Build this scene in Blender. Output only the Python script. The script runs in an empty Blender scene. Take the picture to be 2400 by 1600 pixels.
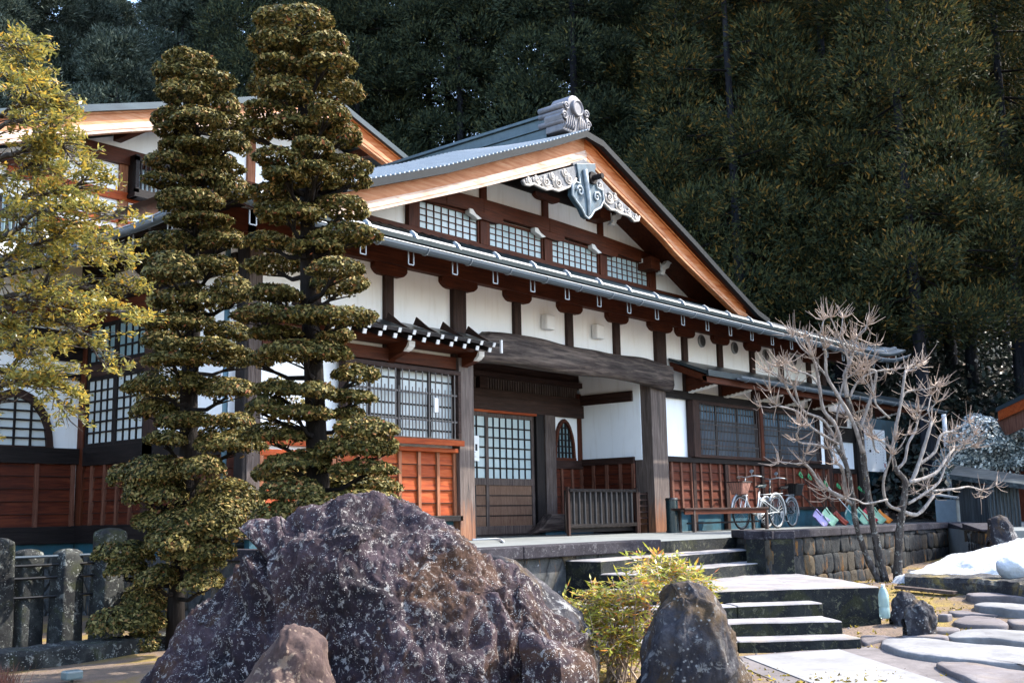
import bpy, math, random
import numpy as np
from mathutils import Vector, noise
random.seed(7); rng = np.random.default_rng(7)
R_ = math.radians
scene = bpy.context.scene
# ------------------------------------------------------------------ camera
FPX = 2600.0; CAMH = 0.33
_A, _P, _R = R_(40.2), R_(8.96), R_(1.09)
F = np.array([math.cos(_A)*math.cos(_P), math.sin(_A)*math.cos(_P), math.sin(_P)])
_R0 = np.array([math.sin(_A), -math.cos(_A), 0.0]); _U0 = np.cross(_R0, F)
RT = _R0*math.cos(_R) - _U0*math.sin(_R); UP = _U0*math.cos(_R) + _R0*math.sin(_R)
from mathutils import Matrix
cam = bpy.data.objects.new("camera", bpy.data.cameras.new("camera"))
scene.collection.objects.link(cam); scene.camera = cam
cam.data.sensor_width = 36; cam.data.lens = FPX/2400*36; cam.data.clip_end = 1500; cam.data.clip_start = 0.05
m = Matrix.Identity(4)
for i in range(3):
    m[i][0], m[i][1], m[i][2] = RT[i], UP[i], -F[i]
m[2][3] = CAMH; cam.matrix_world = m
# ------------------------------------------------------------------ sky, sun, exposure
SUN_AZ, SUN_EL = -34.0, 46.0
w = bpy.data.worlds.new("World"); scene.world = w; w.use_nodes = True
nt = w.node_tree; bg = nt.nodes["Background"]
sky = nt.nodes.new("ShaderNodeTexSky"); sky.sky_type = 'NISHITA'; sky.sun_disc = False
sky.sun_elevation = R_(SUN_EL); sky.sun_rotation = R_(90 - SUN_AZ); sky.air_density = 1.0; sky.dust_density = 1.6; sky.ozone_density = 1.0
nt.links.new(sky.outputs[0], bg.inputs[0]); bg.inputs[1].default_value = 0.15
sl = bpy.data.lights.new("sun", 'SUN'); sl.energy = 2.35; sl.angle = R_(0.5); sl.color = (1.0, 0.93, 0.82)
sun = bpy.data.objects.new("sun", sl); scene.collection.objects.link(sun)
sd = Vector((math.cos(R_(SUN_EL))*math.cos(R_(SUN_AZ)), math.cos(R_(SUN_EL))*math.sin(R_(SUN_AZ)), math.sin(R_(SUN_EL))))
sun.rotation_euler = sd.to_track_quat('Z', 'Y').to_euler(); sun.location = sd*50
scene.view_settings.view_transform = 'Standard'; scene.view_settings.look = 'None'
scene.view_settings.exposure = 2.5; scene.view_settings.gamma = 1.0
# ------------------------------------------------------------------ measuring helpers: a pixel of the photograph to a point on a real plane
def ray(px, py): return F + RT*(px-1200)/FPX + UP*(800-py)/FPX
def W(px, py, X=None, Y=None, Z=None, D=None):
    d = ray(px, py)
    if X is not None: d = d*X/d[0]
    elif Y is not None: d = d*Y/d[1]
    elif Z is not None: d = d*(Z-CAMH)/d[2]
    else: d = d*D
    return (float(d[0]), float(d[1]), float(d[2]+CAMH))
def xz(px, py, Y): q = W(px, py, Y=Y); return q[0], q[2]
# ------------------------------------------------------------------ object helpers
COL = scene.collection
def tag(o, label=None, cat=None, group=None, kind=None):
    if label: o['label'] = label
    if cat: o['category'] = cat
    if group: o['group'] = group
    if kind: o['kind'] = kind
    return o
def thing(name, label, cat, loc=(0, 0, 0), rz=0, group=None):
    o = bpy.data.objects.new(name, None); COL.objects.link(o); o.location = loc; o.rotation_euler = (0, 0, rz)
    o.empty_display_size = 0.2
    return tag(o, label, cat, group)
def wloc(p):
    v = Vector((0, 0, 0))
    while p: v += p.location; p = p.parent
    return v
def link(name, me, mat, parent=None, bevel=0, smooth=False):
    o = bpy.data.objects.new(name, me); COL.objects.link(o)
    mats = mat if isinstance(mat, (list, tuple)) else [mat]
    for m_ in mats: me.materials.append(m_)
    if parent: o.parent = parent
    if bevel:
        b = o.modifiers.new("bevel", 'BEVEL'); b.width = bevel; b.segments = 2; b.limit_method = 'ANGLE'; b.angle_limit = R_(40)
    if smooth:
        me.polygons.foreach_set("use_smooth", [True]*len(me.polygons))
    return o
class MB:
    def __init__(s): s.v = []; s.f = []; s.m = []
    def add(s, vs, fs, mi=0):
        n = len(s.v); s.v += [tuple(map(float, v)) for v in vs]; s.f += [tuple(i+n for i in f) for f in fs]; s.m += [mi]*len(fs); return s
    def box(s, x0, x1, y0, y1, z0, z1, mi=0):
        x0, x1 = sorted((x0, x1)); y0, y1 = sorted((y0, y1)); z0, z1 = sorted((z0, z1))
        return s.hexa([(x0, y0, z0), (x1, y0, z0), (x1, y1, z0), (x0, y1, z0), (x0, y0, z1), (x1, y0, z1), (x1, y1, z1), (x0, y1, z1)], mi)
    def hexa(s, p, mi=0):
        return s.add(p, [(0, 3, 2, 1), (4, 5, 6, 7), (0, 1, 5, 4), (1, 2, 6, 5), (2, 3, 7, 6), (3, 0, 4, 7)], mi)
    def bar(s, a, b, wd, ht, up=(0, 0, 1), mi=0):
        a = Vector(a); b = Vector(b); d = (b-a).normalized(); u = Vector(up)
        sx = d.cross(u)
        if sx.length < 1e-4: sx = d.cross(Vector((1, 0, 0)))
        sx.normalize(); u = sx.cross(d).normalized(); sx *= wd/2; u *= ht/2
        p = [a-sx-u, a+sx-u, b+sx-u, b-sx-u, a-sx+u, a+sx+u, b+sx+u, b-sx+u]
        return s.hexa(p, mi)
    def tube(s, pts, rs, n=8, cap=True, mi=0, sx=1.0):
        pts = [Vector(p) for p in pts]
        if not isinstance(rs, (list, tuple)): rs = [rs]*len(pts)
        base = len(s.v); prev = None
        for i, p in enumerate(pts):
            d = (pts[min(i+1, len(pts)-1)]-pts[max(i-1, 0)])
            d = d.normalized() if d.length > 1e-9 else Vector((0, 0, 1))
            if prev is None:
                a = Vector((0, 0, 1)) if abs(d.z) < .9 else Vector((1, 0, 0)); u = d.cross(a).normalized()
            else:
                u = (prev - d*prev.dot(d)); u = u.normalized() if u.length > 1e-6 else d.orthogonal().normalized()
            prev = u; v = d.cross(u)
            for k in range(n):
                t = 2*math.pi*k/n; q = p + (u*math.cos(t) + v*math.sin(t)*sx)*rs[i]; s.v.append((q.x, q.y, q.z))
        for i in range(len(pts)-1):
            for k in range(n):
                a = base+i*n+k; b = base+i*n+(k+1) % n; s.f.append((a, b, b+n, a+n)); s.m.append(mi)
        if cap:
            s.f.append(tuple(base+k for k in reversed(range(n)))); s.m.append(mi)
            e = base+(len(pts)-1)*n; s.f.append(tuple(e+k for k in range(n))); s.m.append(mi)
        return s
    def prism(s, poly, fn, mi=0):
        # poly 2D outline; fn(u,v,side) -> 3D for side 0 and 1
        n = len(poly); vs = [fn(u, v, 0) for u, v in poly]+[fn(u, v, 1) for u, v in poly]
        fs = [tuple(range(n)), tuple(reversed(range(n, 2*n)))]+[(i, i+n, (i+1) % n+n, (i+1) % n) for i in range(n)]
        return s.add(vs, fs, mi)
    def prismY(s, poly, y0, y1, mi=0): return s.prism(poly, lambda u, v, k: (u, y1 if k else y0, v), mi)
    def prismX(s, poly, x0, x1, mi=0): return s.prism(poly, lambda u, v, k: (x1 if k else x0, u, v), mi)
    def prismZ(s, poly, z0, z1, mi=0): return s.prism(poly, lambda u, v, k: (u, v, z1 if k else z0), mi)
    def build(s, name, mat, parent=None, bevel=0, smooth=False):
        o = wloc(parent) if parent else Vector((0, 0, 0))
        me = bpy.data.meshes.new(name)
        me.from_pydata([(a-o.x, b-o.y, c-o.z) for a, b, c in s.v], [], s.f)
        if any(s.m): me.polygons.foreach_set("material_index", s.m)
        me.update()
        return link(name, me, mat, parent, bevel, smooth)
def np_mesh(name, V, Fc, mat, parent=None, smooth=False, off=True):
    """V (N,3), Fc (M,k) with k = 3 or 4"""
    V = np.asarray(V, float)
    if parent and off: V = V - np.array(wloc(parent))
    me = bpy.data.meshes.new(name); k = Fc.shape[1]
    me.vertices.add(len(V)); me.vertices.foreach_set("co", V.astype(np.float32).ravel())
    me.loops.add(Fc.size); me.loops.foreach_set("vertex_index", Fc.astype(np.int32).ravel())
    me.polygons.add(len(Fc)); me.polygons.foreach_set("loop_start", np.arange(0, Fc.size, k, dtype=np.int32))
    me.polygons.foreach_set("loop_total", np.full(len(Fc), k, dtype=np.int32)); me.update(calc_edges=True)
    return link(name, me, mat, parent, 0, smooth)
def copy_tree(o, parent=None, loc=None, rot=None, scale=None, first=True):
    c = o.copy(); COL.objects.link(c)
    if parent: c.parent = parent
    if first:
        if loc is not None: c.location = loc
        if rot is not None: c.rotation_euler = rot
        if scale is not None: c.scale = scale
    for ch in o.children: copy_tree(ch, c, first=False)
    return c
# ------------------------------------------------------------------ materials
class NB:
    def __init__(s, name):
        s.m = bpy.data.materials.new(name); s.m.use_nodes = True; s.t = s.m.node_tree; s.n = s.t.nodes; s.b = s.n["Principled BSDF"]; s.out = s.n["Material Output"]
    def link(s, a, b): s.t.links.new(a, b)
    def node(s, t, **kw):
        n = s.n.new(t)
        for k, v in kw.items(): setattr(n, k, v)
        return n
    def coord(s, kind='Object', scale=(1, 1, 1), rot=(0, 0, 0)):
        tc = s.node("ShaderNodeTexCoord"); mp = s.node("ShaderNodeMapping"); s.link(tc.outputs[kind], mp.inputs[0])
        mp.inputs['Scale'].default_value = scale; mp.inputs['Rotation'].default_value = rot; return mp.outputs[0]
    def noise(s, vec, scale=5, detail=6, rough=.55, dist=0):
        n = s.node("ShaderNodeTexNoise"); n.inputs['Scale'].default_value = scale; n.inputs['Detail'].default_value = detail
        n.inputs['Roughness'].default_value = rough; n.inputs['Distortion'].default_value = dist
        if vec: s.link(vec, n.inputs['Vector'])
        return n.outputs['Fac']
    def voro(s, vec, scale=5, feature='F1', out='Distance', rnd=1.0):
        n = s.node("ShaderNodeTexVoronoi", feature=feature); n.inputs['Scale'].default_value = scale; n.inputs['Randomness'].default_value = rnd
        if vec: s.link(vec, n.inputs['Vector'])
        return n.outputs[out]
    def ramp(s, fac, stops, interp='LINEAR'):
        r = s.node("ShaderNodeValToRGB"); r.color_ramp.interpolation = interp; e = r.color_ramp.elements
        while len(e) > 1: e.remove(e[0])
        e[0].position = stops[0][0]; e[0].color = (*c3(stops[0][1]), 1)
        for p, c in stops[1:]:
            x = e.new(p); x.color = (*c3(c), 1)
        s.link(fac, r.inputs[0]); return r.outputs[0]
    def mix(s, fac, a, b, mode='MIX'):
        n = s.node("ShaderNodeMix", data_type='RGBA', blend_type=mode)
        for sock, v in ((n.inputs[0], fac), (n.inputs[6], a), (n.inputs[7], b)):
            if hasattr(v, 'is_linked'): s.link(v, sock)
            elif sock == n.inputs[0]: sock.default_value = v
            else: sock.default_value = (*c3(v), 1)
        return n.outputs[2]
    def math(s, op, a, b=0.5, clamp=False):
        n = s.node("ShaderNodeMath", operation=op, use_clamp=clamp)
        for i, v in ((0, a), (1, b)):
            if hasattr(v, 'is_linked'): s.link(v, n.inputs[i])
            else: n.inputs[i].default_value = v
        return n.outputs[0]
    def base(s, c):
        if hasattr(c, 'is_linked'): s.link(c, s.b.inputs['Base Color'])
        else: s.b.inputs['Base Color'].default_value = (*c3(c), 1)
    def bump(s, h, strength=.3, dist=.02):
        n = s.node("ShaderNodeBump"); n.inputs['Strength'].default_value = strength; n.inputs['Distance'].default_value = dist
        s.link(h, n.inputs['Height']); s.link(n.outputs[0], s.b.inputs['Normal'])
    def set(s, rough=.6, metal=0, spec=None):
        s.b.inputs['Roughness'].default_value = rough; s.b.inputs['Metallic'].default_value = metal
        if spec is not None: s.b.inputs['Specular IOR Level'].default_value = spec
        return s.m
def c3(c):
    if isinstance(c, (int, float)): return (c, c, c)
    return tuple(x*DK for x in c[:3])
def wood(name, base, dark, light=None, axis='X', rough=.6, bump=.35, scale=1.0, wear=0.0, wearcol=(.28, .25, .24), spec=None):
    b = NB(name); s = 14*scale; l = 1.0*scale
    sc = {'X': (l, s, s), 'Y': (s, l, s), 'Z': (s, s, l)}[axis]
    v = b.coord('Object', sc); n1 = b.noise(v, 2.2, 8, .62, .6); n2 = b.noise(b.coord('Object', (1.3, 1.3, 1.3)), 1.6, 4, .6)
    light = light or tuple(min(1, x*1.45) for x in base)
    c = b.ramp(n1, [(.28, dark), (.48, base), (.7, light)])
    c = b.mix(b.math('MULTIPLY', b.ramp(n2, [(.35, 0.0), (.7, 1.0)]), .45), c, dark)
    if wear:
        g = b.noise(b.coord('Object', sc), 5, 6, .7); k = b.math('MULTIPLY', b.ramp(g, [(.45, 0.0), (.62, 1.0)]), wear)
        c = b.mix(k, c, wearcol)
    b.base(c); b.bump(n1, bump, .012); return b.set(rough, 0, .18 if spec is None else spec)
def plain(name, col, rough=.5, metal=0, var=.15, scale=6, bump=0, spec=None):
    b = NB(name); n = b.noise(b.coord(), scale, 5, .6)
    lo = tuple(x*(1-var) for x in col); hi = tuple(min(1, x*(1+var)) for x in col)
    b.base(b.ramp(n, [(.3, lo), (.7, hi)]))
    if bump: b.bump(n, bump, .01)
    return b.set(rough, metal, spec)
M = {}
DK = 0.54      # albedo scale of the group of materials that follows (timber)
RED, REDD = (.125, .029, .010), (.040, .010, .005)
for a in 'XYZ':
    M['red'+a] = wood('stained_timber_'+a, RED, REDD, (.19, .050, .018), a)
    M['brown'+a] = wood('brown_timber_'+a, (.050, .021, .014), (.016, .008, .007), (.10, .048, .034), a, wear=.2, wearcol=(.13, .10, .10))
    M['dark'+a] = wood('dark_timber_'+a, (.017, .012, .012), (.006, .005, .006), (.038, .028, .027), a)
    M['grey'+a] = wood('weathered_timber_'+a, (.115, .078, .064), (.036, .026, .026), (.22, .17, .15), a, wear=.25, wearcol=(.34, .30, .29))
M['orange'] = wood('sunlit_cedar_boards', (.52, .085, .012), (.20, .028, .006), (.66, .16, .04), 'X', scale=.8)  # orange of boards in sun, put into the base colour
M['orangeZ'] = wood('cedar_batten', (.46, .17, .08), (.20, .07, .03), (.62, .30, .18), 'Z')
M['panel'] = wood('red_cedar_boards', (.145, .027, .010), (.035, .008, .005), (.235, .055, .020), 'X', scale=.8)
M['panelY'] = wood('red_cedar_boards_side', (.13, .025, .010), (.035, .008, .005), (.21, .05, .02), 'Y', scale=.8)
M['batten'] = wood('pale_batten', (.24, .095, .058), (.09, .03, .02), (.34, .17, .12), 'Z')
DK = 0.80
M['barge'] = wood('cypress_bargeboard', (.52, .235, .115), (.33, .12, .05), (.62, .36, .22), 'X', scale=.7, bump=.2)
M['bargeP'] = wood('pale_cypress_moulding', (.60, .46, .375), (.36, .21, .14), (.70, .59, .51), 'X', scale=.7, bump=.2)
M['bargeR'] = wood('orange_cypress_bargeboard', (.52, .155, .045), (.26, .06, .015), (.62, .27, .11), 'X', scale=.7, bump=.2)
DK = 0.54
M['log'] = wood('weathered_log', (.055, .038, .036), (.018, .013, .014), (.30, .23, .19), 'X', scale=.45, bump=.7, wear=.3, wearcol=(.34, .28, .24))
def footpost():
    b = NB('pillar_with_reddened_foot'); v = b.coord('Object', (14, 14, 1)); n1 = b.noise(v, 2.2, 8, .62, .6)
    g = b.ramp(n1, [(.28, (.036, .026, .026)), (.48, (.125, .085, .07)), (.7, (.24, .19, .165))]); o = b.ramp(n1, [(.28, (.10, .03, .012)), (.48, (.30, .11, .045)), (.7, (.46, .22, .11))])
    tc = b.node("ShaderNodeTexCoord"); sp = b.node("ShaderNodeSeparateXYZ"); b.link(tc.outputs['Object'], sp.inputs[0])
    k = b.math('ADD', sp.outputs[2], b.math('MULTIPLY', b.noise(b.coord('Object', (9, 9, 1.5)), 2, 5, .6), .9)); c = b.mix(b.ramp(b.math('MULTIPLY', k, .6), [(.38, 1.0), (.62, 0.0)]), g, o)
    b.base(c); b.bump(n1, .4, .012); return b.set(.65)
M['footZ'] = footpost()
M['doorwood'] = wood('door_panel', (.24, .135, .085), (.11, .055, .035), (.33, .21, .15), 'Z', scale=2.2)
DK = 1.0
def plaster():
    b = NB('white_plaster'); n = b.noise(b.coord('Object', (1, 1, 1)), 1.2, 6, .6); n2 = b.noise(b.coord('Object', (6, 6, .7)), 2, 6, .6)
    c = b.ramp(n, [(.3, (.80, .82, .845)), (.65, (.87, .885, .90))]); c = b.mix(b.math('MULTIPLY', b.ramp(n2, [(.52, 0.0), (.75, 1.0)]), .30), c, (.58, .55, .51))
    b.base(c); b.bump(b.noise(b.coord(), 60, 4, .6), .12, .004); return b.set(.9)
M['plaster'] = plaster(); DK = 0.55
def roofm(name, c0, c1, rough=.35, metal=.3):
    b = NB(name); n = b.noise(b.coord('Object', (.5, 3, 3)), 2, 6, .6); b.base(b.ramp(n, [(.3, c0), (.7, c1)])); b.bump(n, .1, .01); return b.set(rough, metal)
M['roof'] = roofm('blue_grey_sheet_metal_roof', (.035, .055, .068), (.06, .09, .105))
M['roofdark'] = plain('dark_verge_metal', (.012, .018, .024), .7, 0, .3, 6, 0, .2)
M['ridge'] = roofm('teal_ridge_cladding', (.055, .095, .115), (.10, .15, .17), .4, .2)
M['roofpale'] = roofm('pale_metal_eave_strip', (.15, .18, .20), (.21, .245, .265), .5, .15)
M['gutter'] = roofm('grey_blue_gutter', (.10, .135, .17), (.17, .215, .26), .4, .3)
M['galv'] = plain('galvanised_steel', (.42, .46, .50), .45, .3, .1)
DK = .85
M['white'] = plain('white_paint', (.72, .72, .72), .5, 0, .04)
M['whiteend'] = plain('white_chalk_painted_wood', (.78, .77, .75), .7, 0, .06)
DK = .62
M['carve'] = None
def carve():
    b = NB('painted_carving'); n = b.noise(b.coord('Object', (1, 1, 1)), 7, 6, .6, .4)
    ao = b.node("ShaderNodeNewGeometry"); p = b.ramp(ao.outputs['Pointiness'], [(.47, (.10, .17, .23)), (.52, (.42, .52, .58)), (.56, (.74, .74, .72))])
    b.base(b.mix(b.ramp(n, [(.4, 0.0), (.7, .8)]), p, (.16, .25, .32))); b.bump(n, .3, .01); return b.set(.65)
M['carve'] = plain('blue_grey_painted_carving', (.055, .105, .145), .6, 0, .5, 8, .3)
M['carvep'] = plain('dark_shaded_carving', (.16, .17, .19), .75, 0, .5, 9, .4)  # blue-dark shade between the scrolls put into the base colour
M['carvew'] = plain('cream_carving', (.60, .55, .50), .7, 0, .25, 14, .3)
M['carveb'] = plain('pale_blue_carving_rim', (.40, .46, .50), .6, 0, .35, 12, .3)
M['slatd'] = plain('dark_round_slat', (.030, .027, .030), .6, 0, .3, 4)
M['lap_shade'] = plain('dark_lap_shade', (.020, .007, .004), .9, 0, .3)  # dark line standing for the shadow under each board lap
M['slat'] = plain('thin_weathered_slat', (.13, .115, .11), .6, 0, .2, 3)
M['slatb'] = plain('thin_brown_slat', (.085, .070, .066), .6, 0, .2, 3)
M['tile'] = plain('pale_grey_ridge_tile', (.23, .225, .25), .6, 0, .25, 8, .3)
def paperm(name, c0, c1, rough=.25):
    b = NB(name); n = b.noise(b.coord('Object', (2, 2, 1)), 1.3, 3, .5); b.base(b.ramp(n, [(.35, c0), (.65, c1)])); return b.set(rough, 0, .6)
DK = .72
M['pane'] = paperm('frosted_glass_pane', (.40, .53, .57), (.50, .62, .65))
M['paneL'] = paperm('pale_paper_pane', (.60, .68, .70), (.72, .79, .80), .5)
M['paneD'] = paperm('dark_blue_glass', (.07, .125, .18), (.16, .24, .31), .15)
M['paneT'] = paperm('shaded_teal_paper_pane', (.20, .32, .36), (.28, .42, .46), .4)
DK = .55
M['teal'] = plain('teal_painted_concrete', (.012, .105, .155), .7, 0, .35, 4, .2)
M['black'] = plain('black_plastic', (.012, .013, .015), .4)
M['binm'] = plain('dark_teal_enamel', (.008, .035, .045), .25)
DK = .95
M['paper'] = plain('white_paper', (.80, .81, .82), .7, 0, .03)
DK = .62
M['ink'] = plain('black_ink', (.03, .03, .035), .8)
M['inkg'] = plain('grey_ink', (.30, .30, .32), .8)
M['inkr'] = plain('red_ink', (.45, .03, .03), .8)
def stone(name, c0, c1, c2, lich=(.45, .44, .40), lamt=.5, lscale=9, moss=None, mamt=.4, scale=3.0, rough=.85, bump=.5, bd=.03, speck=.5):
    b = NB(name); v = b.coord(); n = b.noise(v, scale, 10, .65, .3)
    c = b.ramp(n, [(.3, c0), (.5, c1), (.68, c2)])
    fine = b.noise(v, scale*12, 6, .7); c = b.mix(b.math('MULTIPLY', b.ramp(fine, [(.42, 0.0), (.62, 1.0)]), .35), c, c0)
    if moss:
        g = b.noise(v, scale*.6, 6, .7, .8); c = b.mix(b.math('MULTIPLY', b.ramp(g, [(.52, 0.0), (.62, 1.0)]), mamt), c, moss)
    if lamt:
        a = b.noise(v, lscale, 5, .75, .5); d = b.noise(v, 1.1*scale/3, 3, .6)
        k = b.math('MULTIPLY', b.ramp(a, [(.56, 0.0), (.60, 1.0)]), b.ramp(d, [(.38, 0.15), (.6, 1.0)])); k = b.math('MULTIPLY', k, lamt)
        c = b.mix(k, c, lich)
        if speck:
            sp = b.voro(v, lscale*4); q = b.ramp(sp, [(.0, 1.0), (.22, 1.0), (.30, 0.0)]); e = b.noise(v, lscale*.9, 3, .6)
            k2 = b.math('MULTIPLY', b.math('MULTIPLY', q, b.ramp(e, [(.52, 0.0), (.6, 1.0)])), speck); c = b.mix(k2, c, lich)
    b.base(c); h = b.math('ADD', b.math('MULTIPLY', n, 1.0), b.math('MULTIPLY', fine, .35)); b.bump(h, bump, bd); return b.set(rough, 0, .2)
M['boulder'] = stone('purple_lichened_boulder', (.006, .005, .009), (.032, .019, .027), (.105, .072, .086), (.60, .57, .54), .55, 24, (.075, .036, .018), .8, 2.4, bump=1.0, bd=.04, speck=.95)
M['boulder2'] = stone('grey_lichened_rock', (.012, .012, .017), (.042, .040, .049), (.11, .105, .115), (.42, .42, .41), .7, 8, (.14, .08, .02), .5, 3, bump=.8, bd=.04, speck=.6)
M['boulder3'] = stone('brown_rock', (.026, .017, .018), (.080, .050, .046), (.17, .115, .095), (.50, .38, .28), .5, 8, None, .4, 3, bump=.6, bd=.03, speck=.4)
M['postst'] = stone('mossy_granite_post', (.010, .011, .014), (.034, .037, .038), (.085, .09, .085), (.36, .38, .36), .8, 12, (.05, .06, .02), .6, 4, speck=.9)
DK = .85
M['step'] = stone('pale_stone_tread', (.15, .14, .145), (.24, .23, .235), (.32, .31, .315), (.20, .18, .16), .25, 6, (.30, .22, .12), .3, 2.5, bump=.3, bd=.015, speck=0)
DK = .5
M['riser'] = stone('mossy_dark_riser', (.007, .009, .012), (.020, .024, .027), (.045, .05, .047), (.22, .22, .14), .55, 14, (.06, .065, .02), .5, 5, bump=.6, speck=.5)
M['curb'] = stone('dark_coping_stone', (.018, .015, .023), (.038, .034, .046), (.07, .064, .082), (.30, .30, .32), .4, 16, None, 0, 3, bump=.35, speck=.5)
DK = .80
M['floor'] = stone('grey_paved_floor', (.14, .155, .155), (.19, .205, .205), (.24, .255, .25), (.2, .2, .2), 0, 6, None, 0, 1.5, bump=.15, bd=.01, speck=0)
DK = .72
M['slab'] = stone('flat_paving_slab', (.10, .088, .09), (.17, .15, .155), (.25, .23, .235), (.16, .14, .12), .3, 5, (.24, .17, .09), .25, 2.0, bump=.5, bd=.02, speck=0)
M['slabw'] = stone('pale_paving_slab', (.15, .15, .153), (.245, .245, .25), (.33, .33, .333), (.09, .085, .085), .3, 5, None, 0, 2.0, bump=.4, bd=.015, speck=0)
DK = .60
M['pathw'] = stone('white_granite_path', (.25, .25, .255), (.33, .33, .335), (.40, .40, .40), (.18, .17, .165), .3, 4, None, 0, 1.6, bump=.2, bd=.01, speck=0)
DK = .62
M['concrete'] = stone('grey_gravel_concrete', (.13, .115, .115), (.20, .18, .18), (.27, .245, .24), (.15, .13, .13), .3, 18, None, 0, 3, bump=.4, bd=.01, speck=.3)
DK = .62
def wallstone(name, sc, warm=True):
    b = NB(name); v = b.coord('Object', (1, 1, .72)); nz = b.noise(b.coord(), 3, 4, .6)
    vv = b.node("ShaderNodeVectorMath", operation='ADD'); 
    comb = b.node("ShaderNodeCombineXYZ"); k = b.math('MULTIPLY', b.math('SUBTRACT', nz, .5), .12)
    for i in range(3): b.link(k, comb.inputs[i])
    b.link(v, vv.inputs[0]); b.link(comb.outputs[0], vv.inputs[1])
    edge = b.voro(vv.outputs[0], sc, 'DISTANCE_TO_EDGE'); cell = b.voro(vv.outputs[0], sc, 'F1', 'Color')
    sep = b.node("ShaderNodeSeparateColor"); b.link(cell, sep.inputs[0])
    c = b.ramp(sep.outputs[0], [(0, (.022, .034, .046)), (.45, (.055, .066, .078)), (.8, (.10, .095, .088)), (.93, (.17, .11, .045))])
    n = b.noise(b.coord(), 9, 8, .65); c = b.mix(.55, c, b.ramp(n, [(.3, (.018, .022, .028)), (.7, (.16, .155, .14))]))
    li = b.noise(b.coord('Object', (5, 5, 1.1)), 2.2, 5, .7)
    c = b.mix(b.math('MULTIPLY', b.ramp(li, [(.60, 0.0), (.68, 1.0)]), .8), c, (.34, .15, .025))
    sp = b.noise(b.coord(), 8, 4, .8, .4); c = b.mix(b.ramp(sp, [(.66, 0.0), (.70, .8)]), c, (.50, .52, .55))
    c = b.mix(b.ramp(edge, [(.0, .85), (.045, 0.0)]), c, (.006, .007, .008))
    b.base(c); h = b.math('ADD', b.ramp(edge, [(0, 0.0), (.10, 1.0)]), b.math('MULTIPLY', n, .5)); b.bump(h, .9, .04); return b.set(.9)
M['rwall'] = wallstone('fitted_stone_wall', 4.2)
M['rwall2'] = wallstone('large_fitted_stone_wall', 2.3)
def mason():
    b = NB('mossy_fitted_stones'); g = b.node("ShaderNodeNewGeometry"); c = b.ramp(g.outputs['Random Per Island'], [(0, (.010, .016, .024)), (.4, (.026, .034, .044)), (.7, (.05, .052, .052)), (.88, (.10, .075, .045)), (1, (.17, .12, .06))])
    n = b.noise(b.coord(), 9, 8, .65); c = b.mix(.5, c, b.ramp(n, [(.3, (.008, .010, .014)), (.7, (.095, .095, .09))]))
    li = b.noise(b.coord('Object', (5, 5, 1.4)), 1.6, 5, .7); c = b.mix(b.math('MULTIPLY', b.ramp(li, [(.58, 0.0), (.66, 1.0)]), .75), c, (.26, .115, .02))
    sp = b.noise(b.coord(), 11, 4, .8, .4); c = b.mix(b.ramp(sp, [(.66, 0.0), (.70, .7)]), c, (.36, .38, .40)); b.base(c); b.bump(n, .8, .03); return b.set(.9, 0, .15)
M['mason'] = mason()
def moss():
    b = NB('moss_and_earth'); v = b.coord(); n = b.noise(v, 1.1, 8, .65, .5); f = b.noise(v, 26, 8, .75)
    c = b.ramp(n, [(.30, (.08, .055, .042)), (.47, (.20, .135, .10)), (.53, (.22, .14, .05)), (.60, (.28, .19, .030)), (.75, (.34, .25, .028))])
    c = b.mix(b.math('MULTIPLY', b.ramp(f, [(.35, 1.0), (.6, 0.0)]), .6), c, (.07, .06, .03))
    b.base(c); b.bump(f, .8, .03); return b.set(.95)
DK = .85; M['moss'] = moss(); DK = .55
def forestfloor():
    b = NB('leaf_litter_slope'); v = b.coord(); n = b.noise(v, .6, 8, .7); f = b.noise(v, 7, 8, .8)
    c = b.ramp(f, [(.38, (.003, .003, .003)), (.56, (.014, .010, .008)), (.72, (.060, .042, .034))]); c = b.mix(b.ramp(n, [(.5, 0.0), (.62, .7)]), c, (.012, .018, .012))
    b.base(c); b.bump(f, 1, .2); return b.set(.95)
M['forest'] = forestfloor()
def snowm():
    b = NB('old_snow'); n = b.noise(b.coord(), 3, 6, .6); c = b.ramp(n, [(.3, (.50, .54, .59)), (.6, (.66, .68, .70))]); g = b.noise(b.coord(), 40, 4, .8); c = b.mix(b.math('MULTIPLY', b.ramp(g, [(.60, 0.0), (.68, 1.0)]), .5), c, (.25, .21, .17)); b.base(c); b.bump(b.math('ADD', b.noise(b.coord(), 14, 6, .7), b.math('MULTIPLY', g, .4)), .8, .03)
    b.b.inputs['Subsurface Weight'].default_value = 0.0; return b.set(.7)
DK = .80; M['snow'] = snowm(); DK = .7
def bark(name, c0, c1, c2, sc=(14, 14, 2), lich=None):
    b = NB(name); n = b.noise(b.coord('Object', sc), 1.4, 8, .7, .4); c = b.ramp(n, [(.3, c0), (.5, c1), (.7, c2)])
    if lich:
        a = b.noise(b.coord(), 16, 5, .8); c = b.mix(b.ramp(a, [(.55, 0.0), (.60, .9)]), c, lich)
        a2 = b.noise(b.coord(), 5, 4, .7); c = b.mix(b.ramp(a2, [(.66, 0.0), (.70, .8)]), c, (.38, .27, .03))
    b.base(c); b.bump(n, .8, .02); return b.set(.9, 0, .15)
M['bark'] = bark('dark_bark', (.006, .005, .005), (.015, .012, .011), (.032, .027, .025))
M['barkc'] = bark('cedar_bark', (.009, .009, .012), (.024, .025, .031), (.055, .058, .074), (4, 4, .35))
M['barkg'] = bark('grey_lichened_bark', (.022, .019, .018), (.075, .064, .058), (.17, .15, .14), (18, 18, 4), (.36, .36, .33))
M['barktop'] = bark('pale_branch_bark', (.13, .11, .095), (.33, .295, .27), (.52, .48, .45), (18, 18, 4))
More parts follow.
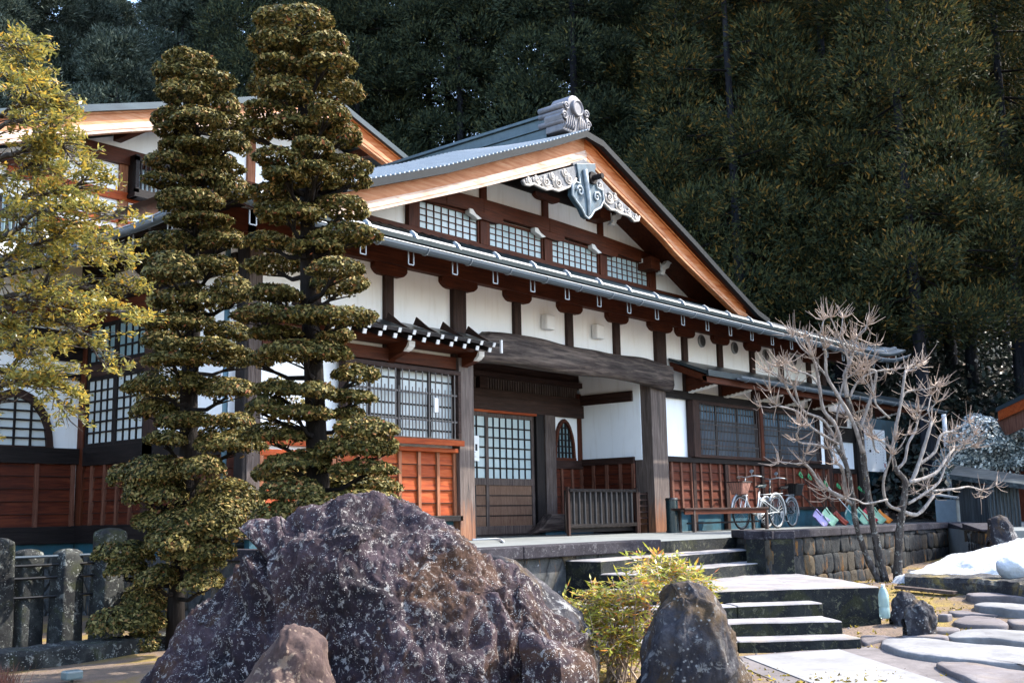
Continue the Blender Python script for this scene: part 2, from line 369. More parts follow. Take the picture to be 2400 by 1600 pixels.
M['twig'] = plain('pale_twig', (.40, .30, .235), .7, 0, .4, 2.5)
M['barkt'] = bark('greenish_fallen_bark', (.02, .03, .03), (.05, .075, .07), (.10, .14, .13))
def leafm(name, stops, trans=.3, rough=.5, spec=.35):
    b = NB(name); g = b.node("ShaderNodeNewGeometry"); c = b.ramp(g.outputs['Random Per Island'], stops)
    b.base(c); b.set(rough, 0, spec)
    t = b.node("ShaderNodeBsdfTranslucent"); b.link(c, t.inputs[0]); mx = b.node("ShaderNodeMixShader"); mx.inputs[0].default_value = trans
    b.link(b.b.outputs[0], mx.inputs[1]); b.link(t.outputs[0], mx.inputs[2]); b.link(mx.outputs[0], b.out.inputs[0]); return b.m
DK = .78
M['leafA'] = leafm('clipped_yew_leaves', [(0, (.018, .022, .008)), (.35, (.062, .062, .017)), (.64, (.15, .130, .036)), (.86, (.34, .27, .095)), (.985, (.30, .16, .06)), (1, (.32, .10, .05))], .16, .6, .15)
M['leafB'] = leafm('golden_fir_needles', [(0, (.09, .10, .035)), (.35, (.23, .23, .060)), (.7, (.42, .35, .08)), (.93, (.58, .40, .06)), (1, (.62, .32, .05))], .40, .35, .5)
DK = .95
M['leafC'] = leafm('dark_cedar_foliage', [(0, (.013, .020, .013)), (.5, (.036, .050, .030)), (.85, (.066, .082, .044)), (1, (.11, .105, .04))], .2, .7, .08)
M['leafD'] = leafm('bronze_gold_lit_foliage', [(0, (.012, .019, .011)), (.5, (.036, .045, .020)), (.85, (.075, .072, .025)), (1, (.20, .11, .025))], .2, .7, .08)  # bronze tone with golden sunlight on the right-hand crowns mixed in
M['leafE'] = leafm('grey_green_broadleaf', [(0, (.018, .028, .021)), (.5, (.048, .066, .050)), (.85, (.09, .115, .092)), (1, (.14, .17, .14))], .2, .65, .1)
DK = .85
M['leafN'] = leafm('nandina_leaves', [(0, (.12, .16, .02)), (.4, (.34, .36, .05)), (.7, (.52, .46, .08)), (.88, (.60, .34, .05)), (1, (.55, .16, .05))], .35, .35)
M['leafS'] = leafm('snowy_shrub_leaves', [(0, (.05, .075, .09)), (.45, (.12, .16, .17)), (.6, (.55, .60, .60)), (1, (.72, .75, .72))], .1, .5)
M['leafU'] = leafm('undergrowth_leaves', [(0, (.010, .016, .014)), (.6, (.025, .038, .032)), (.93, (.05, .075, .065)), (1, (.20, .12, .07))], .15, .5)
M['berry'] = plain('red_berry', (.50, .07, .02), .35, 0, .2)
# ================================================================== THE SETTING
YF, YR, YG, YB = 11.065, 12.585, 12.1, 11.15       # facade, recess back wall, gable wall, bargeboard planes
SA, CA = math.sin(_A), math.cos(_A)
def fwd(x, y): return x*CA + y*SA                   # distance ahead of the viewpoint over the ground
def rgt(x, y): return x*SA - y*CA
def sst(t): t = np.clip(t, 0, 1); return t*t*(3-2*t)
def gz(x, y):
    x = np.asarray(x, float); y = np.asarray(y, float)
    f = x*CA + y*SA; r = x*SA - y*CA
    z = -.86 + .24*sst((x-9.2)/5.0) + .04*sst((r-4)/4)*sst((f-8)/5)
    z = z + .04*np.sin(x*1.7+y*.6)*np.sin(y*1.3-x*.4)*sst((np.abs(r)-1)/3)
    back = sst((f-15.5-.25*np.abs(r-3))/6.0)
    z = z*(1-back) + (-.05)*back
    d = f + .10*r*(r > 0) - 28.5
    hill = np.where(d > 0, 0.31*d, 0); hill = hill*sst(d/6+.15); hill = np.minimum(hill, 17+2.5*np.sin(r*.07))
    hill2 = np.where(f > 36, np.where(r < -2, .22*(f-36)*sst((-r-2)/12), 0), 0)
    return z + hill + np.minimum(hill2, 12) + (hill > .4)*(.25*np.sin(x*.9)*np.sin(y*.8))
def ground_sheet():
    # finer near the viewer, coarse far off; one sheet to the horizon
    us = np.concatenate([np.linspace(-420, -60, 14)[:-1], np.linspace(-60, -14, 26)[:-1], np.linspace(-14, 16, 121)[:-1], np.linspace(16, 60, 40)[:-1], np.linspace(60, 420, 14)])
    vs = np.concatenate([np.linspace(-60, 1, 12)[:-1], np.linspace(1, 22, 106)[:-1], np.linspace(22, 90, 60)[:-1], np.linspace(90, 700, 18)])
    Ug, Vg = np.meshgrid(us, vs, indexing='ij')
    X = Ug*SA + Vg*CA; Y = -Ug*CA + Vg*SA; Z = gz(X, Y)
    V = np.stack([X.ravel(), Y.ravel(), Z.ravel()], 1); nu, nv = len(us), len(vs)
    i, j = np.meshgrid(np.arange(nu-1), np.arange(nv-1), indexing='ij'); a = (i*nv+j).ravel()
    Fc = np.stack([a, a+nv, a+nv+1, a+1], 1)
    o = np_mesh('ground', V, Fc, [M['moss'], M['forest']], smooth=True)
    ff = (V[Fc].mean(1)); f = ff[:, 0]*CA + ff[:, 1]*SA
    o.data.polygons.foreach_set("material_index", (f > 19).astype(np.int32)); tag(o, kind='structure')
ground_sheet()
# raised terrace in front of the hall
def q3(px, py, z): q = W(px, py, Z=z); return (q[0], q[1])
A0 = (13.42, 7.5); B0 = q3(1800, 1244, .1); C0 = q3(2094, 1229.5, .1); D0 = q3(2226, 1222.6, .1); E0 = q3(2308, 1240, .03)
terr = MB(); terr.prismZ([(7.75, 7.5), (13.42, 7.5), A0, (B0[0]+.1, B0[1]+.1), (C0[0], C0[1]+.12), (D0[0]+.05, D0[1]+.12), (E0[0]+.15, E0[1]+.05), (E0[0]+7, E0[1]-7.5), (40, -2), (42, 14.5), (8.3, 14.5), (8.3, 11.3), (7.75, 11.0)], -1.0, 0.0)
tag(terr.build('pavement', M['floor']), kind='structure')
# left retaining wall with coping
t = thing('retaining_wall', 'orange stained stone retaining wall left of the upper steps, under a dark coping', 'stone wall', (9, 7.5, -.9))
b = MB(); b.box(7.62, 11.36, 7.42, 7.62, -1.0, -.10); b.box(7.62, 7.74, 7.62, 11.0, -1.0, -.10); b.build('stonework', M['rwall2'], t)
b = MB(); x = 7.55; b.box(7.53, 7.80, 7.71, 11.0, -.10, .028)
for L in (1.25, 2.56):
    b.box(x, x+L-.006, 7.33, 7.70, -.10, .028); x += L
b.build('coping', M['curb'], t, bevel=.012)
# right retaining wall
def masonry(b, p, q, z0, z1, zt, seed, size=.26, n_out=None):
    r = random.Random(seed); p = Vector(p); q = Vector(q); d = (q-p).normalized(); L = (q-p).length; out = Vector((d.y, -d.x)); z = z0; row = 0
    while z < z1-.03:
        h = r.uniform(.12, .26); h = min(h, z1-z); u = -r.uniform(0, .15)
        while u < L:
            w_ = r.uniform(.6, 1.5)*size; u1 = min(u+w_, L); u0 = max(u, 0)
            if u1-u0 > .04:
                cx, cz = (u0+u1)/2, z+h/2; hw, hh = (u1-u0)/2+.004, h/2+.004; dep = r.uniform(.008, .035); n = 12; base = len(b.v); V = []
                tilt = r.uniform(-.35, .35)
                for (s_, o) in ((1.02, -.05), (1.0, dep*.5), (.90, dep*.95), (.5, dep), ):
                    for k in range(n):
                        a = 2*math.pi*k/n+.2; ex = .30+.22*((seed*7+row*3+int(u*9)) % 3)/2; xx = math.copysign(abs(math.cos(a))**ex, math.cos(a))*hw*s_; zz = math.copysign(abs(math.sin(a))**ex, math.sin(a))*hh*s_; zz += tilt*xx*.35*(abs(zz)/hh)
                        jn = noise.noise(Vector((cx*3+xx*7, cz*9+zz*9, seed)))*.02; P_ = p+d*(cx+xx)+out*(o+jn*(o > 0)); V.append((P_.x, P_.y, cz+zz))
                b.add(V, [(j*n+i, j*n+(i+1) % n, (j+1)*n+(i+1) % n, (j+1)*n+i) for j in range(3) for i in range(n)]+[tuple(3*n+i for i in range(n))])
            u = u1+.0 if u1 > u0 else u+w_
        z += h; row += 1
t = thing('retaining_wall', 'long fitted stone retaining wall right of the steps, turning a corner by the snow', 'stone wall', (15, 6.6, -.6))
pts = [A0, B0, C0, D0, E0]
b = MB(); c = MB(); bk_ = MB()
for i in range(4):
    p, q = Vector(pts[i]), Vector(pts[i+1]); d = (q-p).normalized(); n = Vector((d.y, -d.x))   # outward
    zt0 = .1; zt1 = .1 if i < 3 else .03
    def P2(v, o, z): u = v + n*o; return (u.x, u.y, z)
    bk_.hexa([P2(p, -.03, -1.0), P2(q, -.03, -1.0), P2(q, -.3, -1.0), P2(p, -.3, -1.0), P2(p, -.03, zt0-.10), P2(q, -.03, zt1-.10), P2(q, -.3, zt1-.10), P2(p, -.3, zt0-.10)]); masonry(b, pts[i], pts[i+1], -1.0, .0, .0, 50+i)
    L = (q-p).length; k = max(1, int(L/1.5))
    for j in range(k):
        a_, b_ = p+d*(L*j/k), p+d*(L*(j+1)/k-.005)
        if i == 0: a_, b_ = a_, b_
        e = .0 if i else .0
        c.hexa([P2(a_, .05+e, .0-.0), P2(b_, .05+e, .0), P2(b_, -.33, .0), P2(a_, -.33, .0), P2(a_, .05+e, zt0), P2(b_, .05+e, zt1), P2(b_, -.33, zt1), P2(a_, -.33, zt0)])
b.build('stonework', M['mason'], t, smooth=True); bk_.build('mortar_core', M['riser'], t); c.build('coping', M['curb'], t, bevel=.012)
# sloping side coping down the upper steps
b = MB(); b.bar((13.42, 7.35, .0), (B0[0]+.28, B0[1]+.02, -.33), .12, .10); b.build('sloping_coping', M['riser'], t, bevel=.01)
# upper steps (parallel to the hall)
def jit(a): return random.uniform(-a, a)
def stepmb(poly, z0, z1):
    P = []; n = len(poly)
    for i in range(n):
        a, c = Vector(poly[i]), Vector(poly[(i+1) % n]); L = (c-a).length; k = max(1, int(L/.09)); d = (c-a).normalized(); nr = Vector((d.y, -d.x))
        for j in range(k): q = a.lerp(c, j/k); o = noise.noise(Vector((q.x*5, q.y*5, z1*7)))*.012+noise.noise(Vector((q.x*22, q.y*22, z1)))*.005; P.append((q.x+nr.x*o, q.y+nr.y*o))
    m_ = len(P); c = Vector((sum(p[0] for p in P)/m_, sum(p[1] for p in P)/m_)); V = []; F_ = []; MI = []
    def zn(p, amp=.006): return noise.noise(Vector((p[0]*4, p[1]*4, z1*3)))*amp
    rings = [(1, z0, 0), (1, z1-.045, 0), (1, z1-.012, 0), (.992, z1-.003, 1), (.97, z1, 1), (.7, z1, 1), (.35, z1, 1)]
    for s_, z, _ in rings:
        for i, p in enumerate(P): V.append((c.x+(p[0]-c.x)*s_, c.y+(p[1]-c.y)*s_, z+(zn(p) if z > z0 else 0)))
    b = MB()
    b.add(V, [(j*m_+i, j*m_+(i+1) % m_, (j+1)*m_+(i+1) % m_, (j+1)*m_+i) for j in range(2) for i in range(m_)], 1)
    b.add(V, [(j*m_+i, j*m_+(i+1) % m_, (j+1)*m_+(i+1) % m_, (j+1)*m_+i) for j in range(2, 6) for i in range(m_)]+[tuple(6*m_+i for i in range(m_))], 0)
    return b
t = thing('stone_steps', 'short upper flight of three mossy stone steps against the terrace', 'stone steps', (12, 7, -.4))
for (y0, y1, z) in ((6.96, 7.52, -.14), (6.58, 6.98, -.275)):
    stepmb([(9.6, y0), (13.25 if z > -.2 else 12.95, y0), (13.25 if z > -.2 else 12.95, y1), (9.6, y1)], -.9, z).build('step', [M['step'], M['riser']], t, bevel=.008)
b = MB(); b.box(10.9, 13.44, 7.44, 7.5, -.3, .0); b.build('step', M['riser'], t)
# lower flight turned towards the path
e1 = Vector((.735, -.678)); nn = Vector((-.678, -.735))
t = thing('stone_steps', 'lower flight of four pale topped stone steps with dark risers, turned towards the white path', 'stone steps', (9.5, 4.8, -.8))
rights = [(2060, 1373, -.41), (1928, 1412, -.53), (1973, 1454, -.65), (2018, 1494, -.765)]
lefts = [(1669, 1384, -.41), (1675, 1421, -.53), (1690, 1461, -.65), (1707, 1503, -.765)]
LND = []
for k in range(4):
    r = Vector(q3(*rights[k])); l = Vector(q3(*lefts[k])); d = (r-l).normalized(); l = l - d*1.1
    LND.append((l, r))
    if k == 0: continue
    back = 1.0
    n = Vector((-d.y, d.x)); n = n if n.dot(nn) < 0 else -n
    # two stones a step
    cut = .52 + .1*math.sin(k*2.1)
    for (u0, u1) in ((0, cut), (cut, 1)):
        a = l.lerp(r, u0) + d*(.004 if u0 else 0); c_ = l.lerp(r, u1) - d*(.004 if u1 < 1 else 0)
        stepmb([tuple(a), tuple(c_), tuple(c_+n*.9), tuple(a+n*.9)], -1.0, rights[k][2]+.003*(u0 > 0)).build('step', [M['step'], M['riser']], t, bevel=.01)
l, r = LND[0]
lb = q3(1838, 1338, -.41); rb = q3(1975, 1357, -.41)
poly = [tuple(l), tuple(r), (rb[0], rb[1]), (lb[0], lb[1]+.05), (9.3, 6.7)]
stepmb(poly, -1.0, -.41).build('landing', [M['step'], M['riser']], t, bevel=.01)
# white path with grey borders running down from the steps
pz = -.852
pa, pb = q3(1743, 1539, pz), q3(1967, 1522, pz); pc, pd = q3(2209, 1600, pz), q3(1898, 1600, pz)
def ext(a, b, k): return (a[0]+(b[0]-a[0])*k, a[1]+(b[1]-a[1])*k)
far_c, far_d = ext(pb, pc, 4.5), ext(pa, pd, 4.5)
b = MB(); b.prismZ([far_d, far_c, pb, pa], -.95, pz+.008); tag(b.build('path', M['pathw'], bevel=.004), kind='structure')
b = MB()
oa = q3(1700, 1545, pz); ob = q3(2040, 1515, pz)
b.prismZ([ext(oa, (oa[0]+pd[0]-pa[0], oa[1]+pd[1]-pa[1]), 4.2), far_d, pa, oa], -.95, pz)
b.prismZ([far_c, ext(ob, (ob[0]+pc[0]-pb[0]+.15, ob[1]+pc[1]-pb[1]-.12), 4.2), ob, pb], -.95, pz)
b.prismZ([oa, pa, pb, ob, (ob[0]+.12, ob[1]+.1), (oa[0]+.12, oa[1]+.1)], -.95, pz-.002)
tag(b.build('path', M['concrete']), kind='structure')
# ================================================================== MAIN HALL
hall = thing('temple_hall', 'white walled timber hall with grey gable roof, deep porch and slatted windows', 'temple building', (16.2, 11.065, 0))
H = hall
def zf(px, py, Y=YF): return xz(px, py, Y)
# plaster
b = MB(); b.box(8.12, 11.86, YF+.03, YF+.15, .3, 4.25); b.box(11.86, 17.3, YF+.03, YF+.15, 2.8, 4.25); b.box(17.3, 24.33, YF+.03, YF+.15, .3, 4.25)
b.box(8.12, 8.24, YF+.15, 14.9, .3, 4.25); b.box(16.84, 17.3, YF+.15, YR, 1.3, 3.1); b.box(15.5, 16.84, YR, YR+.1, 1.3, 2.3); b.box(24.21, 24.33, YF+.15, 20, .3, 4.2)
b.build('wall', M['plaster'], H)
# facade main posts
def post(x0, x1, z0, z1, y0=YF-.05, y1=YF+.06, mat='grey', name='post', parent=H): 
    b = MB(); b.box(x0, x1, y0, y1, z0, z1); return b.build(name, M[mat+'Z'], parent, bevel=.012)
post(8.08, 8.28, .12, 4.0, YF-.06, YF+.1)
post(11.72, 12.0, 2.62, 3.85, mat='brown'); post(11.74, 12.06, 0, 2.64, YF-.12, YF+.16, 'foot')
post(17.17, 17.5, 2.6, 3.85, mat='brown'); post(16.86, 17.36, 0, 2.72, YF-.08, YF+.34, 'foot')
small = [9.15, 10.45, 13.22, 14.58, 15.95, 18.22, 19.56, 20.9, 22.2, 23.57]
for x in small: post(x-.085, x+.085, 2.6 if x < 12 else (2.95 if x < 17 else 2.5), 3.85, YF-.03, YF+.05, 'brown')
post(24.2, 24.4, .1, 3.9, YF-.04, YF+.1, 'brown')
def bracket(xc, hw, z0, z1, Y, d, parent=H, mat='redX', name='bracket'):
    pol = [(xc-hw, z1), (xc-hw, z1-(z1-z0)*.48), (xc-hw*.93, z0+(z1-z0)*.33), (xc-hw*.78, z0+(z1-z0)*.10), (xc-hw*.62, z0), (xc+hw*.62, z0), (xc+hw*.78, z0+(z1-z0)*.10), (xc+hw*.93, z0+(z1-z0)*.33), (xc+hw, z1-(z1-z0)*.48), (xc+hw, z1)]
    b = MB(); b.prismY(pol, Y-d, Y+.04); return b.build(name, M[mat], parent)
for x in small+[11.86, 17.34, 8.3]: bracket(x, .31 if x not in (11.86, 17.34) else .38, 3.665, 3.83, YF, .065)
# eave beam
b = MB(); b.box(7.2, 25.2, YF-.10, YF+.05, 3.82, 4.12); b.build('eave_beam', M['redX'], H, bevel=.01)
b = MB(); b.box(8.0, 8.14, YF-.1, 15.2, 3.82, 4.12); b.build('eave_beam', M['darkY'], H, bevel=.01)
# lintel bands on the facade
def band(x0, x1, z0, z1, d=.05, mat='brownX', Y=YF, name='beam', parent=H):
    b = MB(); b.box(x0, x1, Y-d, Y+.035, z0, z1); return b.build(name, M[mat], parent, bevel=.006)
band(8.28, 11.74, 2.46, 2.64, .07, 'redX'); band(8.28, 11.74, 2.40, 2.46, .03, 'darkX')
band(17.36, 24.2, 2.46, 2.61, .07, 'darkX'); band(17.36, 24.2, 1.27, 1.37, .08, 'darkX')
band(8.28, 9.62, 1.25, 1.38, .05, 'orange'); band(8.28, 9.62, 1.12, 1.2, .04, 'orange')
def wains(name, p0, d, L, z0, z1, cols, mb, mbt, parent, nb=5, top='darkX', out=None):
    """lapped boards with battens; p0 2D start, d 2D direction, out 2D outward normal"""
    p0 = Vector(p0); d = Vector(d); out = Vector(out)
    b = MB(); hgt = (z1-z0)/nb
    def P(u, o, z): q = p0+d*u+out*o; return (q.x, q.y, z)
    for k in range(nb):
        a, c_ = z0+k*hgt, z0+(k+1)*hgt
        b.hexa([P(0, .030, a), P(L, .030, a), P(L, 0, a), P(0, 0, a), P(0, .008, c_-.001), P(L, .008, c_-.001), P(L, 0, c_-.001), P(0, 0, c_-.001)])
        b.hexa([P(0, .034, a-.002), P(L, .034, a-.002), P(L, .0, a-.002), P(0, .0, a-.002), P(0, .034, a+.006), P(L, .034, a+.006), P(L, 0, a+.006), P(0, 0, a+.006)], 1)  # thin dark strip painted where the lap would cast its shadow
    w_ = b.build(name, [M[mb], M['lap_shade']], parent)
    for k in range(cols+1):
        u = L*k/cols; u = min(max(u, .03), L-.03); bb = MB()
        bb.hexa([P(u-.028, .06, z0), P(u+.028, .06, z0), P(u+.028, .0, z0), P(u-.028, .0, z0), P(u-.028, .05, z1), P(u+.028, .05, z1), P(u+.028, 0, z1), P(u-.028, 0, z1)])
        bb.build('batten', M[mbt], w_)
    return w_
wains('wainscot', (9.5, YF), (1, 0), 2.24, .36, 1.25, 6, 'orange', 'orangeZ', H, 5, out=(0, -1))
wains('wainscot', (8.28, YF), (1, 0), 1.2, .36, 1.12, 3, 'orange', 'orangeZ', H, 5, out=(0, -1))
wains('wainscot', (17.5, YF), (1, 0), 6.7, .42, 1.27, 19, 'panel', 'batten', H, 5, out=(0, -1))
band(9.5, 11.74, 1.25, 1.31, .10, 'orange'); band(9.5, 11.8, .28, .36, .12, 'darkX'); band(8.28, 9.5, .28, .36, .1, 'darkX')
band(17.5, 24.2, .36, .42, .06, 'darkX')
for x in (18.28, 19.5, 21.0, 23.9): post(x-.06, x+.06, .0, 1.27, YF-.07, YF+.02, 'brown')
b = MB(); b.box(17.5, 24.3, YF+.02, YF+.12, 0, .36); b.build('plinth', M['teal'], H); b = MB(); b.box(8.2, 11.8, YF+.02, YF+.12, 0, .3); b.build('plinth', M['teal'], H)
# ---- left lattice window
def lattice(name, x0, x1, z0, z1, Y, nb, nsh, zs, pane, matv, parent, rails, vert=(), d=.12, fr='red'):
    t_ = MB(); f_ = .06
    t_.box(x0, x1, Y-d, Y-.02, z0, z0+f_); t_.box(x0, x1, Y-d, Y-.02, z1-f_, z1); t_.box(x0, x0+f_, Y-d, Y-.02, z0+f_, z1-f_); t_.box(x1-f_, x1, Y-d, Y-.02, z0+f_, z1-f_)
    wdw = t_.build(name, M[fr], parent, bevel=.006)
    p = MB(); p.box(x0+f_, x1-f_, Y-.015, Y+.02, z0+f_, z1-f_); p.build('pane', M[pane], wdw)
    s = MB(); n = nb
    for k in range(n):
        x = x0+f_+(x1-x0-2*f_)*(k+.5)/n; s.box(x-.009, x+.009, Y-d+.01, Y-d+.02, z0+f_, z1-f_)
    if nsh:
        for k in range(n-1):
            x = x0+f_+(x1-x0-2*f_)*(k+1)/n; s.box(x-.007, x+.007, Y-d+.012, Y-d+.020, z0+f_, zs)
    for zr in rails: s.box(x0+f_, x1-f_, Y-d+.022, Y-d+.034, zr-.012, zr+.012)
    s.build('lattice', M[matv], wdw)
    g = MB()
    for v in vert:
        g.box(v-.035, v+.035, Y-.03, Y-.012, z0+f_, z1-f_)
    for k in range(1, 6): zz = z0+(z1-z0)*k/6; g.box(x0+f_, x1-f_, Y-.028, Y-.014, zz-.012, zz+.012)
    g.build('muntin', M['darkX'], wdw); return wdw
lw = lattice('lattice_window', 9.52, 11.72, 1.38, 2.42, YF-.02, 16, True, 2.13, 'paneL', 'slat', H, (1.68, 2.06), (10.05, 10.6, 11.2), .16, 'brownX')
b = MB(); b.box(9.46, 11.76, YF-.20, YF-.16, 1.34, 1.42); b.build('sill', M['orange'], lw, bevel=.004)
nb_ = MB(); q = W(1024, 950, Y=YF-.2); nb_.box(q[0]-.045, q[0]+.04, YF-.2, YF-.17, q[2]-.10, q[2]+.11)
tag(nb_.build('notice_plate', M['white'], bevel=.01), 'small white plate hung on the bars of the left slatted window', 'plate')
# ---- right lattice windows
for (x0, x1) in ((18.42, 20.86), (20.98, 23.72)):
    lattice('lattice_window', x0, x1, 1.37, 2.46, YF, 21, True, 2.12, 'paneD', 'slatb', H, (1.62, 2.02), ((x0*2+x1)/3, (x0+x1*2)/3), .12, 'brownX')
post(18.2, 18.42, 1.37, 2.46, YF-.14, YF+.02, 'brown'); post(20.86, 20.98, 1.37, 2.46, YF-.14, YF+.02, 'red')
# ---- little wall lamps and round vents
for (px, py) in ((1280, 756), (1397, 778)):
    q = W(px, py, Y=YF); b = MB(); b.box(q[0]-.12, q[0]+.12, YF-.11, YF+.02, q[2]-.125, q[2]+.125); b.build('wall_lamp', M['paper'], H, bevel=.03)
for (px, py) in ((1646, 799), (1723, 815), (1796, 832), (1861, 844), (1920, 868)):
    q = W(px, py, Y=YF); b = MB(); b.tube([(q[0], YF+.04, q[2]), (q[0], YF+.0, q[2]), (q[0], YF-.01, q[2])], [.125, .125, .10], 24)
    v = b.build('round_vent', M['galv'], H); g = MB()
    for k in range(-5, 6):
        hw = math.sqrt(max(.001, .098**2-(k*.018)**2)); g.box(q[0]-hw, q[0]+hw, YF-.018, YF-.0105, q[2]+k*.018-.006, q[2]+k*.018+.006)
    g.build('grille', M['ink'], v)
# ---- log lintel over the porch
def log():
    V = []; Fc = []; nx, nc = 60, 20
    for i in range(nx+1):
        t_ = i/nx; x = 11.9+(17.42-11.9)*t_
        top = 3.05 + .07*math.sin(t_*3.1) - .05*t_ + .03*math.sin(t_*9); bot = 2.57 + .10*math.sin(t_*math.pi)*.5 + .02*math.sin(t_*11)
        dep = .30 - .05*t_ + .03*math.sin(t_*5); 
        if t_ < .06: top = 3.03 - (0.06-t_)*1.2
        for k in range(nc):
            a = 2*math.pi*k/nc; c_, s_ = math.cos(a), math.sin(a); ex = .55
            yy = YF-.04 - (dep/2)*(1+math.copysign(abs(c_)**ex, c_)) + .02; zz = (top+bot)/2 + (top-bot)/2*math.copysign(abs(s_)**ex, s_)
            nz = noise.noise(Vector((x*1.1, yy*6, zz*7)))*.03; V.append((x, yy-nz, zz+nz*.7))
    for i in range(nx):
        for k in range(nc):
            a = i*nc+k; b_ = i*nc+(k+1) % nc; Fc.append((a, b_, b_+nc, a+nc))
    b = MB(); b.add(V, Fc+[tuple(range(nc)), tuple(nx*nc+k for k in reversed(range(nc)))]); return b.build('log_lintel', M['log'], H, smooth=True)
log()
# ---- porch recess
b = MB(); b.box(11.9, 17.0, YF+.15, YR+.1, 3.02, 3.1); b.build('porch_ceiling', M['batten'], H)
b = MB(); b.box(11.86, 11.98, YF+.15, YR, 0, 3.02); b.build('porch_side_wall', M['darkY'], H)
b = MB(); b.box(11.98, 16.84, YR+.0, YR+.08, 2.68, 3.02); b.box(11.98, 16.84, YR-.10, YR+.02, 2.13, 2.36); b.box(11.98, 16.84, YR-.06, YR+.04, 2.36, 2.50); b.box(11.98, 16.86, YR-.08, YR, 2.70, 2.80); b.box(13.95, 14.15, YR-.07, YR+.02, 2.5, 2.7); b.build('porch_beam', M['brownX'], H, bevel=.005)
b = MB(); b.box(11.98, 16.84, YR+.05, YR+.07, 2.5, 2.7); b.build('transom_board', M['darkX'], H)
b = MB()
for k in range(70):
    x = 12.05+k*.068
    if abs(x-14.05) > .12 and x < 16.75: b.box(x-.016, x+.016, YR-.01, YR+.03, 2.5, 2.7)
b.build('transom_slats', M['greyZ'], H)
post(15.38, 15.60, 0, 2.13, YR-.12, YR+.05, 'dark'); post(15.60, 15.90, .30, 2.13, YR-.15, YR+.05, 'grey'); post(16.74, 16.86, 1.3, 2.6, YR-.04, YR+.02, 'red')
# doors
def door(x0, x1, Y, nx):
    b = MB(); f = .075; z0, z1 = .04, 2.09
    b.box(x0, x0+f, Y-.04, Y, z0, z1); b.box(x1-f, x1, Y-.04, Y, z0, z1); b.box(x0+f, x1-f, Y-.04, Y, z1-f, z1); b.box(x0+f, x1-f, Y-.04, Y, z0, z0+.14); b.box(x0+f, x1-f, Y-.04, Y, .86, .98)
    d = b.build('sliding_door', M['greyZ'] if nx > 4 else M['brownZ'], H, bevel=.004)
    p = MB(); p.box(x0+f, x1-f, Y-.012, Y-.004, .98, z1-f); p.build('pane', M['pane'], d)
    g = MB()
    for k in range(1, nx): x = x0+f+(x1-x0-2*f)*k/nx; g.box(x-.011, x+.011, Y-.03, Y-.012, .98, z1-f)
    for k in range(1, 6): z = .98+(z1-f-.98)*k/6; g.box(x0+f, x1-f, Y-.034, Y-.012, z-.012, z+.012)
    g.build('muntin', M['darkZ'], d)
    w_ = MB(); w_.box(x0+f, x1-f, Y-.02, Y-.004, z0+.14, .86); w_.build('lower_panel', M['doorwood'], d)
    r = MB()
    for k in range(1, 4): z = z0+.14+(.86-z0-.14)*k/4; r.box(x0+f, x1-f, Y-.03, Y-.004, z-.009, z+.009)
    r.build('rail', M['darkX'], d)
    hx = x0+f*.5 if nx > 4 else x1-f*.5; h_ = MB(); h_.box(hx-.018, hx+.018, Y-.046, Y-.038, .68, .86); h_.build('handle', M['ink'], d); return d
door(14.06, 15.38, YR-.02, 7); door(12.70, 14.10, YR-.07, 6); door(12.0, 12.72, YR-.02, 4)
b = MB(); b.box(12.0, 15.4, YR-.12, YR, 2.09, 2.13); b.build('door_head', M['orange'], H); b = MB(); b.box(12.0, 15.4, YR-.13, YR+.01, 0, .04); b.build('door_sill', M['darkX'], H)
b = MB(); q = W(1094, 1019, Y=YR-.12); qq = W(1123, 1080, Y=YR-.12); b.box(q[0]-.35, qq[0], YR-.125, YR-.122, qq[2], q[2]); nt_ = b.build('paper_notice', M['paper'])
tag(nt_, 'white printed notice sheet taped to the glass of the sliding door', 'notice')
b = MB()
for k in range(9):
    zz = q[2]-.05-k*.038; b.box(qq[0]-.36+jit(.01), qq[0]-.12+jit(.05), YR-.1268, YR-.1262, zz, zz+.006)
b.build('printed_lines', M['inkg'], nt_); b = MB(); b.box(qq[0]-.10, qq[0]-.045, YR-.1268, YR-.1262, qq[2]+.17, qq[2]+.28); b.box(qq[0]-.155, qq[0]-.125, YR-.1268, YR-.1262, qq[2]+.18, qq[2]+.23); b.build('printed_picture', M['ink'], nt_)
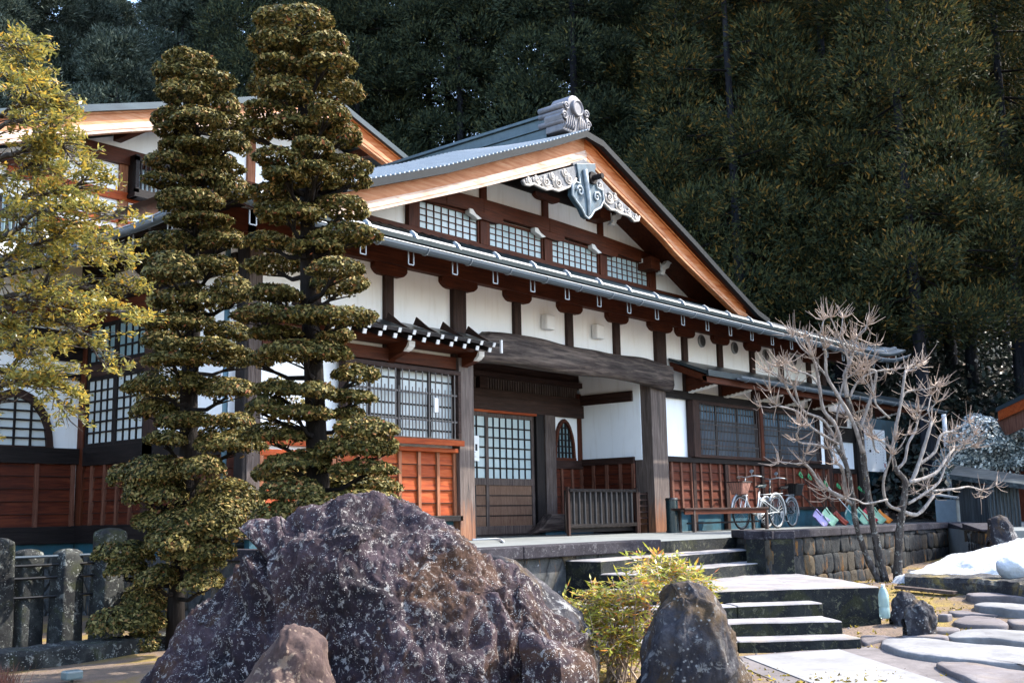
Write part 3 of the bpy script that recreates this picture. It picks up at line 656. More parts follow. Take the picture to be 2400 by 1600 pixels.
# bell-shaped window
def bell(xc, zb, w_, h_, Y, out, parent, nx, nz, fm, pane, th=.05):
    prof = [(-.5, 0), (-.485, .18), (-.46, .40), (-.40, .60), (-.335, .72), (-.29, .80), (-.20, .90), (-.08, .97), (0, 1.0)]
    pr = prof+[(-a, c) for a, c in reversed(prof[:-1])]
    pr = [(xc+a*w_, zb+c*h_) for a, c in pr]
    inn = [(xc+(x-xc)*(1-2*th/w_), zb+(z-zb)*(1-th/h_*1.3)) for x, z in pr]
    b = MB(); n = len(pr)
    vs = [(x, Y-.06, z) for x, z in pr]+[(x, Y-.06, z) for x, z in inn]+[(x, Y+.01, z) for x, z in pr]+[(x, Y+.01, z) for x, z in inn]
    fs = []
    for i in range(n-1): fs += [(i, i+1, n+i+1, n+i), (i, 2*n+i, 2*n+i+1, i+1), (n+i, n+i+1, 3*n+i+1, 3*n+i)]
    b.add(vs, fs); b.box(xc-w_*.5, xc+w_*.5, Y-.07, Y+.01, zb-.03, zb+.02)
    fr = b.build('bell_window', M[fm], parent)
    p = MB(); p.prismY(inn, Y-.004, Y+.02); p.build('pane', M[pane], fr)
    g = MB()
    def halfw(z):
        t_ = min(max((z-zb)/h_, 0), 1)
        for (a0, c0_), (a1, c1_) in zip(prof, prof[1:]):
            if c0_ <= t_ <= c1_: return -(a0+(a1-a0)*(t_-c0_)/(c1_-c0_))*w_*(1-2*th/w_)
        return .01
    for k in range(1, nz): z = zb+h_*.93*k/nz; hw = halfw(z); g.box(xc-hw, xc+hw, Y-.04, Y-.018, z-.012, z+.012)
    for k in range(1, nx):
        x = xc-w_*.5+th+(w_-2*th)*k/nx; zt = zb+h_*.93
        while halfw(zt) < abs(x-xc) and zt > zb: zt -= .01
        g.box(x-.014, x+.014, Y-.036, Y-.014, zb, zt)
    g.build('muntin', M['darkZ'], fr)
bell(16.30, 1.36, .62, .74, YR, 0, H, 5, 6, 'redX', 'paneT', .05)
band(15.88, 16.84, 1.18, 1.34, .06, 'brownX', YR); wains('wainscot', (15.88, YR), (1, 0), .94, .34, 1.18, 3, 'panel', 'batten', H, 5, out=(0, -1))
b = MB(); b.box(15.6, 16.84, YR-.08, YR, .22, .34); b.build('sill_beam', M['redX'], H)
# side wall of the recess (faces -X)
XS = 16.84
b = MB(); b.box(XS-.05, XS+.02, YF+.3, YR, 2.37, 2.56); b.build('beam', M['brownY'], H, bevel=.005); b = MB(); b.box(XS-.06, XS+.02, YF+.3, YR, 1.24, 1.36); b.build('beam', M['brownY'], H, bevel=.005)
wains('wainscot', (XS, YR), (0, -1), YR-YF-.3, .34, 1.24, 4, 'panelY', 'batten', H, 5, out=(-1, 0))
b = MB(); b.box(XS, 17.2, YF+.3, YR, .0, 1.3); b.build('side_wall_core', M['darkY'], H)
b = MB(); b.box(XS-.08, XS, YF+.3, YR-.06, .22, .34); b.build('sill_beam', M['redX'], H)
# carved log foot and teal plinth in the porch corner
b = MB(); b.prismY([(15.0, .02), (15.3, .16), (15.55, .36), (16.7, .36), (16.7, .08), (15.6, .06)], YR-.30, YR-.09); b.build('carved_sill_log', M['log'], H, bevel=.03)
b = MB(); b.box(15.4, 16.82, YR-.26, YR, 0, .09); b.build('plinth', M['teal'], H)
# ---- left side wall of the hall (plane X = 8.1, runs back to the inner corner)
XB = 8.1
def sband(y0, y1, z0, z1, d=.05, mat='brownY', X=XB, name='beam', parent=H):
    b = MB(); b.box(X-d, X+.03, y0, y1, z0, z1); return b.build(name, M[mat], parent, bevel=.005)
def spost(y0, y1, z0, z1, d=.06, mat='brown', name='post'):
    b = MB(); b.box(XB-d, XB+.03, y0, y1, z0, z1); return b.build(name, M[mat+'Z'], H, bevel=.008)
b = MB(); b.box(XB-.0, XB+.02, YF, 15.0, .3, 4.2); b.build('wall', M['plaster'], H)
spost(12.97, 13.22, .2, 3.9, .07); spost(14.74, 14.92, .3, 3.9, .07, 'red'); spost(11.02, 11.2, .2, 3.9, .07, 'dark')
sband(11.2, 14.74, 3.4, 3.62, .09, 'darkY'); sband(11.2, 14.74, 1.14, 1.40, .07, 'darkY'); sband(13.22, 14.74, 2.38, 2.55, .06, 'brownY'); sband(13.22, 14.74, 3.13, 3.4, .06, 'redY')
sband(11.2, 14.9, .08, .32, .14, 'darkY')
for yc in (12.05, 13.1, 14.55):
    b = MB(); b.prismX([(yc-.4, 3.85), (yc-.4, 3.74), (yc-.2, 3.62), (yc+.2, 3.62), (yc+.4, 3.74), (yc+.4, 3.85)], XB-.09, XB+.03); b.build('bracket', M['darkY'], H)
def shojiX(y0, y1, z0, z1, ny, nz, pane):
    f = .05; b = MB(); b.box(XB-.05, XB, y0, y0+f, z0, z1); b.box(XB-.05, XB, y1-f, y1, z0, z1); b.box(XB-.05, XB, y0+f, y1-f, z0, z0+f); b.box(XB-.05, XB, y0+f, y1-f, z1-f, z1)
    fr = b.build('shoji_window', M['darkZ'], H, bevel=.003); p = MB(); p.box(XB-.02, XB-.002, y0+f, y1-f, z0+f, z1-f); p.build('pane', M[pane], fr)
    g = MB()
    for k in range(1, ny): y = y0+f+(y1-y0-2*f)*k/ny; g.box(XB-.04, XB-.02, y-.012, y+.012, z0+f, z1-f)
    for k in range(1, nz): z = z0+f+(z1-z0-2*f)*k/nz; g.box(XB-.044, XB-.02, y0+f, y1-f, z-.012, z+.012)
    g.build('muntin', M['darkZ'], fr)
for (y0, y1) in ((13.22, 13.98), (13.98, 14.74)):
    shojiX(y0, y1, 1.40, 2.38, 4, 6, 'paneL'); shojiX(y0, y1, 2.55, 3.13, 4, 3, 'paneT')
wains('wainscot', (XB, 14.85), (0, -1), 3.7, .32, 1.14, 11, 'panelY', 'batten', H, 5, out=(-1, 0))
b = MB(); b.box(XB-.08, XB-.02, 11.2, 14.9, -.3, .08); b.build('plinth', M['teal'], H)
dp = MB(); q = W(546, 760, X=XB-.1); dp.tube([(XB-.12, 11.32, .0), (XB-.12, 11.32, 3.75)], .035, 10); dp.tube([(XB-.12, 11.32, 3.72), (6.72, 9.9, 3.66)], .03, 8); dp.build('downpipe', plain('blue_grey_pipe', (.10, .20, .27), .4, .2, .1), H, smooth=True)
# ---- eaves: rafters, soffit, gutter, snow guards
EX0, EX1, EY, EZ = 6.67, 25.78, 9.66, 3.77
def flare(u): 
    a = max(0, (1.5-u))/1.5; c = max(0, (u-(EX1-EX0)+1.7))/1.7; return .16*a**2 + .24*c**2
b = MB(); n = 24
for i in range(n):
    u0, u1 = (EX1-EX0)*i/n, (EX1-EX0)*(i+1)/n; x0, x1 = EX0+u0, EX0+u1
    xi0, xi1 = min(max(x0, 8.0), 24.4), min(max(x1, 8.0), 24.4)
    z0, z1 = EZ-.05+flare(u0), EZ-.05+flare(u1)
    b.add([(x0, EY+.05, z0), (x1, EY+.05, z1), (xi1, YF, 4.24), (xi0, YF, 4.24)], [(0, 1, 2, 3)])
n = 12
for i in range(n):
    y0, y1 = EY+.05+(20-EY)*i/n, EY+.05+(20-EY)*(i+1)/n; b.add([(EX0+.05, y0, EZ-.05+flare((y0-EY))), (EX0+.05, y1, EZ-.05+flare(y1-EY)), (8.0, max(y1, YF), 4.24), (8.0, max(y0, YF), 4.24)], [(0, 3, 2, 1)])
b.build('soffit', M['barge'], H)  # mostly unseen boards, coloured pale to bounce warm light onto the plaster
for k in range(45):
    x = 6.95+k*.42; u = x-EX0; xe = min(max(x, 8.2), 24.2); b = MB(); b.bar((x, EY+.10, EZ-.085+flare(u)), (xe, YF-.02, 4.20), .05, .065)
    r = b.build('rafter', M['redX'], H); c = MB(); c.bar((x, EY+.085, EZ-.09+flare(u)), (x, EY+.099, EZ-.086+flare(u)), .052, .067); c.build('painted_end', M['whiteend'], r)
for k in range(17):
    y = 10.3+k*.42; b = MB(); b.bar((EX0+.10, y, EZ-.085+flare(y-EY)), (8.0, max(y, YF), 4.20), .05, .065); b.build('rafter', M['darkX'], H)
pts = [(EX0+(EX1-EX0)*i/60, EY-.06, EZ-.10+flare((EX1-EX0)*i/60)) for i in range(61)]
def halfgutter(pts, r, out, name='gutter', parent=H):
    V = []; n = 9; out = Vector(out)
    for p in pts:
        for k in range(n):
            a = math.pi*k/(n-1); o = Vector(p)+out*(r*math.cos(a))+Vector((0, 0, -r*math.sin(a)*1.05)); V.append(tuple(o))
        for k in range(n):
            a = math.pi*(n-1-k)/(n-1); o = Vector(p)+out*((r-.006)*math.cos(a))+Vector((0, 0, -(r-.006)*math.sin(a)*1.05)); V.append(tuple(o))
    m_ = 2*n; Fc = []
    for i in range(len(pts)-1):
        for k in range(m_): a = i*m_+k; c = i*m_+(k+1) % m_; Fc.append((a, c, c+m_, a+m_))
    b = MB(); b.add(V, Fc)
    b.tube([Vector(p)+out*r+Vector((0, 0, .004)) for p in pts], .009, 6, mi=1)
    return b.build(name, [M['gutter'], M['galv']], parent, smooth=True)
halfgutter(pts, .068, (0, -1, 0))
pts2 = [(EX0-.06, EY+(20.5-EY)*i/40, EZ-.10+flare((20.5-EY)*i/40)) for i in range(41)]
halfgutter(pts2, .068, (-1, 0, 0))
for k in range(23):
    x = 7.3+k*.80; 
    if x > EX1-.3: break
    z = EZ-.10+flare(x-EX0); b = MB(); a = []
    for j in range(7):
        t_ = math.pi*j/6; a.append((x, EY-.06-.074*math.cos(t_), z-.078*math.sin(t_)))
    for p_, q_ in zip(a, a[1:]): b.bar(p_, q_, .022, .006, up=(1, 0, 0))
    xx = x-.16
    for dx in (-.045, .045): b.bar((xx+dx, EY+.03, z-.05), (xx+dx, EY+.03, z-.21), .012, .012)
    b.bar((xx-.045, EY+.03, z-.21), (xx+.045, EY+.03, z-.21), .012, .012, up=(0, 1, 0))
    b.build('gutter_bracket', M['galv'], H)
    g = MB(); g.prismX([(EY+.05, z+.14), (EY+.16, z+.19), (EY+.20, z+.275), (EY+.17, z+.285), (EY+.10, z+.23)], x-.018, x+.018); g.build('snow_guard_bracket', M['galv'], H)
for k in range(9):
    y = 10.6+k*.8; z = EZ-.1+flare(y-EY); b = MB()
    for dy in (-.045, .045): b.bar((EX0+.03, y+dy, z-.05), (EX0+.03, y+dy, z-.21), .012, .012)
    b.bar((EX0+.03, y-.045, z-.21), (EX0+.03, y+.045, z-.21), .012, .012); b.bar((EX0-.13, y+.1, z+.01), (EX0-.13, y+.1, z-.07), .02, .01); b.build('gutter_bracket', M['galv'], H)
# ---- roof
# cross section of the main roof in X (measured on the verge)
PRO = [(6.55, 3.83), (7.6, 4.08), (8.7, 4.44), (9.97, 4.90), (11.56, 5.47), (12.9, 6.02), (14.1, 6.50), (15.28, 7.02), (16.4, 6.55), (17.5, 6.08), (18.6, 5.62), (19.8, 5.08), (21.06, 4.54), (22.4, 4.2), (24.0, 3.98), (25.9, 3.83)]
def prof(x):
    for (a, za), (b_, zb) in zip(PRO, PRO[1:]):
        if a <= x <= b_: return za+(zb-za)*(x-a)/(b_-a)
    return PRO[-1][1]
def main_roof():
    b = MB(); y0, y1 = YB-.16, 30.0; N = 96
    xs = [9.6+(21.6-9.6)*i/N for i in range(N+1)]
    for i in range(N):     # stepped metal courses; pale tops carry the sky's reflection in their colour
        x0, x1 = xs[i], xs[i+1]; up = x1 <= 15.3
        z0, z1 = prof(x0), prof(x1)
        if up: p = [(x0, z0+.018), (x1, z1), (x1, z1+.018)]
        else: p = [(x0, z0), (x0, z0+.0), (x1, z1+.018)]
        if up:
            b.add([(x0, y0, z0+.02), (x0, y1, z0+.02), (x1, y1, z1-.004), (x1, y0, z1-.004)], [(0, 3, 2, 1)], 1)
            b.add([(x1, y0, z1-.004), (x1, y1, z1-.004), (x1, y1, z1+.02), (x1, y0, z1+.02)], [(0, 3, 2, 1)], 0)
        else:
            b.add([(x0, y0, z0-.004), (x0, y1, z0-.004), (x1, y1, z1+.02), (x1, y0, z1+.02)], [(0, 3, 2, 1)], 1)
            b.add([(x1, y0, z1+.02), (x1, y1, z1+.02), (x1, y1, z1-.004), (x1, y0, z1-.004)], [(0, 3, 2, 1)], 0)
    # lower side slopes behind the gable line
    for (xa, xb) in ((6.55, 9.6), (21.6, 25.9)):
        xs2 = [xa+(xb-xa)*i/10 for i in range(11)]
        for a_, c_ in zip(xs2, xs2[1:]):
            ya = YG+.2
            b.add([(a_, ya, prof(a_)), (c_, ya, prof(c_)), (c_, y1, prof(c_)), (a_, y1, prof(a_))], [(0, 1, 2, 3)], 0)
    b.build('roof', [M['roof'], M['roofpale']], H)
    vg = MB(); vp = MB(); x = 9.3; 
    for i in range(66):
        xa = 9.2+i*.092; xb = xa+.092; xm = xa+.028
        kx = min(1, max(.12, (15.9-xa)/3.2)); RZ = .03+.24*kx
        vg.add([(xa, y0-.02, prof(xa)+.03), (xb, y0-.02, prof(xb)+.03), (xb, y0+.95, prof(xb)+RZ), (xa, y0+.95, prof(xa)+RZ)], [(0, 1, 2, 3)])
        vg.add([(xa, y0+.95, prof(xa)+RZ), (xb, y0+.95, prof(xb)+RZ), (xb, y0+2.4, prof(xb)+.0), (xa, y0+2.4, prof(xa)+.0)], [(0, 1, 2, 3)])
        vp.hexa([(xa, y0-.02, prof(xa)+.034), (xm, y0-.02, prof(xm)+.034), (xm, y0+.95, prof(xm)+RZ+.004), (xa, y0+.95, prof(xa)+RZ+.004), (xa, y0-.02, prof(xa)+.055), (xm, y0-.02, prof(xm)+.055), (xm, y0+.95, prof(xm)+RZ+.022), (xa, y0+.95, prof(xa)+RZ+.022)])
    vgo = vg.build('verge_cladding', M['roofdark'], H); vp.build('pale_seams', M['galv'], vgo)
    u = MB()
    for i in range(N):
        x0, x1 = xs[i], xs[i+1]; u.add([(x0, y0+.02, prof(x0)-.06), (x1, y0+.02, prof(x1)-.06), (x1, YG+.05, prof(x1)-.06), (x0, YG+.05, prof(x0)-.06)], [(0, 3, 2, 1)])
    u.build('verge_soffit', M['redX'], H)
    # dark verge edge
    e = MB()
    for i in range(0, N, 4):
        x0, x1 = xs[i], xs[i+4]; e.hexa([(x0, y0-.03, prof(x0)-.085), (x1, y0-.03, prof(x1)-.085), (x1, y0+.06, prof(x1)-.085), (x0, y0+.06, prof(x0)-.085), (x0, y0-.03, prof(x0)+.03), (x1, y0-.03, prof(x1)+.03), (x1, y0+.06, prof(x1)+.03), (x0, y0+.06, prof(x0)+.03)])
    e.build('verge_trim', M['roofdark'], H)
main_roof()
def front_roof():
    b = MB(); nu, nv = 80, 10; L = EX1-EX0
    top0, top1 = 9.2, 21.9
    def P(u, v):
        xe = EX0-.03+(L+.06)*u; xt = top0+(top1-top0)*u; s = v**1.0
        x = xe+(xt-xe)*s; y = EY-.02+(YG+.25-EY)*v; z = EZ+.03+flare(u*L)*(1-v)**2+(4.86-EZ)*(v**1.08) ; return (x, y, z)
    vs = [0, .03, .12]+[.12+.88*k/7 for k in range(1, 8)]
    for i in range(nu):
        for j in range(len(vs)-1):
            u0, u1 = i/nu, (i+1)/nu; b.add([P(u0, vs[j]), P(u1, vs[j]), P(u1, vs[j+1]), P(u0, vs[j+1])], [(0, 1, 2, 3)], 1 if j < 2 else 0)
    # eave edge thickness
    for i in range(nu):
        p, q = P(i/nu, 0), P((i+1)/nu, 0); b.add([p, q, (q[0], q[1]+.01, q[2]-.05), (p[0], p[1]+.01, p[2]-.05)], [(0, 3, 2, 1)], 0)
    # side hips
    for (xe, xt, s) in ((EX0-.03, top0, 1), (EX1+.03, top1, -1)):
        vv = [k/10 for k in range(11)]
        for a_, c_ in zip(vv, vv[1:]):
            pa_ = P(0 if s == 1 else 1, a_); pc_ = P(0 if s == 1 else 1, c_)
            b.add([pa_, pc_, (pc_[0], YG+.25, pc_[2]), (pa_[0], YG+.25, pa_[2])], [(0, 1, 2, 3)], 0)
    b.build('front_roof', [M['roof'], M['roofpale']], H)
    g = MB(); n = 60
    for i in range(n):
        p, q = P(i/n, .05), P((i+1)/n, .05); g.hexa([(p[0], p[1], p[2]+.012), (q[0], q[1], q[2]+.012), (q[0], q[1]+.05, q[2]+.03), (p[0], p[1]+.05, p[2]+.03), (p[0], p[1]+.02, p[2]+.045), (q[0], q[1]+.02, q[2]+.045), (q[0], q[1]+.06, q[2]+.062), (p[0], p[1]+.06, p[2]+.062)])
    g.build('snow_guard_rail', M['roofpale'], H)
    s = MB()
    for k in range(1, 60):
        u = k/60; s.tube([tuple(np.array(P(u, v))+np.array((0, 0, .008))) for v in (.12, .4, .7, 1)], .012, 4, cap=False)
    s.build('roof_seams', M['roof'], H)
front_roof()
# ridge
b = MB(); x = 15.28
for (w_, z0, z1) in ((.62, 6.9, 7.06), (.40, 7.06, 7.22), (.46, 7.22, 7.25), (.34, 7.25, 7.44), (.44, 7.44, 7.50)): b.box(x-w_/2, x+w_/2, 11.75, 30, z0, z1)
b.tube([(x, 11.75, 7.52), (x, 30, 7.52)], .07, 10); b.build('ridge', M['ridge'], H, bevel=.008)
# ridge end ornament: stepped grey tile with a round boss, scrolled shoulders and side rolls
def spiral(b, cx, cz, r0, turns, y, rad, a0=0, sgn=1, n=26, k=.12, mi=0):
    pts = []
    for i in range(n):
        t_ = i/(n-1); a = a0+sgn*turns*2*math.pi*t_; r = r0*(1-t_*(1-k)); pts.append((cx+r*math.cos(a), y, cz+r*math.sin(a)))
    b.tube(pts, [rad*(1-.45*i/(n-1)) for i in range(n)], 6, mi=mi)
yo0, yo1 = 11.32, 11.72
o = MB(); cx, cz = 15.28, 7.03
half = [(0, 0), (.44, 0), (.44, .12), (.38, .17), (.47, .20), (.50, .30), (.44, .37), (.34, .34), (.30, .40), (.40, .42), (.42, .52), (.35, .58), (.27, .55), (.24, .66), (.17, .74), (.08, .78), (0, .79)]
half = [(a*.86, c*.92) for a, c in half]
outl = [(cx+a, cz+c) for a, c in half]+[(cx-a, cz+c) for a, c in reversed(half[1:-1])]
o.prismY(outl, yo0, yo1)
on = o.build('ridge_end_tile', M['tile'], H, bevel=.02)
b = MB(); b.tube([(cx, yo0-.05, cz+.48), (cx, yo0+.03, cz+.48)], .155, 28); b.tube([(cx, yo0-.045, cz+.48), (cx, yo0-.055, cz+.48)], [.11, .11], 24)
ring = [(cx+.135*math.cos(a), yo0-.055, cz+.48+.135*math.sin(a)) for a in np.linspace(0, 2*math.pi, 25)]; b.tube(ring, .022, 6, cap=False)
b.build('round_boss', M['tile'], on, smooth=False)
b = MB()
for s in (-1, 1):
    spiral(b, cx+s*.29, cz+.45, .075, 1.6, yo0-.02, .022, 0 if s > 0 else math.pi, s); spiral(b, cx+s*.345, cz+.26, .08, 1.6, yo0-.02, .022, 0 if s > 0 else math.pi, s)
    for k in range(5): b.tube([(cx+s*(.10+.05*k), yo0-.02, cz+.34-.02*k), (cx+s*(.06+.06*k), yo0-.03, cz+.14), (cx+s*(.10+.07*k), yo0-.02, cz+.05)], .016, 5)
    for (dz, r) in ((.52, .055), (.40, .05), (.22, .055)): b.tube([(cx+s*.35, yo0, cz+dz*.92-.02), (cx+s*.35, yo1+.15, cz+dz*.92-.02)], r, 10)
b.build('scrolls', M['tile'], on, smooth=True)
# ---- bargeboards
def poly_at(pts, x):
    for (a, za), (b_, zb) in zip(pts, pts[1:]):
        if a <= x <= b_: return za+(zb-za)*(x-a)/(b_-a)
    return pts[0][1] if x < pts[0][0] else pts[-1][1]
TL = [(9.0, 4.50), (9.66, 4.72), (9.97, 4.82), (11.56, 5.39), (12.12, 5.62), (13.6, 6.22), (15.28, 6.93)]
BL = [(9.0, 4.16), (10.1, 4.52), (12.53, 5.42), (13.71, 5.88), (15.28, 6.50)]
TRr = [(15.28, 6.93), (16.25, 6.51), (18.46, 5.58), (18.99, 5.35), (21.2, 4.45)]
BRr = [(15.28, 6.50), (17.69, 5.53), (18.2, 5.28), (20.5, 4.40)]
def bargeboard(T_, B_, x0, x1, mats, Y, parent=H, n=14, s=1.0):
    def strip(f0, f1, ya, yb, name, mat, par):
        b = MB()
        for i in range(n):
            a, c = x0+(x1-x0)*i/n, x0+(x1-x0)*(i+1)/n
            P = lambda x, f: poly_at(B_, x)+(poly_at(T_, x)-poly_at(B_, x))*f
            b.hexa([(a, ya, P(a, f0)), (c, ya, P(c, f0)), (c, yb, P(c, f0)), (a, yb, P(a, f0)), (a, ya, P(a, f1)), (c, ya, P(c, f1)), (c, yb, P(c, f1)), (a, yb, P(a, f1))])
        return b.build(name, mat, par)
    m0 = strip(0.0, 1.0, Y, Y+.08*s, 'bargeboard', mats[0], parent)
    strip(0.34, 0.45, Y-.022*s, Y-.0005, 'moulding', mats[1], m0); strip(0.0, 0.335, Y-.045*s, Y-.0005, 'moulding', mats[1], m0); strip(.14, .155, Y-.052*s, Y-.0455*s, 'moulding_line', mats[0], m0)
    strip(0.91, 1.0, Y-.03*s, Y-.0005, 'moulding', mats[0], m0)
bargeboard(TL, BL, 9.05, 15.278, (M['barge'], M['bargeP']), YB)
bargeboard(TRr, BRr, 15.282, 20.9, (M['bargeR'], M['barge']), YB)
# ---- gable wall
b = MB(); b.prismY([(10.2, 4.7), (20.9, 4.7), (20.9, 4.72), (15.28, 6.9), (10.2, 4.8)], YG, YG+.12); b.build('gable_wall', M['plaster'], H)
def gb(x0, x1, z0, z1, d=.06, mat='redX', name='gable_beam'):
    b = MB(); b.box(x0, x1, YG-d, YG+.01, z0, z1); return b.build(name, M[mat], H, bevel=.006)
gb(10.3, 20.6, 4.74, 4.83, .10, 'redX')
b = MB(); zt = [(11.5, 5.50), (12.6, 5.58), (13.5, 5.61), (15.28, 5.625), (17.0, 5.60), (18.2, 5.55), (19.0, 5.47)]
for (xa, za), (xb, zb) in zip(zt, zt[1:]): b.hexa([(xa, YG-.13, za-.26), (xb, YG-.13, zb-.26), (xb, YG, zb-.26), (xa, YG, za-.26), (xa, YG-.13, za), (xb, YG-.13, zb), (xb, YG, zb), (xa, YG, za)])
b.build('rainbow_beam', M['redX'], H, bevel=.01)
PX = [11.9, 13.57, 15.28, 16.98, 18.68]
for x in PX: 
    b = MB(); b.box(x-.115, x+.115, YG-.09, YG, 4.83, 5.34); b.build('gable_post', M['redZ'], H, bevel=.01)
    if x not in (11.9, 18.68): bracket(x, .42, 5.24, 5.36, YG-.09, .05, mat='redX')
    b = MB(); xx = x-.46; b.prismY([(xx, 5.36), (xx, 5.28), (xx+.12, 5.25), (xx+.2, 5.21), (xx+.3, 5.24), (xx+.16, 5.29), (xx+.08, 5.36)], YG-.16, YG-.06); b.build('white_carved_nose', M['whiteend'], H)
for x in (13.6, 15.28, 16.98):
    b = MB(); b.box(x-.075, x+.075, YG-.05, YG, 5.6, 6.1); b.build('gable_strut', M['redZ'], H)
    bracket(x, .35 if x != 16.98 else .3, 5.95, 6.06, YG-.05, .05)
for (xa, xb) in zip(PX, PX[1:]):
    x0, x1, z0, z1 = xa+.115, xb-.115, 4.83, 5.33; f = .04
    b = MB(); b.box(x0, x0+f, YG-.06, YG-.01, z0, z1); b.box(x1-f, x1, YG-.06, YG-.01, z0, z1); b.box(x0+f, x1-f, YG-.06, YG-.01, z0, z0+.03); b.box(x0+f, x1-f, YG-.06, YG-.01, z1-f, z1)
    fr = b.build('gable_window', M['redX'], H); p = MB(); p.box(x0+f, x1-f, YG-.03, YG-.012, z0+.03, z1-f); p.build('pane', M['pane'], fr); g = MB()
    for k in range(1, 8): x = x0+f+(x1-x0-2*f)*k/8; g.box(x-.008, x+.008, YG-.045, YG-.03, z0+.03, z1-f)
    for k in range(1, 4): z = z0+.03+(z1-f-z0-.03)*k/4; g.box(x0+f, x1-f, YG-.042, YG-.03, z-.008, z+.008)
    g.build('muntin', M['redZ'], fr)
# dark boards high under the verge (king post zone) and raking boards
b = MB(); b.prismY([(13.7, 6.03), (16.95, 6.03), (16.4, 6.35), (15.28, 6.86), (14.2, 6.35)], YG-.045, YG+.0); b.build('gable_top_boards', M['darkX'], H)
for (x0, z0, x1, z1) in ((10.3, 4.80, 15.28, 6.86), (20.6, 4.86, 15.28, 6.86)):
    b = MB(); b.bar((x0, YG-.35, z0+.14), (x1, YG-.35, z1+.02), .75, .14, up=(0, 0, 1)); b.build('raking_purlin', M['redX'], H)
for (px, py) in ((1435, 512), (1550, 628)):
    q = W(px, py, Y=YG-.3); b = MB(); 
    b.prismY([(q[0]-.10, q[2]-.14), (q[0]+.04, q[2]-.15), (q[0]+.10, q[2]-.02), (q[0]+.22, q[2]+.03), (q[0]+.30, q[2]+.14), (q[0]+.20, q[2]+.18), (q[0]+.06, q[2]+.08), (q[0]-.06, q[2]+.03), (q[0]-.02, q[2]-.05)], YG-.34, YG-.24)
    spiral(b, q[0]-.12, q[2]+.04, .075, 1.2, YG-.30, .028, 0, 1); b.bar((q[0]+.28, YG-.29, q[2]+.16), (q[0]+.9, YG-.5, q[2]+.22), .04, .04); b.build('white_carved_nose', M['whiteend'], H)
    b = MB(); b.box(q[0]-.45, q[0]-.12, YG-.35, YG, q[2]-.08, q[2]+.16); b.build('purlin_end', M['redX'], H)
# ---- hanging carved pendant under the apex
g = thing('gable_pendant_mount', None, None); bpy.data.objects.remove(g)
Yp_ = YB-.06
def pend():
    cx = 15.22; b = MB()
    def PZ(px, py): q = W(px, py, Y=Yp_); return (q[0], q[2])
    cen = [PZ(*p) for p in [(1345, 385), (1390, 385), (1388, 425), (1392, 442), (1404, 448), (1408, 470), (1400, 488), (1385, 496), (1378, 508), (1372, 514), (1364, 508), (1356, 490), (1344, 474), (1334, 458), (1334, 436), (1342, 428), (1352, 432), (1350, 415)]]
    b.prismY(cen, Yp_-.06, Yp_+.04)
    body = b.build('pendant_carving', M['carve'], H, bevel=.012)
    b = MB()
    for (px, py, s) in ((1352, 450, -1), (1391, 464, 1)):
        q = PZ(px, py); spiral(b, q[0], q[1], .10, 1.35, Yp_-.075, .024, 0 if s > 0 else math.pi, s)
    q0 = [PZ(1362, 400), PZ(1366, 430), PZ(1372, 470), PZ(1372, 510)]
    b.tube([(x, Yp_-.08, z) for x, z in q0], [.05, .045, .04, .015], 8)
    b.tube([(x, Yp_-.07, z) for x, z in cen[2:]], .020, 6, cap=False)
    b.build('scroll', M['carveb'], body, smooth=True)
    b = MB(); q = PZ(1380, 420); b.tube([(q[0], Yp_-.05, q[1]), (q[0], Yp_-.11, q[1])], .12, 6); b.tube([(q[0], Yp_-.11, q[1]), (q[0], Yp_-.30, q[1])], .05, 10); b.build('hexagonal_boss', M['darkZ'], body)
    for (top, bot, spx) in (([(1352, 388), (1310, 398), (1262, 412), (1232, 418)], [(1222, 424), (1226, 434), (1236, 436), (1246, 432), (1262, 440), (1276, 446), (1290, 444), (1304, 449), (1318, 444), (1336, 436), (1346, 420)], [(1236, 425, 8), (1254, 423, 10), (1276, 427, 15), (1304, 430, 15), (1330, 420, 12), (1290, 414, 8), (1320, 406, 9)]),
                            ([(1386, 395), (1410, 425), (1450, 468), (1484, 500)], [(1494, 508), (1492, 518), (1482, 520), (1474, 510), (1462, 504), (1450, 502), (1438, 494), (1426, 492), (1412, 478), (1402, 458), (1392, 440)], [(1485, 511, 8), (1468, 498, 9), (1448, 485, 12), (1424, 464, 13), (1402, 438, 10), (1436, 462, 8)])):
        b = MB(); b.prismY([PZ(*p) for p in top+bot], Yp_-.03, Yp_+.03); w_ = b.build('carved_wing', M['carvep'], H, bevel=.01)
        b = MB(); n2 = [PZ(*p) for p in bot]; b.tube([(x, Yp_-.04, z) for x, z in n2], .022, 6)
        for (px, py, r) in spx:
            q = PZ(px, py); rr = r*.0062; spiral(b, q[0], q[1], rr, 1.5, Yp_-.045, .024, 2.0, 1 if px < 1366 else -1)
            for k in range(1, 3): ring = [(q[0]+rr*(1+.33*k)*math.cos(a), Yp_-.04, q[1]+rr*(1+.33*k)*.8*math.sin(a)) for a in np.linspace(math.pi*.9, math.pi*1.9, 10)]; b.tube(ring, .012, 5, mi=1)
        b.build('scroll', [M['carvew'], M['carvew']], w_, smooth=True)
    b = MB(); q = PZ(1366, 384); b.prismY([PZ(*p) for p in [(1340, 382), (1366, 374), (1396, 392), (1388, 410), (1372, 402), (1348, 408)]], Yp_-.02, Yp_+.04); b.build('pendant_head', M['carvep'], H)
pend()
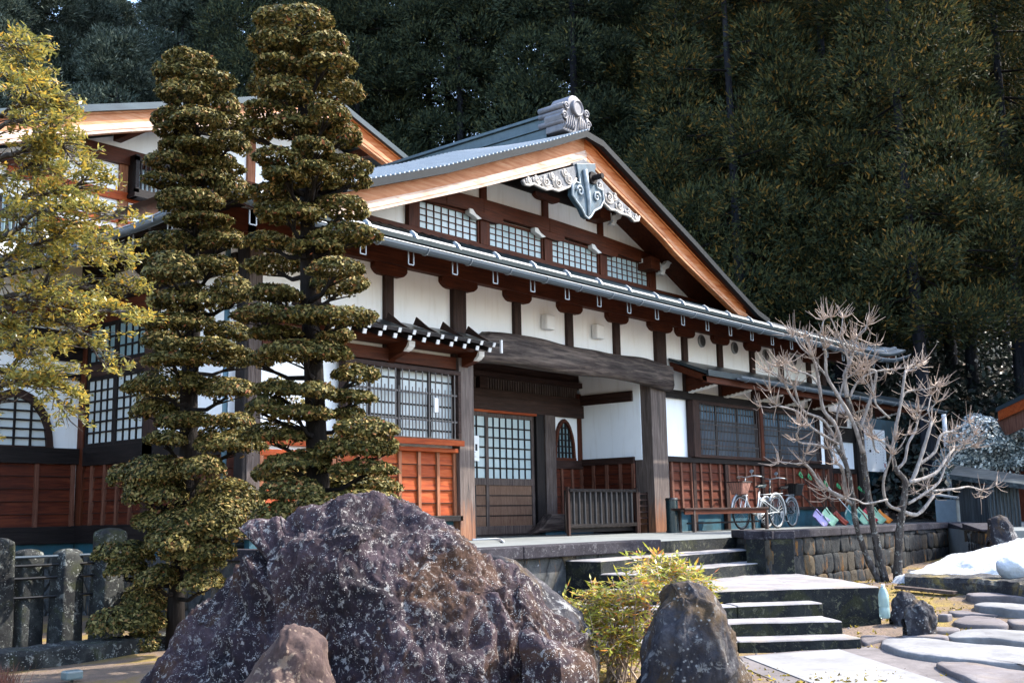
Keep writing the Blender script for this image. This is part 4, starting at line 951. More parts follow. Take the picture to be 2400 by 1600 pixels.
# ---- pent roofs
# small one over the left window, with rafters, white ends and wooden wedges
b = MB(); b.prismX([(10.38, 2.76), (11.05, 3.0), (11.05, 3.04), (10.36, 2.80)], 8.5, 12.0); pr = b.build('pent_roof', M['roof'], H)
for k in range(13):
    x = 8.62+k*.267
    b = MB(); b.bar((x, 10.42, 2.70), (x, 11.05, 2.93), .055, .06); r = b.build('rafter', M['darkY'], pr)
    c = MB(); c.bar((x, 10.405, 2.695), (x, 10.419, 2.70), .057, .062); c.bar((x+.03, 10.35, 2.765), (x+.03, 10.362, 2.77), .05, .06); c.build('painted_end', M['white'], r)
    if k % 2 == 0: w_ = MB(); w_.prismX([(10.38, 2.80), (10.90, 3.00), (10.84, 3.10), (10.60, 2.92)], x+.01, x+.03); w_.build('roof_fin', M['brownY'], pr)
b = MB(); b.box(12.0, 12.03, 10.34, 10.37, 2.66, 2.86); b.box(8.5, 12.0, 10.36, 10.38, 2.755, 2.80); b.build('fascia', M['darkX'], pr)
b = MB(); b.box(11.985, 12.015, 10.33, 10.36, 2.66, 2.85); b.build('painted_end', M['white'], pr)
band(8.3, 12.0, 2.70, 2.84, .30, 'redX')
for x in (10.45, 11.86):
    b = MB(); b.prismX([(10.62, 2.70), (11.06, 2.70), (11.06, 2.42), (10.95, 2.50), (10.72, 2.56)], x-.06, x+.06); br = b.build('pent_bracket', M['redY'], H)
    c = MB(); c.prismX([(10.598, 2.70), (10.619, 2.70), (10.66, 2.625), (10.78, 2.560), (10.78, 2.548), (10.66, 2.585), (10.60, 2.63)], x-.055, x+.055); c.build('painted_end', M['whiteend'], br)
# long one over the right windows
GY, GZ = 10.25, 2.86
b = MB()
b.prismX([(GY-.02, GZ+.03), (11.06, 3.21), (11.06, 3.16), (GY, GZ-.03)], 17.62, 29.3); pr = b.build('pent_roof', M['roof'], H)
b = MB(); b.box(17.62, 29.3, GY-.03, GY+.01, GZ-.06, GZ+.05); b.build('fascia', M['roof'], pr)
b = MB(); b.prismX([(GY+.03, GZ-.16), (11.06, 3.0), (11.06, 3.14), (GY+.03, GZ-.05)], 17.66, 17.74); b.box(17.66, 29.2, GY+.04, GY+.12, GZ-.17, GZ-.05); b.build('pent_frame', M['redX'], pr)
b = MB(); b.add([(17.7, GY+.05, GZ-.05), (29.2, GY+.05, GZ-.05), (29.2, 11.06, 3.12), (17.7, 11.06, 3.12)], [(0, 3, 2, 1)]); b.build('soffit', M['darkX'], pr)
halfgutter([(18.62+(29.6-18.62)*i/20, GY-.10, GZ-.02) for i in range(21)], .06, (0, -1, 0), parent=pr)
for k in range(13):
    x = 18.9+k*.8; b = MB(); a = [(x, GY-.10-.066*math.cos(math.pi*j/6), GZ-.02-.069*math.sin(math.pi*j/6)) for j in range(7)]
    for p_, q_ in zip(a, a[1:]): b.bar(p_, q_, .022, .006, up=(1, 0, 0))
    b.build('gutter_bracket', M['galv'], pr)
for x in (18.22, 19.56, 20.9, 22.2, 23.57, 25.4, 27.2):     # carved brackets with white scalloped edge
    n_ = 6; top = GZ-.06; sc = []
    for k in range(n_*3+1):
        t_ = k/(n_*3); y = 10.42+(11.0-10.42)*t_; z = (GZ-.14)-(GZ-.14-2.62)*t_**.9 - .018*abs(math.sin(t_*n_*math.pi)); sc.append((y, z))
    b = MB(); b.prismX(sc+[(11.05, 2.62), (11.05, 3.05), (10.42, GZ-.06)], x-.05, x+.05); br = b.build('pent_bracket', M['redY'], pr)
    c = MB(); c.prismX([(y-.004, z-.028) for y, z in sc]+[(y, z+.0) for y, z in reversed(sc)], x-.052, x+.052); c.build('painted_edge', M['whiteend'], br)
# ---- back part beyond the right corner: shoji, white strips, tall post, downpipe
YQ = YF+.5
b = MB(); b.box(24.33, 27.2, YQ, YQ+.1, 1.3, 2.95); b.box(24.33, 24.45, YF, YQ, .1, 3.3); b.build('rear_wall', M['plaster'], H)
b = MB(); b.box(24.4, 26.9, YQ-.06, YQ, 2.0, 2.35); b.box(24.4, 27.2, YQ-.05, YQ, 1.22, 1.34); b.box(24.45, 24.75, YQ-.06, YQ, 1.0, 2.9); b.box(26.9, 27.2, YQ-.1, YQ+.1, 0, 2.9); b.build('rear_beam', M['darkX'], H)
b = MB(); b.box(24.75, 25.55, YQ-.03, YQ-.005, .95, 2.0); rw = b.build('rear_window', M['pane'], H)
b = MB()
for k in range(5): b.box(24.75+k*.2-.012, 24.75+k*.2+.012, YQ-.045, YQ-.03, .95, 2.0)
for k in range(6): b.box(24.75, 25.55, YQ-.045, YQ-.03, .95+k*.21-.01, .95+k*.21+.01)
b.build('muntin', M['darkZ'], rw)
b = MB()
for k in range(18): b.box(24.8+k*.1, 24.84+k*.1, YQ-.04, YQ-.01, 2.38, 2.72)
b.build('transom_slats', M['greyZ'], H)
wains('wainscot', (24.4, YQ), (1, 0), 2.5, .3, 1.22, 7, 'panel', 'batten', H, 5, out=(0, -1))
b = MB(); b.box(24.33, 27.2, YQ, YQ+.1, 0, .3); b.build('plinth', M['teal'], H)
# teal panelled end wall
b = MB(); q0 = W(2020, 975, Y=12.6); q1 = W(2110, 1160, Y=12.6); b.box(q0[0], q1[0]+.1, 12.6, 12.75, .0, 2.9); b.build('painted_end_wall', plain('deep_blue_painted_boards', (.012, .07, .11), .5, 0, .3), H)
# pale post at the far corner of the eaves
q = W(2213, 985, Y=10.3); b = MB(); b.tube([(q[0], 10.3, 0), (q[0], 10.3, 2.8)], .062, 12); b.build('white_corner_pipe', M['white'], H, smooth=True)
# ================================================================== UPPER HALL BEHIND (second gable)
U = thing('temple_hall', 'taller white gabled hall behind on the left, with a slatted upper window', 'temple building', (13, 19, 0))
YU, YV = 19.0, 18.0
T2 = [(3.0, 5.2), (8.09, 7.11), (9.6, 7.6), (11.31, 8.14), (15.14, 9.45), (17.41, 8.6), (27, 4.9)]
B2 = [(3.0, 4.75), (9.45, 7.14), (11.07, 7.66), (15.14, 9.0), (16.09, 8.65), (16.94, 8.36), (27, 4.5)]
b = MB(); b.prismY([(2, 2.5), (27, 2.5), (27, 4.9), (15.14, 9.3), (3.0, 4.9), (2, 4.9)], YU, YU+.2); b.build('wall', M['plaster'], U)
bargeboard(T2, B2, 3.0, 15.138, (M['barge'], M['bargeP']), YV, U, 12, 1.3); bargeboard(T2, B2, 15.142, 26, (M['bargeR'], M['barge']), YV, U, 12, 1.3)
b = MB()
for (xa, za), (xb, zb) in zip(T2, T2[1:]): b.hexa([(xa, YV-.12, za), (xb, YV-.12, zb), (xb, 32, zb), (xa, 32, za), (xa, YV-.12, za+.13), (xb, YV-.12, zb+.13), (xb, 32, zb+.13), (xa, 32, za+.13)])
b.build('roof', M['roof'], U)
for i in range(15):      # purlins under the verge
    xa = 5+i*1.45; z = poly_at(T2, xa)-.12; b = MB(); b.box(xa-.08, xa+.08, YV+.05, YU, z-.26, z-.04); b.build('purlin', M['redX'], U)
def ub(px0, py0, px1, py1, th, d=.08, mat='redX'):
    a = W(px0, py0, Y=YU); c = W(px1, py1, Y=YU); b = MB(); b.hexa([(a[0], YU-d, a[2]-th), (c[0], YU-d, c[2]-th), (c[0], YU, c[2]-th), (a[0], YU, a[2]-th), (a[0], YU-d, a[2]), (c[0], YU-d, c[2]), (c[0], YU, c[2]), (a[0], YU, a[2])]); return b.build('beam', M[mat], U)
def ubz(x0, x1, z0, z1, d=.08, mat='orange'):
    b = MB(); b.box(x0, x1, YU-d, YU, z0, z1); return b.build('beam', M[mat], U)
ubz(9.9, 20, 7.16, 7.46, .12, 'redX'); ubz(8.7, 20, 6.45, 6.62); ubz(6, 20, 5.75, 5.86); ubz(5.5, 9.7, 6.62, 6.80, .1, 'redX'); ubz(8.9, 20, 6.0, 6.07, .06)
for x in (9.3, 10.95, 12.35, 13.9, 15.4): 
    b = MB(); b.box(x-.1, x+.1, YU-.06, YU, 4.5, 8.4 if x > 13 else 7.16); b.build('post', M['orangeZ'], U)
b = MB(); b.box(11.02, 12.4, YU-.34, YU-.28, 6.58, 6.66); b.box(11.02, 12.4, YU-.34, YU-.28, 7.22, 7.30); b.box(11.02, 11.10, YU-.34, YU-.06, 6.50, 7.34); b.box(12.32, 12.4, YU-.34, YU-.06, 6.5, 7.34); b.box(11.0, 12.45, YU-.36, YU-.02, 6.50, 6.58)
sw = b.build('slatted_window', M['darkX'], U); b = MB(); b.box(11.1, 12.32, YU-.06, YU-.04, 6.6, 7.28); b.build('pane', M['pane'], sw); b = MB()
for k in range(13): b.box(11.14+k*.095, 11.175+k*.095, YU-.31, YU-.28, 6.6, 7.26)
b.box(11.1, 12.32, YU-.30, YU-.28, 6.93, 6.96); b.build('slats', M['darkZ'], sw)
b = MB(); b.box(7.6, 9.15, YU-.3, YU-.24, 4.9, 6.0); sw = b.build('slatted_window', M['paneT'], U); b = MB()
for k in range(13): b.box(7.62+k*.12, 7.655+k*.12, YU-.36, YU-.33, 4.9, 6.0)
b.box(7.5, 7.6, YU-.36, YU-.2, 4.8, 6.1); b.box(9.15, 9.25, YU-.36, YU-.2, 4.8, 6.1); b.build('slats', M['darkZ'], sw)
# ground floor wing of the upper hall (plane Y = 14.9)
YA = 14.9
b = MB(); b.box(-3, 8.1, YA, YA+.15, .2, 4.2); b.build('wall', M['plaster'], U)
b = MB(); b.hexa([(-4, 14.3, 3.80), (6.6, 14.3, 3.80), (6.6, 19, 5.02), (-4, 19, 5.02), (-4, 14.3, 3.86), (6.6, 14.3, 3.86), (6.6, 19, 5.08), (-4, 19, 5.08)]); b.build('lower_roof', M['roof'], U)
def ab(x0, x1, z0, z1, d=.06, mat='darkX'):
    b = MB(); b.box(x0, x1, YA-d, YA, z0, z1); return b.build('beam', M[mat], U, bevel=.005)
ab(-3, 8.04, 2.81, 3.04, .12, 'darkX'); ab(-3, 8.04, 3.14, 3.40, .14, 'redX'); ab(-3, 8.04, 2.36, 2.45, .04, 'darkX'); ab(-3, 8.04, 1.17, 1.39, .08, 'darkX'); ab(-3, 8.0, .08, .31, .14, 'darkX')
bracket(7.9, .35, 2.62, 2.81, YA, .06, U, 'darkX')
wains('wainscot', (3.0, YA), (1, 0), 5.0, .31, 1.17, 9, 'panel', 'batten', U, 5, out=(0, -1))
b = MB(); b.box(-3, 8.0, YA-.08, YA, -.4, .08); b.build('plinth', M['teal'], U)
qc = W(28, 1060, Y=YA); qr = W(120, 1060, Y=YA); qt = W(28, 908, Y=YA)
bell(qc[0], 1.39, 2*(qr[0]-qc[0]), qt[2]-1.39, YA, 0, U, 4, 6, 'brownX', 'paneL', .09)
# stone base under the left walls
t = thing('foundation_wall', 'dark mossy foundation stones under the teal plinth at the far left', 'stone wall', (4, 14.6, -.9))
b = MB(); b.box(-3, 7.9, 14.62, 14.85, -1.1, -.08); b.build('stonework', M['rwall'], t); b = MB(); b.box(7.84, 8.05, 11.1, 14.7, -1.1, -.08); b.build('stonework', M['rwall'], t)
# ================================================================== FOLIAGE TOOLS
def leaf_quads(C, N, size, asp=1.6, jitter=.6, seed=0, fold=False, curl=0.0):
    """C centres (n,3), N preferred normals (n,3): one quad a leaf"""
    r = np.random.default_rng(seed); n = len(C)
    N = N + r.normal(0, jitter, (n, 3)); N /= np.linalg.norm(N, axis=1, keepdims=True)+1e-9
    A = r.normal(0, 1, (n, 3)); A -= (A*N).sum(1, keepdims=True)*N; A /= np.linalg.norm(A, axis=1, keepdims=True)+1e-9
    B = np.cross(N, A); s = size*(.65+.7*r.random((n, 1)))
    A = A*s*asp/2; B = B*s/2
    V = np.stack([C-A, C+B*.9-A*.1, C+A, C-B*.9-A*.1], 1).reshape(-1, 3)
    Fc = np.arange(4*n).reshape(n, 4); return V, Fc
def pad_leaves(c, ax, n, size, seed, up=.55, flat_bottom=.35, lumps=9, A=None):
    """leafy cushion: c centre, ax = (half width, half depth, half height) along right, forward, up; mostly an upper shell"""
    r = np.random.default_rng(seed); d = r.normal(0, 1, (n, 3)); d[:, 2] = np.abs(d[:, 2])*1.0 - .32
    d /= np.linalg.norm(d, axis=1, keepdims=True)
    ph = r.random((lumps, 3))*2-1; ph /= np.linalg.norm(ph, axis=1, keepdims=True); amp = np.zeros(n)
    for p in ph: amp = np.maximum(amp, np.clip((d@p-.55)/.45, 0, 1))
    rad = (.72+.30*amp)*(.90+.13*r.random(n)) ; inner = r.random(n) < .18; rad[inner] *= .55+.4*r.random(inner.sum())
    low = d[:, 2] < 0; P = d*rad[:, None]; P[low, 2] *= flat_bottom/.5
    L = P*np.array([ax[0], ax[1], ax[2]]); Nn = d/np.array([ax[0], ax[1], ax[2]])*min(ax); Nn[:, 2] += up*.3
    B_ = np.array([[SA, -CA, 0], [CA, SA, 0], [0, 0, 1.0]])
    return np.array(c)+L@B_, Nn@B_
def niwaki(name, label, base, pads, D, trunk_px, seed, leaf, size=.0245, dens=1500, root=None):
    t = thing(name, label, 'pine tree', base, 0, 'cloud pruned trees in front of the hall')
    r = random.Random(seed); CC = []; NN = []; centres = []
    lastd = 0
    for i, (x0, x1, y0, y1) in enumerate(pads):
        cx, cy = (x0+x1)/2, (y0+y1)/2; tx = np.interp(cy, [p[1] for p in trunk_px], [p[0] for p in trunk_px])
        hw = (x1-x0)/2*D/FPX; hh = (y1-y0)/2*D/FPX; off = (cx-tx)*D/FPX
        R = .75; room = math.sqrt(max(0, R*R-min(abs(off), R)**2))
        dd = r.uniform(-1, 1)*room*.55
        if abs(off) < .25: dd = -abs(dd)-.12
        c = W(cx, cy+(y1-y0)*.10, D=D+dd); centres.append((c, hw, hh, off))
        hh *= 1.30 if cy > 1000 else 1.12; ax = (hw*1.10+.015, max(.26, hw*.86), hh); n = int(dens*(hw*ax[1]*2.2+hw*hh*3.2)/.24)+220
        a, b_ = pad_leaves(c, ax, n, size, seed*1000+i, up=1.1); CC.append(a); NN.append(b_)
        if i % 4 == 1:       # a twin on the far side of the trunk
            c2 = W(cx+r.uniform(-20, 20), cy+r.uniform(-14, 10), D=D+.25+room*.5*r.random()); a, b_ = pad_leaves(c2, (hw*1.05, ax[1], hh*1.1), n//2, size, seed*2000+i); CC.append(a); NN.append(b_)
    V, Fc = leaf_quads(np.concatenate(CC), np.concatenate(NN), size, 1.8, .42, seed); np_mesh('crown', V, Fc, M[leaf], t)
    b = MB(); tp = [Vector(W(x, y, D=D+.06*math.sin(y*.02))) for x, y, wpx in trunk_px]; rr = [wpx*D/FPX/2 for x, y, wpx in trunk_px]
    g0 = Vector(base); tp.append(Vector((g0.x, g0.y, g0.z-.1))); rr.append(rr[-1]*1.25); b.tube(tp, rr, 12); b.build('trunk', M['bark'], t, smooth=True)
    b = MB()
    for (c, hw, hh, off) in centres:
        tz = c[2]-.10; best = min(tp, key=lambda p: abs(p.z-tz)); 
        p0 = Vector((best.x, best.y, tz-.05)); p1 = Vector(c)-Vector((0, 0, hh*.5)); mid = p0.lerp(p1, .5)-Vector((0, 0, .05)); b.tube([p0, mid, p1], [.026, .02, .012], 6)
        for k in range(5):
            q = p1+Vector((r.uniform(-hw, hw)*.7*SA, -r.uniform(-hw, hw)*.7*CA, r.uniform(-.2, .2)*hh)); b.tube([mid.lerp(p1, .4), q], [.010, .004], 4, cap=False)
    b.build('branches', M['bark'], t); return t
P2 = [(600,776,14,88),(592,718,70,136),(700,815,68,143),(592,697,129,177),(694,822,126,176),(585,646,180,224),(612,725,184,245),(712,842,184,242),(575,687,241,285),(722,812,243,292),(637,748,270,323),(575,640,285,330),(748,842,282,350),(695,785,318,366),(758,865,363,413),(600,702,350,396),(702,779,376,421),(628,712,392,434),(704,790,400,432),(781,863,400,440),(595,672,434,473),(606,747,468,530),(738,859,455,519),(713,890,522,580),(582,696,541,590),(684,800,556,602),(575,726,590,647),(726,846,604,652),(721,863,630,702),(592,704,665,712),(553,679,711,764),(670,869,708,770),(595,704,762,800),(747,823,776,805),(619,813,793,855),(590,640,817,866),(786,881,848,902),(602,704,890,935),(696,785,888,938),(772,878,905,952),(583,657,922,980),(629,772,943,992),(781,850,948,990),(789,925,979,1032),(568,720,990,1045),(745,940,1021,1080),(622,781,1053,1112),(595,721,1080,1138),(781,920,1079,1120),(704,932,1113,1165),(700,930,1150,1215),(595,690,1182,1262),(620,760,1120,1185),(760,890,1140,1205),(630,720,1165,1230)]
T2_ = [(700,60,16),(709,251,22),(711,319,26),(716,421,30),(721,520,34),(722,674,38),(729,776,42),(735,861,46),(741,1008,50),(745,1120,54),(748,1300,60)]
P1 = [(391,497,119,164),(364,476,143,206),(408,544,167,214),(379,493,184,250),(470,556,214,272),(357,442,262,302),(408,520,245,308),(515,575,266,309),(371,452,286,328),(503,571,306,356),(371,442,323,362),(425,510,320,362),(350,442,357,403),(408,568,367,410),(343,428,405,444),(428,534,374,452),(510,585,412,478),(367,510,439,502),(377,544,490,536),(340,469,540,596),(470,575,533,590),(343,476,584,680),(442,551,594,648),(505,593,638,722),(354,524,659,740),(340,490,730,780),(490,578,751,807),(337,435,764,828),(374,575,791,842),(337,476,822,862),(503,595,815,868),(292,486,863,936),(469,588,870,944),(306,425,924,992),(374,503,961,1012),(507,592,961,1011),(350,428,1009,1050),(469,622,1009,1070),(255,340,1086,1145),(296,442,1066,1150),(300,442,1120,1188),(442,612,1127,1230),(309,442,1195,1252),(459,595,1212,1275),(228,367,1263,1328),(377,537,1258,1326),(326,408,1320,1382),(425,517,1335,1392),(211,377,1418,1500),(289,380,1480,1540),(420,520,1060,1130),(300,430,1105,1200),(420,560,1165,1255),(370,500,1190,1275),(340,460,1235,1305),(430,525,1285,1345),(245,335,1300,1362),(290,400,1375,1450)]
T1_ = [(432,160,14),(440,260,20),(463,340,24),(460,450,28),(449,600,32),(452,760,36),(443,907,40),(442,1026,42),(432,1180,44),(424,1300,42),(413,1400,38)]
D1, D2 = 10.6, 9.4
bt = W(413, 1423, D=D1); bt = (bt[0], bt[1], float(gz(bt[0], bt[1])))
niwaki('cloud_pruned_tree', 'shorter cloud pruned evergreen with tiered leafy pads, left of the taller one', bt, P1, D1, T1_, 11, 'leafA')
bt2 = W(748, 1300, D=D2); bt2 = (bt2[0], bt2[1], float(gz(bt2[0], bt2[1])))
niwaki('cloud_pruned_tree', 'tallest cloud pruned evergreen, rising behind the big purple boulder to the roof', bt2, P2, D2, T2_, 12, 'leafA')
# ---- golden conifer reaching in from the left edge
def golden():
    D = 7.6; tb = W(-210, 1300, D=D); t = thing('golden_fir_tree', 'yellow green conifer whose feathery branches reach in from the left edge', 'conifer', (tb[0], tb[1], float(gz(tb[0], tb[1]))))
    r = random.Random(5); b = MB(); b.tube([(tb[0], tb[1], -1.0), W(-190, 900, D=D), W(-170, 400, D=D), W(-150, 40, D=D), W(-140, -200, D=D)], [.13, .11, .08, .05, .02], 10)
    b.build('trunk', M['barkg'], t, smooth=True)
    main = [([(-190,1180),(-60,1010),(60,830),(150,800)], .02), ([(-185,960),(-40,840),(60,810),(130,880),(170,960)], .016), ([(-180,900),(-60,800),(60,760),(180,755),(290,850)], .018), ([(-175,860),(0,770),(120,690),(230,670),(340,665)], .026), ([(-175,800),(20,720),(110,680),(170,610),(290,590)], .028),
            ([(-170,700),(-20,640),(120,570),(230,545),(300,590)], .02), ([(-165,640),(0,560),(110,500),(210,480),(290,500)], .022), ([(-160,520),(0,500),(70,460),(160,450),(240,420)], .02), ([(-160,440),(0,370),(80,345),(140,320),(205,375)], .018), ([(-155,330),(-40,290),(50,250),(105,225),(150,240)], .016),
            ([(-150,250),(-60,200),(20,160),(60,190)], .012), ([(-150,200),(-60,130),(0,100),(40,110)], .012), ([(-175,820),(0,700),(150,700),(260,720),(345,735)], .02), ([(-170,760),(-40,650),(40,590),(140,560),(200,520)], .016), ([(-160,560),(-20,430),(60,400),(110,365),(150,345)], .016), ([(-180,1000),(-40,900),(60,900),(110,880)], .014), ([(-160,420),(0,300),(80,280),(150,300)], .014)]
    br = MB(); CC = []; NN = []
    def spray(p, d, L, depth):
        """flat fan of needles: twig with side needles"""
        n = int(15+L*60)
        tt = r.random
        for _ in range(n):
            u = tt(); s = 1 if tt() < .5 else -1
            side = Vector((d.y, -d.x, 0)).normalized() if abs(d.z) < .95 else Vector((1, 0, 0))
            q = p+d*(L*u)+side*s*(L*.55*(1-u*.6)*tt())+Vector((0, 0, r.gauss(0, .018)))
            CC.append(q[:]); NN.append((r.gauss(0, .35), r.gauss(0, .35), 1))
    for pts, rad in main:
        dd = r.uniform(-.7, .5); n = len(pts); W3 = [Vector(W(x if x < 0 else x*.83, y, D=D+dd*(i/(n-1))+r.uniform(-.05, .05))) for i, (x, y) in enumerate(pts)]
        # smooth
        S = []
        for i in range(n-1):
            for k in range(6):
                u = k/6; p0 = W3[max(i-1, 0)]; p1 = W3[i]; p2 = W3[i+1]; p3 = W3[min(i+2, n-1)]
                S.append(.5*((2*p1)+(p2-p0)*u+(2*p0-5*p1+4*p2-p3)*u*u+(3*p1-p0-3*p2+p3)*u**3)+Vector((0, 0, r.gauss(0, .008))))
        S.append(W3[-1]); m_ = len(S); br.tube(S, [rad*(1-.8*i/(m_-1))+.003 for i in range(m_)], 6)
        for i in range(4, m_):
            p = S[i]; fr = i/(m_-1); dirn = (S[min(i+1, m_-1)]-S[i-1]).normalized()
            for k in range(3 if fr > .35 else 2):
                a = r.uniform(-1.3, 1.3); d = Vector((dirn.x*math.cos(a)-dirn.y*math.sin(a), dirn.x*math.sin(a)+dirn.y*math.cos(a), dirn.z*.4+r.gauss(.02, .16))).normalized()
                L = r.uniform(.12, .32)*(1.15-.3*fr); q = p+d*L; br.tube([p, p.lerp(q, .5)+Vector((0, 0, r.gauss(0, .015))), q], [.006, .004, .002], 4, cap=False)
                if r.random() < .62:
                    for j in range(2):
                        a2 = r.uniform(-.9, .9); d2 = Vector((d.x*math.cos(a2)-d.y*math.sin(a2), d.x*math.sin(a2)+d.y*math.cos(a2), d.z*.5+r.gauss(0, .12))).normalized(); spray(p.lerp(q, r.uniform(.35, 1)), d2, r.uniform(.07, .15), 0)
    br.build('branches', M['barkg'], t, smooth=True)
    V, Fc = leaf_quads(np.array(CC), np.array(NN), .0165, 2.8, .45, 5); np_mesh('crown', V, Fc, M['leafB'], t)
golden()
# ---- bare pollarded tree on the right
def bare():
    D = 14.4; bx = W(2090, 1362, D=D); z0 = float(gz(bx[0], bx[1])); t = thing('bare_pollarded_tree', 'leafless pollarded tree with knobbly pale branches in front of the right retaining wall', 'tree', (bx[0], bx[1], z0))
    r = random.Random(3); b = MB(); lo = MB(); tw = MB()
    def P(pts, w0, w1, tgt, dz=(0, 0), n=5):
        S = []; m_ = len(pts); W3 = [Vector(W(x, y, D=D+dz[0]+(dz[1]-dz[0])*i/(m_-1))) for i, (x, y) in enumerate(pts)]
        for i in range(m_-1):
            for k in range(4):
                u = k/4; p0 = W3[max(i-1, 0)]; p1 = W3[i]; p2 = W3[i+1]; p3 = W3[min(i+2, m_-1)]; S.append(.5*((2*p1)+(p2-p0)*u+(2*p0-5*p1+4*p2-p3)*u*u+(3*p1-p0-3*p2+p3)*u**3))
        S.append(W3[-1]); m2 = len(S); tgt.tube(S, [((w0+(w1-w0)*i/(m2-1))*.74*D/FPX/2)*(1+.12*math.sin(i*2.3+w0)) for i in range(m2)], 8)
        if tgt is b:
            for p_ in S[3::3]:
                v = Vector((r.gauss(0, 1), r.gauss(0, 1), r.gauss(.3, .6))).normalized(); L = r.uniform(.06, .22); tw.tube([p_, p_+v*L*.5, p_+v*L+Vector((0, 0, .03))], [.0055, .004, .002], 4, cap=False); return W3[-1], (W3[-1]-W3[-2]).normalized()
    P([(2103,1365),(2108,1250),(2114,1200),(2122,1130),(2100,1100),(2090,1060)], 30, 13, lo)           # right stem lower
    P([(2075,1362),(2050,1250),(2030,1130),(2022,1060),(2010,1000),(1985,930)], 26, 17, lo, (0, .1))
    P([(2060,1362),(2030,1300),(2005,1220),(1996,1150),(1980,1080),(1940,1020)], 20, 13, lo, (0, -.2))
    tips = []
    def Br(pts, w0, w1, knob=True, dz=(0, 0)):
        e, d = P(pts, w0, w1, b, dz)
        if knob: tips.append((e, d, w1))
    Br([(1985,930),(1980,880),(1992,850),(1996,828)], 17, 10); Br([(1990,860),(1985,830),(1966,792)], 10, 8); Br([(1994,845),(2002,815),(2008,792)], 9, 7)
    Br([(2015,1010),(2035,950),(2050,900),(2052,870),(2032,866)], 12, 8); Br([(2048,925),(2040,880),(2035,862)], 8, 7)
    Br([(1992,930),(2010,895),(2046,872),(2090,866)], 9, 6); Br([(2022,1060),(2000,990),(1960,920),(1938,880),(1935,830),(1932,818)], 14, 8, dz=(0, -.3)); Br([(1938,882),(1920,860),(1905,842),(1896,826)], 8, 7)
    Br([(1980,1080),(1960,1000),(1930,960),(1920,900),(1912,860),(1905,838)], 14, 8, dz=(0, -.4)); Br([(1965,1040),(1930,985),(1880,960),(1862,905)], 10, 7, dz=(0, -.5)); Br([(1920,905),(1900,880),(1872,870)], 7, 6)
    Br([(1870,950),(1850,920),(1838,895)], 8, 7, dz=(-.4, -.5)); Br([(1965,1040),(1900,1000),(1870,965),(1820,950)], 9, 6, dz=(-.2, -.6)); Br([(1985,1075),(1930,1045),(1880,1038),(1868,1030)], 7, 5, dz=(-.1, -.6))
    Br([(2005,1200),(1990,1175),(1930,1140),(1900,1100),(1884,1085)], 13, 8, dz=(0, -.5)); Br([(1985,1170),(1975,1100),(1960,1085)], 11, 8, dz=(0, -.3)); Br([(1960,990),(1975,900),(1995,880)], 7, 6)
    Br([(2090,1060),(2100,1000),(2112,940),(2120,880),(2124,870)], 13, 8, dz=(0, .3)); Br([(2112,940),(2122,920),(2140,915)], 7, 6, dz=(.2, .3)); Br([(2085,980),(2055,950),(2050,930)], 8, 6)
    Br([(2118,1140),(2140,1120),(2165,1050),(2180,1000),(2184,990)], 15, 9, dz=(0, .3)); Br([(2150,1090),(2190,1060),(2205,1020),(2235,1010)], 11, 8, dz=(.2, .5)); Br([(2130,1130),(2190,1110),(2220,1070),(2236,1052)], 12, 8, dz=(0, .6))
    Br([(2112,1195),(2150,1205),(2185,1165),(2187,1160)], 14, 9, dz=(0, .3)); Br([(2185,1150),(2240,1145),(2270,1140),(2300,1148)], 8, 5, dz=(.2, .8)); Br([(2112,1195),(2080,1180),(2070,1130),(2090,1065)], 12, 7, dz=(0, -.3)); Br([(2080,1170),(2030,1180),(2010,1172),(1985,1165)], 7, 5, dz=(-.2, -.4))
    Br([(2100,1100),(2120,1080),(2128,1040),(2145,1010),(2150,985)], 11, 7, dz=(0, .2)); Br([(2060,1060),(2050,1050),(2042,1010)], 7, 6); Br([(2128,1180),(2160,1160),(2200,1130),(2215,1090)], 10, 7, dz=(0, .4)); Br([(2100,1060),(2075,1040),(2060,1030)], 7, 6)
    for (e, d, w_) in list(tips):
        for k in range(2):
            v = (d+Vector((r.gauss(0, .6), r.gauss(0, .6), r.gauss(.2, .4)))).normalized(); L = r.uniform(.18, .42); m1 = e+v*L*.5+Vector((r.gauss(0, .03), r.gauss(0, .03), -.02)); e2 = e+v*L; b.tube([e, m1, e2], [w_*D/FPX*.25, w_*D/FPX*.20, w_*D/FPX*.15], 6); tips.append((e2, v, w_*.55))
    for (e, d, w_) in tips:
        rr = w_*D/FPX*.50
        b.tube([e-d*rr, e-d*rr*.3, e+d*rr*.4, e+d*rr*.9], [rr*.7, rr*1.15, rr*.95, rr*.3], 8)
        for k in range(r.randint(9, 15)):
            v = (d*.9+Vector((r.gauss(0, .85), r.gauss(0, .85), r.gauss(.15, .6)))).normalized(); L = r.uniform(.08, .28); q = e+v*L*.5+Vector((0, 0, -.01)); q2 = e+v*L+Vector((r.gauss(0, .03), r.gauss(0, .03), .02+.05*r.random()))
            tw.tube([e, q, q2], [.006, .0045, .002], 4, cap=False)
    lo.build('trunk', M['barkg'], t, smooth=True); b.build('branches', M['barktop'], t, smooth=True); tw.build('twigs', M['twig'], t)
bare()
